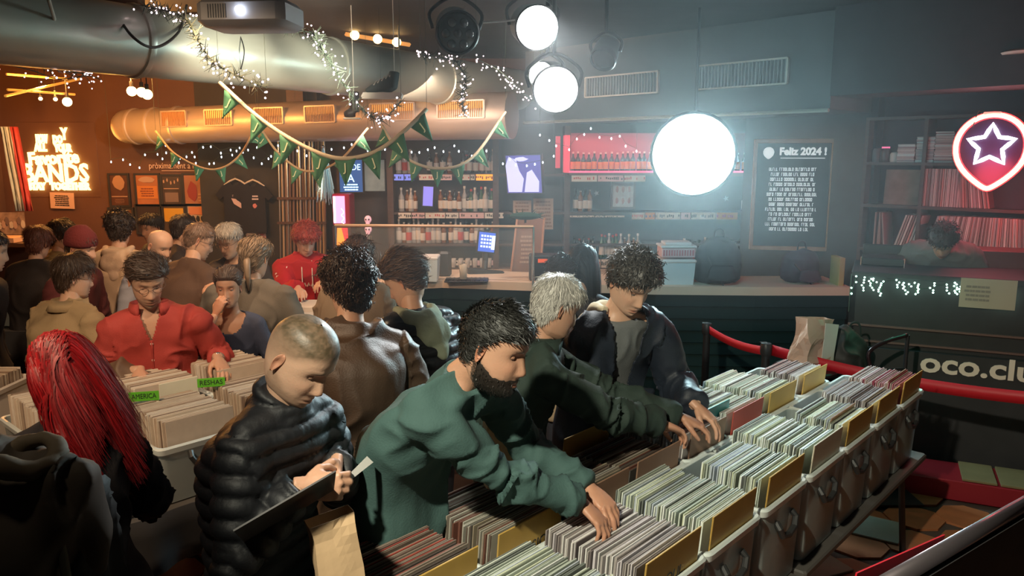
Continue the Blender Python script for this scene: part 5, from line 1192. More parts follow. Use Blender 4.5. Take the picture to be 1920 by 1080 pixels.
# t-shirts on hangers
for k,(x,y) in enumerate(((441,338),(474,340))):
    c=W_(x,y,9.83-.01*k); r_=empty('tshirt',c,'black t-shirt on a pale hanger, %s'%('left one, with a pinkish winged print' if k==0 else 'right one, with small white lettering and a round badge'),'t-shirt')
    MB().tube([(-.14,0,-.06),(-.07,0,-.01),(0,0,.02),(.07,0,-.01),(.14,0,-.06)],.011,6).build('hanger',m_cream,r_); MB().tube(bezier([(0,0,.02),(0,0,.06),(.02,0,.075),(.03,0,.06)],12),.004,6).build('hook',m_chrome,r_)
    P=[(-.06,0),(-.16,-.05),(-.25,-.16),(-.19,-.22),(-.15,-.18),(-.15,-.62),(.15,-.62),(.15,-.18),(.19,-.22),(.25,-.16),(.16,-.05),(.06,0),(.03,-.04),(-.03,-.04)]
    MB().prism(P,(0,.0,-.02),Xv,Zv,.03).build('shirt_body',mat('black_cotton',(.015,.014,.02),.9,var=.3,bump=.002,bs=20),r_)
    pm=mat('tee_print',(.6,.42,.42),.7)
    if k==0: MB().prism([(-.08,.06),(-.02,.05),(.06,-.02),(.09,-.08),(.03,-.06),(-.05,-.01)],(.03,-.035,-.28),Xv,Zv,.002).build('print',pm,r_); bars(r_,.02,-.19,.14,.05,1,mat('tee_grey',(.25,.2,.22),.7),y=-.034)
    else: bars(r_,.03,-.2,.09,.07,2,mat('tee_white',(.75,.6,.6),.7),y=-.034); blob(r_,.02,-.30,.055,.06,mat('tee_badge',(.6,.2,.2),.6),y=-.035)
s_,w,h=sheet('price_poster','small pink and red framed sheet below the t-shirts','poster',462,434,500,459,mat('pinksheet',(.6,.33,.3),.6),Y=9.86); bars(s_,.05,0,w*.5,h*.7,4,mat('redprint',(.5,.05,.05),.6)); 
# slatted screen of metal and cane rods
rd=empty('rod_screen',W_(565,400,9.6),'tall screen of vertical cane and metal rods behind the red-haired barkeeper','screen')
for i in range(17):
    x=522+i*5.4; a=W_(x,262,9.6); b=W_(x,500,9.6); b[2]=.01; j=rnd.uniform(-.01,.01)
    MB().tube([a+[j,0,0],(a+b)/2+[j+.01*math.sin(i),.01,0],b+[j,0,0]],rnd.choice((.009,.013,.016)),8).build('rod',rnd.choice((mat('cane',(.42,.30,.2),.4),mat('rod_metal',(.6,.55,.5),.3,metal=.9),mat('cane_dark',(.2,.11,.08),.45))),rd,world=True)
for y in (372,418): a=W_(520,y,9.57);b=W_(612,y,9.57); MB().box(((a+b)/2),(b[0]-a[0],.02,.03)).build('crossbar',m_dwood,rd,world=True)
# silver tassel
tc=W_(606,295,9.2); tr_=empty('tinsel_tassel',tc,'silvery blue tinsel tassel hanging among the pennants','tassel')
q=MB(); r=random.Random(5)
for i in range(70):
    a=r.uniform(0,2*PI); rr=.11*math.sqrt(r.random()); L_=r.uniform(.36,.55); q.tube([(0,0,.12),(rr*.5*math.cos(a),rr*.5*math.sin(a),-.05),(rr*math.cos(a),rr*math.sin(a),-L_)],.0035,3,cap=False)
T(q.build('strands',mat('tinsel',(.55,.75,.8),.25,metal=.8,emit=(.4,.7,.8),es=.12),tr_),kind='stuff'); MB().sph((0,0,.12),.02,10,8).build('knot',m_chrome,tr_,smooth=True)
# ---- dark panel with screens behind the bar ----------------------------------
dp=W_(695,420,9.5); T(MB().box((dp[0],9.75,1.5),(.85,.2,3.0)).build('trim_12',mat('brown_panel',(.10,.055,.045),.5,var=.2)),kind='structure')
def screen(name,label,x0,y0,x1,y1,Y,em,rot=(0,0,0),th=.04,cat='screen'):
    a,b=W_(x0,y0,Y),W_(x1,y1,Y); c=(a+b)/2; w=abs(b[0]-a[0]);h=abs(b[2]-a[2]); root=empty(name,c,label,cat,rot=rot)
    MB().box((0,th/2+.004,0),(w+.03,th,h+.03),bev=.008).build('casing',m_dark,root); MB().box((0,-.002,0),(w,.004,h)).build('panel',em,root); return root,w,h
s_,w,h=screen('wall_screen','blue screen with white lettering behind the bar, left of the bottles',636,300,680,360,9.3,ematt('scr_navy',(.02,.09,.28),1.0),rot=(0,0,.1))
ws=ematt('scr_white',(.55,.85,1),2.2)
text('VA',.13,ws,facing((-.04,-.008,-.03),Xv,Zv),s_,width=.16); text('DE',.1,ws,facing((.06,-.008,.1),Xv,Zv),s_,width=.1); bars(s_,0,-.13,w*.75,.09,3,ws,y=-.008)
s_,w,h=screen('video_screen','dim grey picture beside the blue screen',683,300,722,358,9.35,mat('scr_grey',(.2,.25,.25),.5,var=.7,vs_=9,emit=(.2,.25,.25),es=.25))
for k,y in enumerate((311,352)):
    c=W_(715+k*3,y,9.2); r_=empty('round_plate',c,'%s round metal plate beside the dim picture'%('upper' if k==0 else 'lower'),'plate'); MB().lathe([(.001,0),(.09,0),(.1,.012),(.085,.02),(.06,.014),(.001,.014)],(0,0,0),(0,-1,0),24).build('disc',mat('plate_blue',(.3,.38,.5),.4,metal=.3),r_,smooth='auto'); MB().lathe([(.03,.014),(.04,.018),(.045,.014)],(0,0,0),(0,-1,0),16).build('emblem',m_dark,r_,smooth=True)
# pink lit fridge sign and flame coloured lower half
c=W_(640,405,9.1); r_=empty('beer_fridge',c,'slim lit fridge with a pink glowing header and red and orange door','fridge')
a,b=W_(627,366,9.1)-c,W_(655,420,9.1)-c; MB().box((0,.15,(a[2]+b[2])/2),(.2,.3,a[2]-b[2]+.03),bev=.01).build('header_case',mat('fridge_red',(.4,.01,.06),.4),r_)
MB().box((-.02,-.006,(a[2]+b[2])/2),(.13,.012,a[2]-b[2]-.02)).build('header_panel',ematt('pink_panel',(1,.32,.62),2.0),r_); MB().box((-.075,-.012,(a[2]+b[2])/2),(.02,.012,a[2]-b[2]-.03)).build('tube',ematt('pink_tube',(1,.8,.95),7),r_)
MB().tube(bezier([(.02+.018*math.sin(i*2.2),-.016,-.12+i*.026) for i in range(9)],30),.005,5).build('script_mark',ematt('letter_pinkwhite',(1,.7,.85),2),r_,smooth=True)
z0=W_(640,424,9.1)[2]-c[2]; MB().box((0,.15,z0-.45),(.22,.3,.9),bev=.01).build('cabinet',mat('fridge_dark',(.06,.015,.02),.4),r_)
MB().prism([(-.05,0),(.02,0),(.06,-.25),(.0,-.42),(-.08,-.42)],(0,-.006,z0-.02),Xv,Zv,.006).build('door_glow',ematt('flame_orange',(1,.28,.03),1.6),r_); MB().prism([(.0,0),(.07,0),(.08,-.35),(.02,-.40),(.045,-.2)],(0,-.012,z0-.02),Xv,Zv,.006).build('door_stripe',ematt('flame_red',(1,.03,.04),1.4),r_)
# skull beer tap
c=W_(690,415,8.3); r_=empty('beer_tap',(c[0],c[1],ZB+.0),'beer tap column topped with two pale pink skulls','tap'); zt=c[2]-ZB
MB().tube([(0,0,0),(0,0,zt-.15)],.03,12).build('column',m_chrome,r_,smooth='auto'); MB().tube(bezier([(0,0,zt-.16),(0,-.08,zt-.14),(0,-.12,zt-.22)],12),.012,8).build('spout',m_chrome,r_,smooth=True)
pkm=mat('skull_pink',(.85,.5,.6),.4,emit=(1,.5,.6),es=.35)
for dz in (.02,-.085): q=MB(); q.sph((0,0,zt+dz),(.038,.042,.042),14,10); q.box((0,-.02,zt+dz-.035),(.04,.035,.03),bev=.008); q.build('skull',pkm,r_,smooth='auto'); [MB().sph((s*.015,-.036,zt+dz+.002),.01,8,6).build('socket',m_dark,r_) for s in(-1,1)]
# counter glass screen with brown rail
a=dep(628,424,7.05); b=dep(1000,424,6.9); zr=(a[2]+b[2])/2; a[2]=b[2]=zr
gs=empty('sneeze_screen',(b[0],b[1],ZB),'clear screen on the counter with a brown top rail and thin post','screen')
d_=nrm(b-a); MB().tube([a,b],.018,4,ry=.014).build('top_rail',mat('rail_brown',(.5,.33,.2),.5),gs,world=True)
for p in (a,b): MB().tube([[p[0],p[1],ZB],[p[0],p[1],zr]],.011,8).build('post',m_chrome,gs,world=True)
q=MB(); n_=np.array([-d_[1],d_[0],0])*.003; q.add([[a[0],a[1],ZB+.05],[b[0],b[1],ZB+.05],[b[0],b[1],zr-.02],[a[0],a[1],zr-.02]],[(0,1,2,3)]); q.build('pane',mat('clear_pane',(.9,.95,.95),.05,alpha=.06),gs,world=True,solid=.004)
# television
s_,w,h=screen('television','wall television showing a grey and violet concert picture',948,291,1016,362,8.9,mat('tv_pic',(.05,.05,.2),.4,emit=(.10,.09,.38),es=.9),rot=(.12,-.02,-.35),th=.05,cat='television')
tvw=ematt('tv_light',(.62,.6,.95),1.1); MB().prism([(-.14,-.2),(.02,-.2),(.05,-.05),(.0,.04),(-.03,.16),(-.12,.2),(-.16,.1)],(-.05,-.006,0),Xv,Zv,.002).build('picture',tvw,s_); MB().prism([(.0,-.2),(.17,-.2),(.18,-.08),(.1,.05),(.04,.02)],(0,-.006,0),Xv,Zv,.002).build('picture',tvw,s_); blob(s_,-.02,.17,.16,.05,tvw,y=-.006)
MB().tube([(0,.06,0),(0,.3,.05)],.02,8).build('wall_bracket',m_dark,s_)
screen('tablet','small violet-lit tablet among the bottles of the middle shelf',793,350,812,386,9.1,ematt('tablet_lit',(.3,.25,.9),1.0),rot=(0,.06,0),th=.012)
s_,w,h=screen('till_screen','blue till screen on a stand behind the counter',897,436,928,472,7.75,ematt('till_blue',(.05,.14,.7),1.1),rot=(-.15,.12,.15),th=.03)
tw=ematt('till_white',(.7,.8,1),1.4)
for i in range(4):
    for j in range(4): MB().box((-.05+j*.028,-.006,.06-i*.035),(.02,.003,.02)).build('key',tw,s_)
MB().box((.065,-.006,0),(.035,.003,.14)).build('side_field',tw,s_)
MB().tube([(0,.03,-.08),(.01,.06,-.18),(.01,.04,-.27)],.03,8).build('stand',m_dark,s_); MB().box((.01,.04,-.33),(.36,.32,.12),bev=.02).build('cash_drawer',m_dark,s_)
# wooden menu easel, dark plush on the rail, chalk sign, snowflake
c=dep(985,450,7.9); r_=empty('menu_board',(c[0],c[1],ZB-.15),'tilted wooden menu board behind the counter post','board')
MB().prism([(-.16,-.05),(.14,-.05),(.19,.62),(-.08,.62)],(0,0,.05),Xv,Zv,.02).build('panel',mat('menu_wood',(.28,.13,.08),.5,var=.2),r_)
for (x0_,x1_) in ((-.16,-.08),(.14,.19)): MB().tube([(x0_,-.03,0),(x1_,-.03,.68)],.012,6).build('frame_side',mat('menu_frame',(.5,.24,.14),.5),r_)
bars(r_,.02,.36,.16,.3,7,mat('menu_print',(.5,.3,.2),.6),y=-.026)
c=dep(985,405,6.95); r_=empty('plush_cactus',c,'dark green spiky fabric ornament lying on the brown rail','ornament')
q=MB(); q.sph((0,0,0),(.14,.05,.035),16,10)
for i in range(26): a=rnd.uniform(0,2*PI); q.tube([(.11*math.cos(a),0,.02*math.sin(a)),(.17*math.cos(a)+rnd.uniform(-.02,.02),rnd.uniform(-.03,.03),.055*math.sin(a)+rnd.uniform(-.02,.03))],[.006,.001],4)
q.build('body',mat('dark_green_plush',(.015,.05,.03),.9),r_,smooth=True); MB().tube([(0,0,-.03),(.0,0,-.06)],.01,6).build('clip',m_dark,r_)
# boards behind: pale paper price board
s_,w,h=sheet('price_board','pale brick-like board under the television','board',1000,372,1037,430,mat('brickboard',(.42,.3,.22),.7,var=.3),Y=9.2); bars(s_,0,0,w*.9,h*.9,8,mat('board_line',(.25,.15,.1),.7))
s_,w,h=sheet('price_board','second pale board left below the television','board',962,376,996,404,MATS['brickboard'],Y=9.2); bars(s_,0,0,w*.9,h*.9,4,MATS['board_line'])
# red sticker and emblem box on the counter
c=dep(1022,492,7.3); r_=empty('black_box',(c[0],c[1],ZB),'black box with an orange sticker and a white snowflake on the counter','box'); MB().box((0,0,.12),(.3,.2,.24),bev=.02).build('box',m_dark,r_); MB().box((-.02,-.104,.19),(.10,.006,.035)).build('sticker',ematt('orange_sticker',(1,.12,.03),.6),r_)
q=MB(); 
for i in range(6): a=i*PI/3; q.tube([(.06,-.106,.07),(.06+.04*math.cos(a),-.106,.07+.04*math.sin(a))],.005,5)
q.build('snowflake',m_cream,r_)
# white lidded tubs, drinking glass, mat, neon puck
def tub(x,y,d,w,dd,h,label,rz=0,lid=True,mm=None):
    c=dep(x,y,d); r_=empty('storage_tub',(c[0],c[1],ZB),label,'tub',rz=rz); q=MB(); q.tube([(0,0,0),(0,0,h*.5),(0,0,h)],[w*.46,w*.485,w*.5],4,ry=[dd*.46,dd*.485,dd*.5]); 
    V=np.concatenate(q.v); ca,sa=math.cos(PI/4),math.sin(PI/4); V=np.stack([(V[:,0]*ca-V[:,1]*sa)*1.40,(V[:,0]*sa+V[:,1]*ca)*1.40*dd/w*(w/dd)**0,V[:,2]],1); q.v=[V]; q.build('tub_body',mm or mat('milky_plastic',(.62,.72,.76),.35),r_)
    if lid: MB().box((0,0,h+.012),(w*1.03,w*1.0,.03),bev=.012).build('lid',m_white,r_)
    return r_
tub(797,505,7.3,.26,.26,.20,'white lidded tub on the counter behind the sage hood')
tb=tub(1266,510,7.15,.31,.3,.20,'pale blue lidded tub on the counter with a red-edged book on top')
b_=empty('book_stack',tb.location+Vector((0,0,.24)),'white boxes with a red dotted edge stacked on the pale blue tub','box'); MB().box((0,0,.045),(.30,.24,.085),bev=.008).build('carton',mat('carton_pink',(.7,.45,.45),.6),b_); MB().box((0,0,.10),(.32,.26,.02),bev=.006).build('carton_lid',m_white,b_); MB().box((0,0,.125),(.24,.2,.025),bev=.006).build('top_carton',m_white,b_)
for i in range(12): MB().box((-.13+i*.0235,-.121,.045),(.014,.004,.05)).build('dot',mat('dot_red',(.5,.08,.1),.6),b_)
c=dep(875,522,7.25); mt=empty('bar_mat',(c[0],c[1],ZB+.001),'dark rubber bar mat on the pale counter','mat'); MB().box((0,0,.006),(.40,.24,.012),bev=.01).build('mat_body',m_dark,mt)
q=MB(); 
for i in range(9): q.box((-.16+i*.04,0,.014),(.012,.2,.006))
q.build('ribs',m_dark,mt)
gl=bpy.data.objects.new('beer_glass',gm.copy()); COL.objects.link(gl); gl.data.materials[0]=mat('stout_glass',(.6,.5,.38),.1,alpha=.7); gl.location=(c[0]-.03,c[1]-.02,ZB+.02); gl.scale=(1.25,1.25,1.35); T(gl,'half-full tumbler standing on the dark bar mat','glass')
c=dep(833,492,7.5); r_=empty('tap_badge',(c[0],c[1],ZB),'black rounded tap badge with a red-orange emblem','badge'); MB().box((0,0,.12),(.14,.06,.24),bev=.03).build('badge_body',m_dark,r_); MB().lathe([(.001,0),(.03,0),(.035,.006),(.03,.01),(.001,.01)],(0,-.03,.15),(0,-1,0),16).build('emblem',ematt('emblem_red',(1,.15,.05),.8),r_)
# backpacks on the counter
def backpack(x,y,d,w,h,label,m,rz=0,z=ZB):
    c=dep(x,y,d); r_=empty('backpack',(c[0],c[1],z),label,'backpack',rz=rz); q=MB(); q.tube([(0,0,0),(0,0,.04),(0,0,h*.35),(0,0,h*.7),(.01,0,h*.9),(.01,.01,h)],[w*.40,w*.5,w*.52,w*.46,w*.32,w*.08],20,ry=[.09,.12,.14,.12,.08,.02],hint=(0,1,0)); V,N,F=remesh(q,.012,3); V=V+N*((vnoise(V*14,2)-.5)*.03)[:,None]; link('bag_body',fast_mesh('bag_body',[(V,F,(1,1,1))]),m,r_)
    q=MB(); q.tube([(0,-.10,.03),(0,-.165,h*.15),(0,-.15,h*.42)],[w*.2,w*.34,w*.25],12,ry=[.03,.05,.03],hint=(0,1,0)); V,N,F=remesh(q,.012,2); link('front_pocket',fast_mesh('pocket',[(V,F,(1,1,1))]),m,r_)
    MB().tube(bezier([(-.04,.0,h*.97),(-.03,0,h+.06),(.03,0,h+.06),(.05,0,h*.97)],16),.009,6).build('grab_handle',m_dark,r_,smooth=True)
    MB().tube(bezier([(-.12,-.1,h*.6),(-.06,-.15,h*.3),(0,-.17,.02),(.02,-.2,-.04)],16),.008,4).build('strap',m_dark,r_)
m_bagk=mat('bag_black',(.02,.025,.03),.7,var=.2); m_bagp=mat('bag_plum',(.05,.025,.045),.7,var=.2)
backpack(1345,515,7.15,.42,.42,'tall black backpack standing on the counter right of the blue tub',m_bagk)
backpack(1500,510,7.2,.36,.30,'slumped plum-black bag on the counter under the Feliz 2024 board',m_bagp,rz=.2)
# ---- Feliz 2024 board -------------------------------------------------------
cF=dep(1484,366,7.5); r_=empty('menu_poster',cF,'framed dark wall board headed Feliz 2024 ! with lines of white print','board',rot=(0,0,-.22))
w,h=.70,1.02; MB().box((0,.01,0),(w,.03,h)).build('board',mat('board_slate',(.045,.06,.065),.5,var=.2),r_)
for s in(-1,1): MB().box((s*w/2,0,0),(.035,.05,h+.035),bev=.006).build('frame_side',mat('frame_wood',(.45,.28,.16),.5,var=.2),r_); MB().box((0,0,s*h/2),(w,.05,.04),bev=.006).build('frame_rail',MATS['frame_wood'],r_)
m_let=mat('board_letter',(.88,.9,.88),.6,emit=(.7,.8,.8),es=.6)  # print made to glow so it reads brighter; it is no lamp
text('Feliz 2024 !',.095,m_let,facing((.08,-.012,.41),Xv,Zv),r_,width=.42,off=.004); MB().box((.08,-.008,.35),(.40,.004,.007)).build('underline',m_let,r_)
def pick_shape(s=1,n=28):
    P=[]
    for i in range(n):
        t=2*PI*i/n; x=math.sin(t); y=math.cos(t); 
        yy=y if y>0 else -(abs(y)**1.0)*1.35; xx=x*(1 if y>0 else (1-abs(y)**1.9*.55*abs(y)))
        P.append((xx*.5*s*.95,(yy*.46+.05)*s))
    return P
MB().prism(pick_shape(.105),(-.23,-.008,.40),Xv,Zv,.004).build('pick_logo',m_let,r_)
for i in range(13):
    z=.245-i*.0475; r=random.Random(i+40); ww=(.44,.40,.41,.43,.41,.46,.42,.41,.47,.40,.41,.46,.38)[i]; q=MB(); x=-ww/2
    while x<ww/2-.012:   # blocks of unreadable condensed capitals
        nl=r.randint(2,8)
        for j in range(nl):
            if x>ww/2-.012: break
            k=r.randint(0,3)
            q.box((x+.003,-.010,z),(.0035,.003,.030)); 
            if k!=1: q.box((x+.008,-.010,z+.013),(.008,.003,.0045))
            if k!=2: q.box((x+.008,-.010,z-.013),(.008,.003,.0045))
            if k in(0,3): q.box((x+.012,-.010,z),(.0035,.003,.030))
            x+=.0165
        x+=.012
    q.build('print_line',m_let,r_)
for i in range(9): 
    o=MB().lathe([(.001,0),(.013 if i%2 else .016,0),(.013,.004),(.001,.004)],(-.28+i*.065,-.006,-.40),(0,-1,0),8 if i%3 else 5).build('icon',m_let,r_)
# round signs and pictures on the back bar
def roundsign(x,y,Y,r0,label,c1,c2):
    c=W_(x,y,Y); r_=empty('round_sign',c,label,'sign'); MB().lathe([(.001,0),(r0,0),(r0,.02),(r0*.9,.028),(r0*.88,.02),(.001,.02)],(0,0,0),(0,-1,0),28).build('disc',c1,r_,smooth='auto'); MB().lathe([(r0*.4,.02),(r0*.45,.026),(r0*.6,.026),(r0*.64,.02)],(0,0,0),(0,-1,0),24).build('ring',c2,r_,smooth='auto'); MB().prism([(r0*.28*math.cos(a)*(1 if i%2 else .45),r0*.28*math.sin(a)*(1 if i%2 else .45)) for i,a in enumerate(np.arange(10)*PI/5)],(0,-.022,0),Xv,Zv,.005).build('star',c2,r_)
sl=mat('sign_slate',(.05,.08,.09),.4); sg_=mat('sign_grey',(.35,.42,.45),.5)
roundsign(1118,362,9.2,.12,'dark round sign with a star left of the framed picture',sl,sg_); roundsign(1360,372,9.2,.13,'dark round sign right of the dazzling lamp',sl,sg_); roundsign(1393,428,9.1,.12,'dark round clock-like sign beside the board',sl,sg_); roundsign(1392,392,9.1,.09,'small reddish round sign above the clock-like one',mat('sign_rust',(.3,.1,.1),.5),sg_); roundsign(838,312,9.15,.13,'faded oval beer sign on the top shelf behind the pennants',mat('sign_tan',(.25,.15,.1),.6),mat('sign_brown',(.12,.06,.04),.6))
s_,w,h=sheet('framed_picture','pale framed picture with six small figures under the red-lit shelf','picture',1149,341,1187,388,mat('pic_pale',(.5,.55,.6),.6),Y=9.15,frame=m_dwood)
for i in range(3):
    for j in range(2): blob(s_,-.07+.07*i,.06-.13*j,.035,.08,mat('pic_fig',(.3,.12,.12),.6),seed=i+j,name='figure')
# ================================================================ RECORD SHELVES ON THE RIGHT
a0=dep(1622,300,6.95); a1=dep(1990,300,5.95); ds=nrm((a1-a0)*[1,1,0]); ns=np.array([-ds[1],ds[0],0]); a0=a0*[1,1,0]; LS=np.linalg.norm((a1-a0)[:2])
shf=empty('record_shelf',a0,'wall shelf of dark wood packed with records and discs under red light','shelf',rz=math.atan2(ds[1],ds[0]))
zt=dep(1622,221,6.95)[2]; z_=[dep(1620,y,6.95)[2] for y in (304,383,466)]; z_=[z_[0],z_[1],z_[2]]
MB().box((LS/2,.30,(zt+.5)/2),(LS,.02,zt-.5)).build('back_panel',mat('shelf_back',(.12,.05,.055),.6,var=.3),shf)
for x in (0,.48,LS): MB().box((x,.15,(zt+.6)/2),(.03,.3,zt-.6)).build('upright',m_dwood,shf)
for z in z_+[zt]: MB().box((LS/2,.15,z-.012),(LS,.31,.026)).build('shelf_board',m_dwood,shf)
def loc_(x,y,z): return a0+ds*x+ns*y+np.array([0,0,z])
SPM={}
def spine(x,z,hh,th,lean,col,label,group,dd=.26,em=None):
    key=(hh,th,col)
    if key not in SPM:
        mb=MB(); mb.box((0,0,hh/2),(th,dd,hh),bev=.0015); me=mb.mesh('sleeve'); me.materials.append(mat('spine_%02d%02d%02d'%tuple(int(c*99) for c in col),col,.5)); SPM[key]=me
    o=bpy.data.objects.new('shelved_record',SPM[key]); COL.objects.link(o); p=loc_(x,.15,z+.002); o.location=tuple(p); o.rotation_euler=(0,lean,math.atan2(ds[1],ds[0])); T(o,label,'record',group)
scol=[(.55,.5,.45),(.35,.25,.22),(.7,.66,.6),(.25,.15,.13),(.6,.3,.25),(.45,.42,.4)]
x=.50
while x<1.0: th=rnd.choice((.008,.012,.016)); spine(x,z_[1],.315,th,-.0 if x<.78 else -.09-(x-.78)*.5,rnd.choice(scol),'record spine on the middle shelf left of the neon pick','records on the middle shelf'); x+=th+.003
x=.56
while x<1.40: th=rnd.choice((.008,.011,.015)); spine(x,z_[2],.315,th,.22-.35*(x-.56)/.8,rnd.choice(scol),'record spine leaning on the lower shelf above the bowed head','records on the lower shelf'); x+=th+.003
for (x,l) in ((.12,0),(.15,.02),(.17,-.05),(.21,-.12)): spine(x,z_[2],.315,.014,l,rnd.choice(scol),'lone record leaning at the left end of the lower shelf','few records at the left of the lower shelf')
for i in range(7): spine(.29+i*.022,z_[2],.315,.015,.28,scol[i%6],'leaning record in the pack left of the divider on the lower shelf','leaning pack on the lower shelf')
# boxes, CDs and album face
b_=T(MB().box((.30,.12,.16),(.32,.02,.31),bev=.004).build('album_cover',mat('album_tan',(.28,.17,.13),.6,var=.5,vs_=10),origin=(0,0,0)),'worn tan album cover facing out on the middle shelf','album'); b_.location=tuple(a0+np.array([0,0,z_[1]])); b_.rotation_euler=(-.08,0,math.atan2(ds[1],ds[0]))
cdm=[mat('cd_%d'%i,c,.35) for i,c in enumerate(((.45,.25,.2),(.6,.4,.35),(.3,.12,.1),(.65,.6,.55)))]
cdme=[]
for m_ in cdm: q=MB(); q.box((0,0,0),(.142,.125,.0095),bev=.001); me=q.mesh('case'); me.materials.append(m_); cdme.append(me)
for k,(x,n) in enumerate(((.325,15),(.475,21),(.62,25),(.765,18))):
    for i in range(n):
        o=bpy.data.objects.new('disc_case',cdme[rnd.randrange(4)]); COL.objects.link(o); o.location=tuple(loc_(x+rnd.uniform(-.004,.004),.10,z_[0]+.0055+i*.0102)); o.rotation_euler=(0,0,math.atan2(ds[1],ds[0])+rnd.uniform(-.03,.03)); T(o,'disc case in the %s stack on the top shelf'%(['first from the left, low','second, taller','third and tallest','fourth, nearest the neon pick'][k]),'disc case','stack %d of disc cases'%(k+1))
for k,(x,n_,mm) in enumerate(((.06,'clear jar with a dark filling at the left end of the top shelf',mat('jar_grey',(.3,.3,.3),.2,alpha=.6)),(.135,'jar with a pink lit lid on the top shelf',mat('jar_dark',(.1,.08,.08),.3)),(.215,'small white mug on the top shelf',m_white))):
    r_=empty('jar' if k<2 else 'mug',loc_(x,.1,z_[0]),n_,'jar' if k<2 else 'mug'); hh=.12 if k<2 else .085; MB().lathe([(.001,0),(.035,0),(.04,.01),(.04,hh*.8),(.03,hh),(.027,hh),(.001,hh*.99)],n=16).build('vessel',mm,r_,smooth='auto')
    if k==1: MB().lathe([(.001,hh),(.034,hh),(.034,hh+.015),(.001,hh+.015)],n=16).build('lid',ematt('pink_lid',(1,.2,.4),.8),r_)
    if k==2: MB().tube(bezier([(.038,0,.07),(.065,0,.06),(.062,0,.03),(.038,0,.02)],12),.006,6).build('mug_handle',m_white,r_,smooth=True)
# neon pick with star
cN=dep(1857,281,5.95); r_=empty('neon_pick',cN,'neon guitar pick sign, red outline around a white star','sign',rz=math.atan2(ds[1],ds[0])*.8)
W2=.50; P=pick_shape(W2,44); path=[(x*.98,0,y*1.02-.0) for x,y in P]
MB().tube(path,.019,10,closed=True).build('outline_tube',ematt('neon_red',(1,.42,.26),3.6),r_,smooth=True); 
MB().tube([(x*1.0,.022,z) for x,y_,z in path],.026,8,closed=True).build('outline_backing',ematt('neon_red_deep',(1,.04,.05),2.2),r_,smooth=True)
MB().prism(pick_shape(W2*1.06,36),(0,.05,0),Xv,Zv,-.012).build('backboard',mat('acrylic_violet',(.04,.015,.05),.3),r_)
st=[(math.sin(i*PI/5)*(.165 if i%2==0 else .080),0,math.cos(i*PI/5)*(.165 if i%2==0 else .080)+.03) for i in range(10)]
st2=[]; 
for i in range(10): a=np.array(st[i]);b=np.array(st[(i+1)%10]); st2+= [a*.97+b*.03,a*.5+b*.5]
MB().tube(st2,.015,8,closed=True).build('star_tube',ematt('neon_white',(.8,.8,1),7),r_,smooth=True)
MB().box((-.01,.0,.265),(.12,.03,.035),bev=.01).build('mount',ematt('mount_glow',(1,.25,.2),1.8),r_); MB().tube(bezier([(-.06,0,.26),(-.10,-.01,.29),(-.12,-.01,.22),(-.13,0,.17)],16),.004,5).build('cable',m_cable,r_)
# ================================================================ DJ BOOTH
b0=dep(1597,508,5.75); zb_=b0[2]; db=np.array([math.sin(math.radians(115)),math.cos(math.radians(115)),0]); nb=np.array([-db[1],db[0],0]); b0=b0*[1,1,0]; LB_=2.2
bt=empty('dj_booth',b0,'black DJ booth with a ledge, edge trims and club lettering','booth',rz=math.atan2(db[1],db[0]))
MB().box((LB_/2,.35,zb_-.02),(LB_,.72,.04),bev=.01).build('desk_top',m_black,bt)
MB().box((LB_/2,.03,zb_/2+.42),(LB_,.04,zb_-.9)).build('front_panel',m_black,bt); MB().box((.02,.35,zb_/2),(.04,.68,zb_-.05)).build('side_panel',m_black,bt)
zl=[dep(1600,y,5.75)[2] for y in (610,640)]
for z in zl: MB().box((LB_/2,-.0,z),(LB_,.03,.014)).build('trim_strip',mat('trim_brown',(.16,.09,.08),.4),bt)
MB().box((LB_/2,-.02,zl[1]/2-.03),(LB_,.06,zl[1]-.02)).build('lower_panel',m_black,bt)
zl2=dep(1745,694,5.4)[2]; xl=np.linalg.norm((dep(1738,700,5.45)-b0)[:2])
text('oco.club',.20,mat('club_letter',(.75,.62,.5),.5,emit=(.5,.4,.3),es=.08),facing((xl-.08,-.055,zl2),Xv,Zv),bt,align='LEFT',ext=.004,width=.82,off=.005)
for i in range(8): MB().tube([(.0,-.02,zb_-.02),(.0,-.02,zb_-.3)],.004,4).build('wire',m_wire,bt) if i==0 else None
# green string lights along the booth edge
gl_=empty('string_lights',loc_(0,0,0)*0+b0+np.array([0,0,zb_]),'green-white string lights clustered along the booth edge','string lights',rz=math.atan2(db[1],db[0])); 
mg=ematt('green_led',(.55,1,.8),9); q=MB(); w_=MB(); r=random.Random(2); pts=[]
for (px_,py0,py1,n) in ((1601,512,555,4),(1618,517,546,6),(1633,520,545,6),(1652,525,555,8),(1682,522,540,4),(1697,528,552,7),(1718,528,552,8),(1747,528,550,5),(1775,530,552,4),(1790,528,552,8),(1801,530,548,4),(1870,545,572,16),(1895,545,578,9),(1640,520,530,3),(1708,530,538,2)):
    for i in range(n):
        y=py0+(py1-py0)*(i+.5)/n; 
        rr=ray(px_+r.uniform(-5,5),y); t=((b0-_C)@(-nb))/((rr)@(-nb)); p=_C+rr*t; l=p-b0; L3=np.array([l@db,-.022,l[2]-zb_]); q.sph(L3,.0065,6,4); pts.append(L3)
T(q.build('led_bulbs',mg,gl_),kind='stuff'); pts.sort(key=lambda p:p[0]); w_.tube([p+[0,.008,0] for p in pts],.0022,4); w_.build('wire',m_wire,gl_)
rr=ray(1851,550); t=((b0-_C)@nb)/(rr@nb); p=_C+rr*t-nb*.03; nt=empty('notice',p,'buff paper sheet taped to the booth front, green glow at its corner','paper',rz=math.atan2(db[1],db[0])-.0)
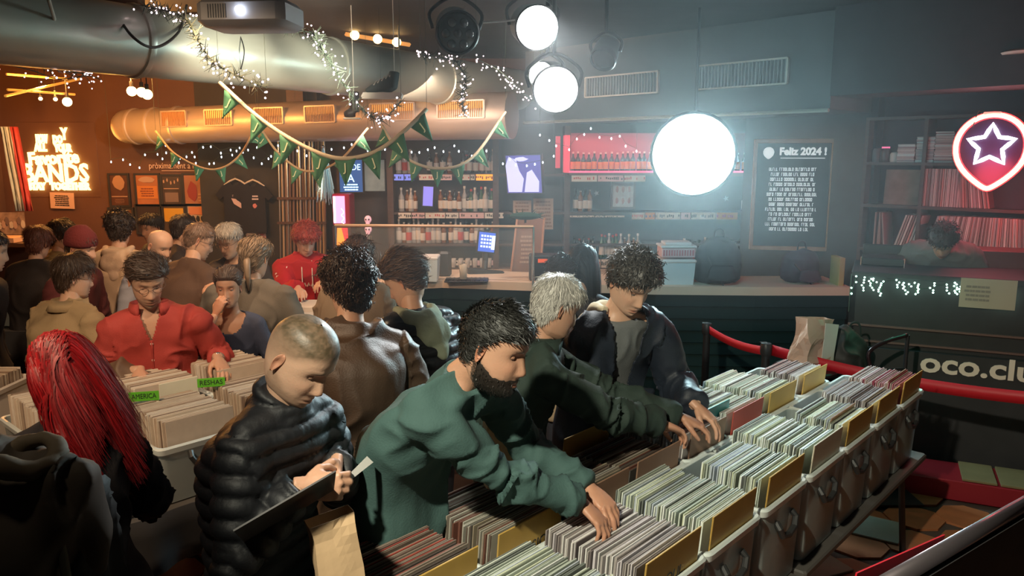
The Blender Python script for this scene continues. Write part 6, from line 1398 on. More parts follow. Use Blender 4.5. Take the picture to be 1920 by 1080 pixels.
MB().box((0,0,0),(.335,.003,.205)).build('sheet',mat('buff_paper',(.45,.36,.27),.7),nt); bars(nt,-.06,0,.18,.12,4,mat('faint_print',(.25,.2,.16),.7),y=-.004)
# turntable flight box on the desk
c=dep(1655,492,6.05); r_=empty('record_case',(c[0],c[1],zb_),'open black record case with metal edges on the booth desk','case',rz=math.atan2(db[1],db[0])); MB().box((0,.05,.035),(.30,.3,.06),bev=.01).build('case_body',m_dark,r_); MB().box((0,.2,.10),(.30,.03,.08),bev=.01).build('case_lid',m_dark,r_)
for s in(-1,1): MB().tube([(s*.15,-.1,.0),(s*.15,-.1,.07)],.006,4).build('metal_edge',m_chrome,r_)
MB().lathe([(.001,0),(.022,0),(.02,.006),(.001,.006)],(.06,.18,.105),(0,-1,0),16).build('badge',m_cream,r_)
c=dep(1885,492,5.7); r_=empty('wooden_cabinet',(c[0]+.1,c[1]+.35,0),'dark red cabinet with a round pale dial right of the bowed head','cabinet',rz=math.atan2(db[1],db[0])); zc=c[2]; MB().box((0,0,zc/2+.03),(.5,.3,zc+.06),bev=.01).build('cabinet_body',mat('cab_red',(.14,.03,.03),.5,var=.2),r_); MB().lathe([(.02,0),(.045,0),(.05,.008),(.045,.012),(.02,.012)],(-.04,-.15,zc),(0,-1,0),20).build('dial',mat('dial_pale',(.5,.45,.35),.4),r_); MB().box((-.18,-.152,zc),(.08,.01,.09)).build('plate',mat('plate_orange',(.35,.1,.04),.5),r_)
c=dep(1570,505,7.05); T(MB().box((c[0],c[1],ZB+.12),(.05,.2,.26),bev=.004).build('menu_book',mat('book_yellow',(.42,.36,.14),.6)),'pair of yellowish books standing at the right end of the bar','book')
# ================================================================ HANGING THINGS
def lamp(name,label,c,r,em,aim,body=m_dark,top=None,cat='stage light'):
    c=np.asarray(c); ax=nrm(aim); root=empty(name,c,label,cat)
    MB().lathe([(r*.5,-r*2.0),(r*.92,-r*1.7),(r*1.02,-r*.4),(r*1.05,.0),(r*.98,.01),(r*.96,-.01)],(0,0,0),ax,28).build('housing',body,root,smooth='auto')
    MB().lathe([(.001,.012),(r*.55,.010),(r*.85,.002),(r*.95,-.008),(.001,-.009)],(0,0,0),ax,28).build('lens',em,root,smooth=True)
    if False: MB().lathe([(r*.90,.004),(r*.98,.016),(r*1.05,.018),(r*1.07,-.01)],(0,0,0),ax,32).build('lit_rim',m_rim,root,smooth=True)
    x,y,z=basis(ax); up=3.455 if top is None else top; b=-ax*r*.9; sx=nrm(np.cross(ax,Zv))
    if em is not m_hotc: MB().tube(bezier([b+sx*r*1.12,b+sx*r*1.2+[0,0,r*.8],b+[0,0,r*1.5],b-sx*r*1.2+[0,0,r*.8],b-sx*r*1.12],20),.012,6).build('yoke',body,root,smooth=True)
    MB().tube([b+[0,0,r*1.5 if em is not m_hotc else -r*.2],[b[0],b[1],up-c[2]]],.014,8).build('hanging_pole',m_dark,root)
    return root
toc=lambda c:nrm(_C-np.asarray(c))
l1=lamp('stage_light','dazzling white stage lamp, uppermost, hung under the ceiling',LAMP1,.13,m_hot,toc(LAMP1)+np.array([.25,0,-.1]))
l2=lamp('stage_light','dazzling white moving-head lamp below the uppermost one',LAMP2,.135,m_hot,toc(LAMP2)+np.array([.1,0,-.1]))
LAMP4=dep(1016,142,4.85); lamp('stage_light','smaller lit lamp half hidden behind the lower moving head',LAMP4,.085,m_hot,toc(LAMP4)+np.array([-.5,0,-.1]))
l3=lamp('flood_light','blinding blue-white flood lamp in front of the bar, lens widened to its glare',LAMP3,.33,m_hotc,toc(LAMP3)+np.array([-.02,0,-.12]))  # lens as wide as the lamp's bloom, so the glare is built into its size
q=dep(858,62,4.6); r_=lamp('stage_light','unlit black moving head with a cluster of lenses, left of the dazzling lamps',q,.125,mat('lens_dark',(.03,.035,.04),.15,coat=.5),toc(q)+np.array([.1,0,-.2]))
ax=nrm(toc(q)+np.array([.1,0,-.2])); x_,y_,z__=basis(ax)
for i in range(7):
    o_=(0,0) if i==6 else (.07*math.cos(i*PI/3),.07*math.sin(i*PI/3)); MB().sph(x_*o_[0]+y_*o_[1]+ax*.012,(.028,.028,.028),12,8).build('lens_cell',mat('lens_grey',(.06,.07,.075),.1,coat=1),r_,smooth=True)
q=dep(1130,112,5.3); lamp('stage_light','unlit dark can lamp right of the dazzling pair',q,.09,mat('lens_dark',(.03,.035,.04),.15),(-.3,-.6,-.6))
# projector
pc=dep(472,30,3.7); pj=empty('projector',pc,'grey ceiling projector with a violet-blue lit lens','projector',rz=-.1)
MB().box((0,0,0),(.42,.30,.125),bev=.035).build('casing',mat('projector_grey',(.34,.33,.33),.45),pj,smooth='auto'); MB().lathe([(.05,0),(.055,.02),(.052,.03),(.044,.03),(.042,.01)],(.03,-.15,.0),(0,-1,0),24).build('lens_ring',m_dark,pj,smooth='auto'); MB().lathe([(.001,.012),(.03,.008),(.043,0),(.001,-.001)],(.03,-.15,0),(0,-1,0),20).build('lens',ematt('proj_lens',(.12,.12,.9),1.2),pj,smooth=True); MB().sph((.012,-.168,0),.017,10,8).build('lamp_spot',ematt('proj_hot',(.7,.8,1),20),pj)
MB().box((0,0,.16),(.12,.12,.2)).build('mount_bracket',m_dark,pj); 
q=MB(); [q.box((-.14+i*.012,-.151,0),(.004,.006,.06)) for i in range(8)]; q.build('vent_slots',m_dark,pj)
# cables over the duct
def cable(pts,r,label,name='cable',m=None,d=None): return T(MB().tube(bezier([dep(x,y,dd) for x,y,dd in pts],30),r,6).build(name,m or m_cable,smooth=True),label,'cable')
cable([(90,-5,4.1),(105,50,4.6),(107,95,4.75),(95,118,4.9)],.010,'pale cable looping down over the big duct at the left',m=mat('grey_cable',(.4,.38,.32),.5))
cable([(60,82,4.7),(130,70,4.65),(190,38,4.9),(212,8,5.2)],.012,'thick black cable running up across the big duct')
cable([(212,10,5.1),(245,65,4.75),(290,89,4.85),(335,60,5.1),(350,10,5.4)],.009,'thin black cable hanging in a loop against the big duct')
cable([(448,60,5.6),(458,95,5.5),(452,130,5.6)],.004,'fine cable hanging beside the projector over the duct')
cable([(905,42,4.7),(940,40,4.7),(985,36,4.7)],.006,'white cable feeding the uppermost dazzling lamp',m=m_white)
# sneaker and boot hanging
c=dep(718,178,5.9); sn=empty('sneaker',c,'black canvas high-top sneaker with white sole hanging under the duct','shoe')
MB().prism([(-.15,0),(.14,0),(.15,.03),(.14,.045),(-.14,.045),(-.155,.02)],(0,.03,-.03),Xv,Zv,.08).build('sole',m_cream,sn)
q=MB(); q.tube([(-.13,0,.03),(-.08,0,.045),(-.02,0,.065),(.05,0,.075),(.09,0,.09)],[.02,.036,.045,.055,.05],12,ry=[.012,.03,.045,.06,.05]); q.tube([(.07,0,.05),(.085,0,.12),(.09,0,.17)],[.055,.05,.048],12,ry=[.04,.038,.04]); V,N,F=remesh(q,.008,2); link('upper',fast_mesh('upper',[(V,F,(1,1,1))]),mat('canvas_black',(.05,.055,.05),.85),sn)
for i in range(5): MB().tube([(-.06+.03*i,-.045,.07+.015*i),(-.045+.03*i,-.0,.10+.018*i),(-.04+.03*i,.04,.07+.015*i)],.005,5).build('lace',m_cream,sn)
MB().tube([(.09,0,.16),(.09,0,3.43-c[2])],.003,4).build('string',m_cream,sn)
c=dep(664,196,6.3); bo=empty('boot',c,'dark toy boot dangling among the fairy lights','shoe'); MB().tube([(0,0,.1),(0,0,3.43-c[2])],.003,4).build('string',m_cream,bo); q=MB(); q.tube([(0,0,.1),(0,0,0),(0,0,-.06)],[.045,.04,.045],10); q.tube([(0,0,-.06),(-.05,-.02,-.075),(-.08,-.02,-.08)],[.04,.035,.02],10); V,N,F=remesh(q,.008,2); link('boot_body',fast_mesh('boot_body',[(V,F,(1,1,1))]),mat('boot_leather',(.03,.02,.02),.5),bo); MB().box((-.02,-.01,-.11),(.13,.07,.015),bev=.006).build('sole',m_cream,bo)
# fairy light garlands (tinsel branch with bulbs)
def garland(pts,n,label,spread=.05,bm=m_bulbw,foliage=True,br=.0062,seed=0):
    P=bezier([dep(x,y,d) for x,y,d in pts],40); r=random.Random(seed); root=empty('fairy_light_garland',P[0],label,'string lights')
    MB().tube(P,.004,5).build('wire',m_wire,root,world=True); [MB().tube([e,[e[0],e[1],3.43]],.0012,4).build('tie_cord',m_wire,root,world=True) for e in (P[0],P[-1])]
    q=MB(); f=MB()
    for i in range(n):
        t=r.random()*(len(P)-1); k=int(t); p=P[k]+(P[min(k+1,len(P)-1)]-P[k])*(t-k)+np.array([r.gauss(0,spread*.5) for _ in range(3)]); q.sph(p,br*r.uniform(.7,1.2),6,4)
    T(q.build('bulbs',bm,root,world=True),kind='stuff')
    if foliage:
        for i in range(n*3):
            t=r.random()*(len(P)-1); k=int(t); p=P[k]; d=np.array([r.gauss(0,1) for _ in range(3)]); d=nrm(d)*r.uniform(.04,.09); f.tube([p,p+d],[.004,.001],3,cap=False)
        T(f.build('needles',mat('needle_green',(.08,.1,.07),.6),root,world=True),kind='stuff')
garland([(272,12,4.9),(310,20,4.8),(350,38,4.7),(370,75,4.6),(400,115,4.6),(440,140,4.7),(500,165,4.8)],85,'fairy light garland falling across the big duct left of the projector',.07,seed=1)
garland([(0,78,4.6),(30,90,4.6),(65,108,4.7),(100,128,4.8),(170,140,5.0)],34,'fairy light garland along the lower left edge of the big duct',.05,seed=2)
garland([(0,118,5.4),(60,132,5.6),(110,148,5.8),(165,142,5.9),(190,150,6.0)],32,'second row of fairy lights at the far upper left',.09,foliage=False,seed=3)
garland([(540,56,5.4),(585,62,5.3),(600,85,5.2),(622,120,5.2),(650,165,5.3),(680,205,5.5),(715,225,5.6),(752,190,5.7)],95,'fairy light garland falling across the middle of the big duct',.055,seed=4)
garland([(788,102,6.0),(825,108,5.9),(855,115,5.9),(872,150,5.9),(866,185,6.0),(872,218,6.1)],70,'fairy light garland drooping left of the unlit can, right part of the duct',.05,seed=5)
garland([(893,110,6.0),(935,132,6.1),(965,160,6.2),(1000,190,6.4)],60,'fairy light garland slanting down towards the dazzling lamps',.05,foliage=False,seed=6)
def icicles(xs,label,Y,seed,amp=18):
    r=random.Random(seed); P=[]; root=empty('icicle_lights',W_(xs[0],290,Y),label,'string lights'); q=MB(); w=MB()
    for i in range(int((xs[1]-xs[0])/16)):
        x=xs[0]+i*16+r.uniform(-5,5); y=xs[2]+amp*math.sin(i*.7)+r.uniform(-11,11); p=W_(x,y,Y); P.append(p+[0,0,.03]); q.sph(p,(.0085,.0085,.014),6,4)
    T(q.build('bulbs',m_bulbc,root,world=True),kind='stuff'); w.tube(P,.002,4); w.build('wire',m_wire,root,world=True); [MB().tube([e,[e[0],e[1],3.43]],.0015,4).build('tie_cord',m_wire,root,world=True) for e in (P[0],P[-1])]
icicles((212,520,296),'cool white icicle lights strung above the posters',9.3,1,14); icicles((300,560,288),'second cool white light string above the t-shirts',9.0,2,12); icicles((560,940,282),'cool white lights strung along the top of the bar shelves',8.8,3,12); icicles((1015,1210,262),'cool white lights right of the television',8.8,4,14); icicles((940,1060,300),'short light string beside the television',8.75,6,6)
# bunting
m_penn=mat('pennant_green',(.07,.24,.13),.7,var=.2); m_rope=mat('rope',(.72,.6,.42),.8); m_rope2=mat('thin_rope',(.5,.33,.18),.8); m_J=mat('pennant_letter',(.75,.7,.4),.7,emit=(.7,.65,.35),es=.2)
def bunting(pts,n,label,rr,s,rm,seed=0,skip=()):
    P=bezier([dep(x,y,d) for x,y,d in pts],40); root=empty('bunting',P[0],label,'bunting'); MB().tube(P,rr,6).build('rope',rm,root,smooth=True,world=True); [MB().tube([e,[e[0],e[1],3.43]],.0012,4).build('tie_cord',m_wire,root,world=True) for e in (P[0],P[-1])]; r=random.Random(seed)
    for i in range(n):
        t=(i+.5)/n*(len(P)-1); k=int(t); p=P[k]+(P[min(k+1,len(P)-1)]-P[k])*(t-k); d=nrm((P[min(k+1,len(P)-1)]-P[k])); d=nrm(d*[1,.4,.75]); dn=nrm(-Zv*1+np.cross(d,[0,1,0])*0+d*r.uniform(-.15,.15)); up=-dn
        nn=nrm(np.cross(d,up)); up=np.cross(nn,d)
        G=[]; 
        for a in range(6):
            q=a/5; ww=s*(1-q)*.5+.002; G.append([p+d*ww*(2*b/4-1)-up*(s*1.25*q)-nn*(.012*math.sin(b*1.4+i)*q) for b in range(5)])
        pn=MB().grid(G).build('pennant',m_penn,root,smooth=True,solid=.003,world=True)
        M=facing(p-up*s*.42+nn*.010,d,up); text('J',s*.55,m_J,M,pn,name='letter',ext=.001,world=False)
        pn.children[0].matrix_parent_inverse=(pn.matrix_parent_inverse).inverted() if False else Matrix.Identity(4)
    return root
bunting([(412,155,4.9),(470,208,4.8),(530,252,4.75),(600,288,4.7),(650,297,4.7),(705,284,4.75),(755,248,4.8),(800,205,4.9)],8,'thick white rope bunting with green J pennants, nearest',.013,.13,m_rope,1)
bunting([(292,246,7.6),(330,290,7.5),(395,318,7.5),(445,296,7.5),(482,235,7.6)],6,'thin rope bunting in front of the posters',.010,.11,m_rope2,2)
bunting([(486,238,7.0),(525,290,6.9),(575,321,6.9),(635,302,6.9),(690,240,7.0)],6,'thin rope bunting behind the nearest one, centre left',.010,.12,m_rope2,3)
bunting([(716,235,6.4),(755,292,6.3),(820,316,6.3),(885,296,6.3),(948,210,6.5)],7,'rope bunting in front of the bar shelves',.012,.12,m_rope,4)
# orange ceiling bulbs and a lit strip above the duct
for k,(x,y,d) in enumerate(((126,191,7.9),(104,186,8.3),(76,185,8.6),(247,171,7.4),(266,173,7.2),(276,177,7.0))):
    c=dep(x,y,d); big_=k in(0,3,5,4); r_=empty('ceiling_bulb',c,'amber ceiling bulb, %s'%['brightest above the amber neon sign','small one just left of the brightest','small one farthest left','left one of the trio above the rounded duct end','middle one of the trio above the rounded duct end','right one of the trio above the rounded duct end'][k],'lamp')
    MB().sph((0,0,0),.045 if big_ else .02,14,10).build('bulb',ematt('bulb_amber',(1,.62,.22),14),r_,smooth=True); MB().tube([(0,0,.03),(0,0,.09)],.018,8).build('socket',m_dark,r_); MB().tube([(0,0,.09),(0,0,3.42-c[2])],.005,5).build('flex',m_cable,r_)
c0=dep(648,64,7.6);c1=dep(768,84,7.9); r_=empty('ceiling_strip_light',(c0+c1)/2,'amber lit strip with three bright spots above the big duct','lamp'); MB().tube([c0-[0,0,0],c1],.045,4,ry=.02).build('tray',ematt('strip_amber',(1,.42,.1),.7),r_,world=True)
for t in (.15,.5,.8): MB().sph(c0+(c1-c0)*t-[0,.04,0],.045,12,8).build('spot',ematt('bulb_amber',(1,.62,.22),14),r_,world=True)
for k,(a,b) in enumerate(((( 12,139,7.6),(125,148,8.2)),((14,168,7.3),(140,177,8.0)),((10,180,6.8),(150,148,8.6)))):
    T(MB().tube([dep(*a),dep(*b)],.012,6).build('ceiling_rail',mat('amber_rail',(.8,.45,.15),.3,metal=.7,emit=(1,.4,.05),es=.5)),'thin amber-lit ceiling rail, %s'%['upper of the two level ones','lower of the two level ones','slanting one crossing both'][k],'rail')  # orange lamplight put into the metal's colour and glow
c=dep(1925,102,5.4); r_=empty('ceiling_downlight',c,'round red-lit disc lamp at the right edge under the ceiling','lamp'); MB().lathe([(.001,0),(.15,0),(.16,.015),(.12,.03),(.001,.03)],n=28).build('disc',m_cream,r_,smooth='auto'); MB().tube([(0,0,.03),(0,0,.6)],.01,6).build('stem',m_dark,r_)
light('SPOT','red_ceiling_light',dep(1880,60,4.6)-np.array([0,0,.9]),16,(1,.12,.16),.15,dep(1880,-10,4.9),110,.8)
# ================================================================ FOREGROUND THINGS
m_kraft=mat('kraft_paper',(.62,.42,.24),.7,var=.12,bump=.001,bs=30)
def paperbag(c,w,dd,h,label,rz=0,rot=None,crumple=.012):
    r_=empty('paper_bag',c,label,'bag',rz=rz,rot=rot); G=[]
    per=[(-w/2,-dd/2),(0,-dd/2),(w/2,-dd/2),(w/2,0),(w/2,dd/2),(0,dd/2),(-w/2,dd/2),(-w/2,0),(-w/2,-dd/2)]
    for i in range(9):
        z=h*i/8; row=[]
        for k in range(len(per)-1):
            for t in (0,.33,.66):
                x=per[k][0]*(1-t)+per[k+1][0]*t; y=per[k][1]*(1-t)+per[k+1][1]*t; s=1-.25*(i/8)**2; row.append((x*(1-.04*i/8),y*s,z))
        row.append(row[0]); G.append(row)
    G=np.array(G); n=(vnoise(G.reshape(-1,3)*18,4)-.5).reshape(G.shape[:2]); G[:,:,0]+=n*crumple*2; G[:,:,1]+=np.roll(n,3,1)*crumple*2; G[:,-1]=G[:,0]
    q=MB(); q.grid(G); q.build('bag_walls',m_kraft,r_,solid=.0015); MB().box((0,0,.002),(w*.96,dd*.96,.004)).build('bag_floor',m_kraft,r_); return r_
# record and leaflet in the hands of the man in the quilted jacket
a=dep(458,1016,2.02); b=dep(628,915,2.12); a=np.array(a); ax=nrm(b-a); L_=np.linalg.norm(b-a)*.98; up=nrm(np.cross(ax,nrm(_C-a))); n_=nrm(np.cross(ax,up)+up*.28)
uu=nrm(np.cross(n_,ax)); r_=empty('held_record',(a+b)/2,'dark record sleeve seen edge-on in the hands of the man in the quilted jacket','record')
q=MB(); s=min(.30,L_); q.prism([(0,0),(s,0),(s,.30),(0,.30)],a,ax,-nrm(_C-a)*.9+uu*.25 if False else nrm(np.cross(up,ax)*1.0-up*.12),.004); q.build('sleeve',mat('sleeve_dark',(.05,.045,.045),.35),r_,world=True)
MB().tube([a,a+ax*s],.003,5).build('worn_edge',mat('edge_pale',(.6,.58,.55),.5),r_,world=True)  # pale line along the sleeve's edge
a=dep(630,918,2.12); b=dep(694,862,2.3); d=nrm(b-a); s_=nrm(np.cross(d,toc(a))); r_=empty('card_slip',a,'pale narrow card strip pointing up out of his fist','card'); L_=np.linalg.norm(b-a); MB().prism([(0,-.004),(L_,-.014),(L_*1.02,.012),(0,.004)],a,d,s_,.002).build('slip',mat('slip_pale',(.62,.6,.56),.5),r_,world=True)
# kraft bag hanging from his fist
paperbag(dep(640,1100,2.02),.11,.06,.20,'tall kraft paper bag hanging below the hands of the man in the quilted jacket',rot=(0,-.12,.5))
paperbag(dep(940,905,2.75),.11,.06,.24,'upright kraft paper bag tucked behind the bearded man',rz=.3)
# draped coat over the arm of the man in the red shirt
p=PEOPLE['redshirt']; c=(p['EL']['R']+p['HW']['R'])/2; q=MB(); E,Wr=p['EL']['R'],p['HW']['R']
q.sph(c+[0,0,-.04],(.15,.12,.13),18,12); q.sph(c+[.05,-.03,-.15],(.12,.09,.14),18,12); q.sph(E+[-.02,-.02,-.04],(.12,.11,.12),16,10); q.sph(c+[.12,-.04,-.06],(.10,.07,.07),14,10)
V,N,F=remesh(q,.010,6); V=V+N*(((1-np.abs(2*vnoise(V*[9,9,5],7)-1))**3-.35)*.045)[:,None]; T(link('folded_coat',fast_mesh('folded_coat',[(V,F,(1,1,1))]),mat('coat_umber',(.15,.095,.06),.6,var=.2)),'umber brown coat draped over the forearm of the man in the red shirt','coat')
# coat heap at the lower left: coat stand
cx=dep(50,930,1.75); st=empty('coat_stand',(cx[0],cx[1],0),'slim metal coat stand under the pile of coats at the lower left','stand')
MB().tube([(0,0,0),(0,0,1.42)],.014,8).build('pole',m_dark,st); [MB().tube([(0,0,.05),(.22*math.cos(a),.22*math.sin(a),.0)],.012,6).build('foot',m_dark,st) for a in (0,2.1,4.2)]; [MB().tube(bezier([(0,0,1.38),(.08*math.cos(a),.08*math.sin(a),1.40),(.10*math.cos(a),.10*math.sin(a),1.44)],8),.007,5).build('hook',m_dark,st) for a in (.5,2.5,4.6)]
def drape(label,c,w,h,dd,m,seed,tw=0,name='hanging_coat'):
    q=MB(); q.tube([(0,0,0),(0,0,-.05),(.0,0,-h*.3),(.01,0,-h*.7),(.0,0,-h)],[w*.22,w*.40,w*.5,w*.52,w*.56],20,ry=[dd*.4,dd*.7,dd*.9,dd,dd*1.05],hint=(0,1,0)); q.tube([(w*.38,0,-.06),(w*.5,0,-h*.4),(w*.46,.02,-h*.75)],[.045,.055,.045],12); q.tube([(-w*.38,0,-.06),(-w*.5,0,-h*.4),(-w*.48,.02,-h*.72)],[.045,.055,.045],12)
    V,N,F=remesh(q,.012,5); rid=lambda x:(1-np.abs(2*x-1))**3; V=V+N*((rid(vnoise(V*[11,11,2.2],seed))-.35)*.075)[:,None]
    r_=empty(name,c,label,'coat',rz=tw); link('coat_body',fast_mesh('coat_body',[(V,F,(1,1,1))]),m,r_); return r_
r_=drape('brown coat with a bunched collar, topmost of the pile at the lower left',dep(30,850,1.72),.26,.50,.11,mat('coat_brown',(.05,.036,.022),.8,var=.25),3,.3)
q=MB(); q.tube([( .09*math.cos(a),.06*math.sin(a)-.02,.0+.02*math.sin(a*2)) for a in np.linspace(0,2*PI,14)[:-1]],.020,10,closed=True); V,N,F=remesh(q,.009,2); link('collar',fast_mesh('collar',[(V+N*((vnoise(V*25)-.5)*.02)[:,None],F,(1,1,1))]),mat('collar_tan',(.10,.072,.04),.8),r_)
r_=drape('black coat with an olive-edged lining hanging right of the brown coat',dep(92,880,1.82),.20,.56,.10,mat('coat_black',(.012,.012,.011),.8,var=.2),8,-.2)
MB().tube(bezier([(.10,-.11,-.02),(.13,-.12,-.2),(.135,-.12,-.45),(.12,-.12,-.6)],16),.014,6,ry=.004,hint=(0,1,0)).build('lining_edge',mat('lining_olive',(.34,.34,.2),.7),r_,smooth=True)
# camera-side hand rail with red strap, lower right
a=dep(1660,1095,1.35); b=dep(1990,905,2.0); r_=empty('hand_rail',a,'silver-topped black rail panel crossing the lower right corner','rail'); MB().tube([a,b],.016,12).build('rail_tube',mat('rail_steel',(.35,.3,.32),.3,metal=.9),r_,smooth=True,world=True)
q=MB(); q.add([a-[0,0,.015],b-[0,0,.015],b-[0,0,1.3],a-[0,0,1.3]],[(0,1,2,3)]); q.build('panel',m_black,r_,world=True,solid=.02)
a2=dep(1600,1092,1.42);b2=dep(1765,1018,1.62); q=MB(); q.prism([(0,-.02),(1,-.02),(1,.02),(0,.02)],a2,(b2-a2),nrm(np.cross(b2-a2,[.3,1,0])),.003); q.build('red_band',mat('strap_red',(.5,.01,.02),.5),r_,world=True)
# belt barrier
m_strap=mat('strap_red',(.5,.01,.02),.5)
def post(x,y,d,label):
    c=dep(x,y,d); r_=empty('barrier_post',(c[0],c[1],0),label,'post'); z=c[2]
    MB().lathe([(.001,0),(.17,0),(.17,.012),(.05,.03),(.03,.04),(.001,.04)],n=28).build('base',m_dark,r_,smooth='auto'); MB().tube([(0,0,.03),(0,0,z-.02)],.028,14).build('pole',m_dark,r_,smooth='auto'); MB().lathe([(.001,z-.08),(.036,z-.08),(.04,z-.06),(.04,z-.005),(.034,z+.005),(.001,z+.008)],n=16).build('belt_head',m_dark,r_,smooth='auto'); MB().box((-.02,0,z+.01),(.045,.03,.006)).build('cap_mark',m_chrome,r_); return r_,c
r1,c1=post(1326,607,6.1,'black belt-barrier post at the left end of the red strap'); r2,c2=post(1437,645,5.4,'black belt-barrier post where the two red straps meet')
def strap(a,b,sag,label,w=.06):
    P=[a+(b-a)*t-np.array([0,0,sag*4*t*(1-t)]) for t in np.linspace(0,1,14)]; G=[[p+[0,0,w/2] for p in P],[p-[0,0,w/2] for p in P]]; T(MB().grid(G).build('barrier_strap',m_strap,smooth=True,solid=.003),label,'strap')
strap(c1-[0,0,.035],c2-[.03,0,.045],.03,'short red barrier strap running to the left post')
c3=dep(1990,752,4.3); strap(c2-[-.03,0,.04],c3,.05,'long red barrier strap crossing in front of the booth lettering',w=.075)
# low red platform and cardboard by the floor
c=atz(1800,885,.14); r_=empty('low_platform',(c[0],c[1],0),'low red-edged platform with pale boards on the floor at the right','platform',rz=math.atan2(db[1],db[0])); MB().box((0,0,.07),(1.1,.36,.14),bev=.01).build('platform_body',mat('platform_red',(.28,.01,.02),.5),r_)
for i in range(3): MB().box((.1+.22*i,.0,.15),(.2,.34,.015),bev=.003).build('board',mat('board_olive',(.22,.17,.08),.7,var=.2),r_)
# hand truck handle, plastic bags
c=dep(1660,690,4.9); r_=empty('hand_truck',(c[0],c[1]+.3,0),'black hand truck with a curved shiny handle behind the crates','trolley'); zz=dep(1660,640,5.2)[2]
hp_=[dep(1632,690,5.2)-np.array([c[0],c[1]+.3,0]),dep(1630,660,5.2)-np.array([c[0],c[1]+.3,0]),dep(1662,640,5.2)-np.array([c[0],c[1]+.3,0]),dep(1702,628,5.2)-np.array([c[0],c[1]+.3,0])]
MB().tube(bezier(hp_,20),.014,8).build('handle',mat('handle_gloss',(.05,.03,.035),.15,metal=.5),r_,smooth=True)
for p in (hp_[0],hp_[3]): MB().tube([p,[p[0],p[1],.12]],.014,8).build('side_tube',m_dark,r_)
for k in range(4): z=.2+k*.22; MB().tube([[hp_[0][0],hp_[0][1],z],[hp_[3][0],hp_[3][1],z]],.009,6).build('crossbar',m_dark,r_)
for p in (hp_[0],hp_[3]): MB().lathe([(.03,-.025),(.1,-.02),(.11,0),(.1,.02),(.03,.025)],(p[0],p[1]+.05,.11),(1,0,0),20).build('wheel',m_dark,r_,smooth='auto')
MB().box(((hp_[0][0]+hp_[3][0])/2,hp_[0][1]-.12,.02),(.36,.26,.01)).build('toe_plate',m_dark,r_)
def softbag(label,c,sx,sy,sz,m,seed,rough=.03,handles=True):
    q=MB(); q.tube([(0,0,0),(0,0,.05*sz),(0,0,sz*.5),(sx*.1,0,sz*.85),(sx*.25,0,sz)],[sx*.4,sx*.5,sx*.5,sx*.42,sx*.3],18,ry=[sy*.4,sy*.5,sy*.5,sy*.35,sy*.1],hint=(0,1,0)); V,N,F=remesh(q,.012,2); V=V+N*(((1-np.abs(2*vnoise(V*9,seed)-1))**2-.4)*rough*1.6)[:,None]; r_=empty('carrier_bag',c,label,'bag'); link('bag_body',fast_mesh('bag_body',[(V,F,(1,1,1))]),m,r_)
    if handles: MB().tube(bezier([(sx*.1,0,sz),(sx*.15,0,sz+.08),(sx*.3,0,sz+.08),(sx*.35,0,sz*.97)],12),.008,5,ry=.002).build('bag_handle',m,r_)
    return r_
sd=dep(1520,695,5.15); stl=empty('side_stool',(sd[0],sd[1]+.1,0),'dark low stool behind the crates carrying the bags','stool'); zs=sd[2]; MB().lathe([(.001,zs-.03),(.2,zs-.03),(.21,zs-.01),(.2,zs),(.001,zs)],n=24).build('seat',m_dark,stl,smooth='auto'); [MB().tube([(.12*math.cos(a),.12*math.sin(a),zs-.03),(.18*math.cos(a),.18*math.sin(a),0)],.012,6).build('leg',m_dark,stl) for a in (.8,2.4,3.9,5.5)]
m_kraft_=m_kraft; m_kraft=mat('bag_peach',(.55,.38,.30),.45,var=.3,vs_=5); pb=paperbag((sd[0]+.03,sd[1]+.1,zs),.25,.14,.33,'crumpled white and peach plastic bag standing behind the crates',rot=(0,.10,.5),crumple=.03); m_kraft=m_kraft_
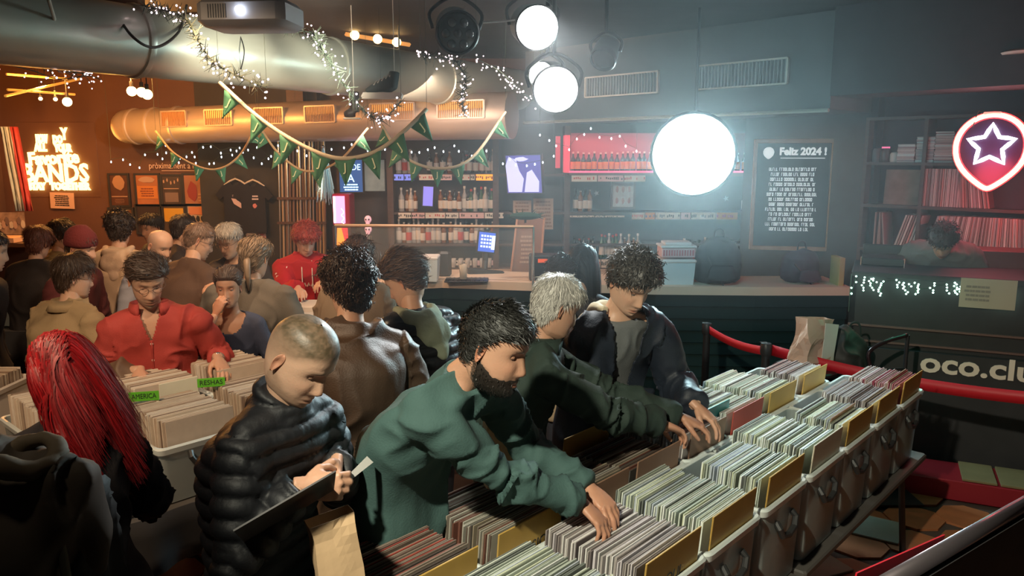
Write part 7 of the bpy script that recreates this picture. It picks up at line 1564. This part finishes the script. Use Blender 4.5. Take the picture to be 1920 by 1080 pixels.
MB().prism([(-.01,.02),(.10,.03),(.11,.30),(-.02,.31)],(.02,-.078,0),Xv,Zv,.004).build('white_patch',mat('patch_white',(.7,.66,.62),.4),pb)
softbag('black soft bag beside the white and peach one',(sd[0]+.30,sd[1]+.25,zs-.12),.36,.26,.30,mat('bag_soft_black',(.018,.02,.02),.6),6)
stl2=T(MB().box((sd[0]+.30,sd[1]+.25,(zs-.13)/2),(.4,.3,zs-.13),bev=.02).build('storage_chest',m_dark),'black chest under the black soft bag','chest')
# red and white papers on the crates before the bar hull
c=dep(968,572,5.5); T(MB().box((c[0],c[1],1.12),(.16,.12,.05),bev=.006).build('small_carton',mat('carton_pink',(.7,.45,.45),.6)),'small pink and white carton on the crates by the bar hull','box')
for k,(x,y,w,nm) in enumerate(((700,556,.26,'red-topped'),(600,545,.34,'cream'))):
    c=dep(x,y,5.9); T(MB().box((c[0],c[1],ZB+.02),(w,.3,.05),bev=.006).build('paper_pile',mat('paper_%d'%k,((.6,.1,.1),(.75,.66,.58))[k],.6)),'%s pile of flyers on the counter'%nm,'papers')
for k,(x,y,w,l,rz,nm) in enumerate(((1500,1040,.30,.5,.4,'nearest the camera below the table'),(1620,985,.3,.42,1.0,'farther one by the diagonal table leg'))):
    c=atz(x,y,0.012); T(MB().box((0,0,0),(w,l,.012),rz=rz,bev=.003).build('floor_board',mat('board_pale',(.34,.40,.36),.6,var=.2),origin=None),'pale flat board lying on the floor, %s'%nm,'board').location=tuple(c)
#, dark rucksack at the table end
# ================================================================ HAZE
hz=MB(); hz.box((.7,6.2,2.52),(4.4,7.0,1.75)); ho=hz.build('haze',mat('tmpv'),None); ho.data.materials.clear()
vm=bpy.data.materials.new('club_haze'); vm.use_nodes=True; nt=vm.node_tree; nt.nodes.remove(nt.nodes['Principled BSDF']); v=nt.nodes.new('ShaderNodeVolumeScatter'); v.inputs['Density'].default_value=.022; v.inputs['Anisotropy'].default_value=.45; v.inputs['Color'].default_value=(.9,.95,1,1)
nt.links.new(v.outputs[0],nt.nodes['Material Output'].inputs['Volume']); ho.data.materials.append(vm); T(ho,'thin stage haze hanging in the room','haze',kind='stuff')
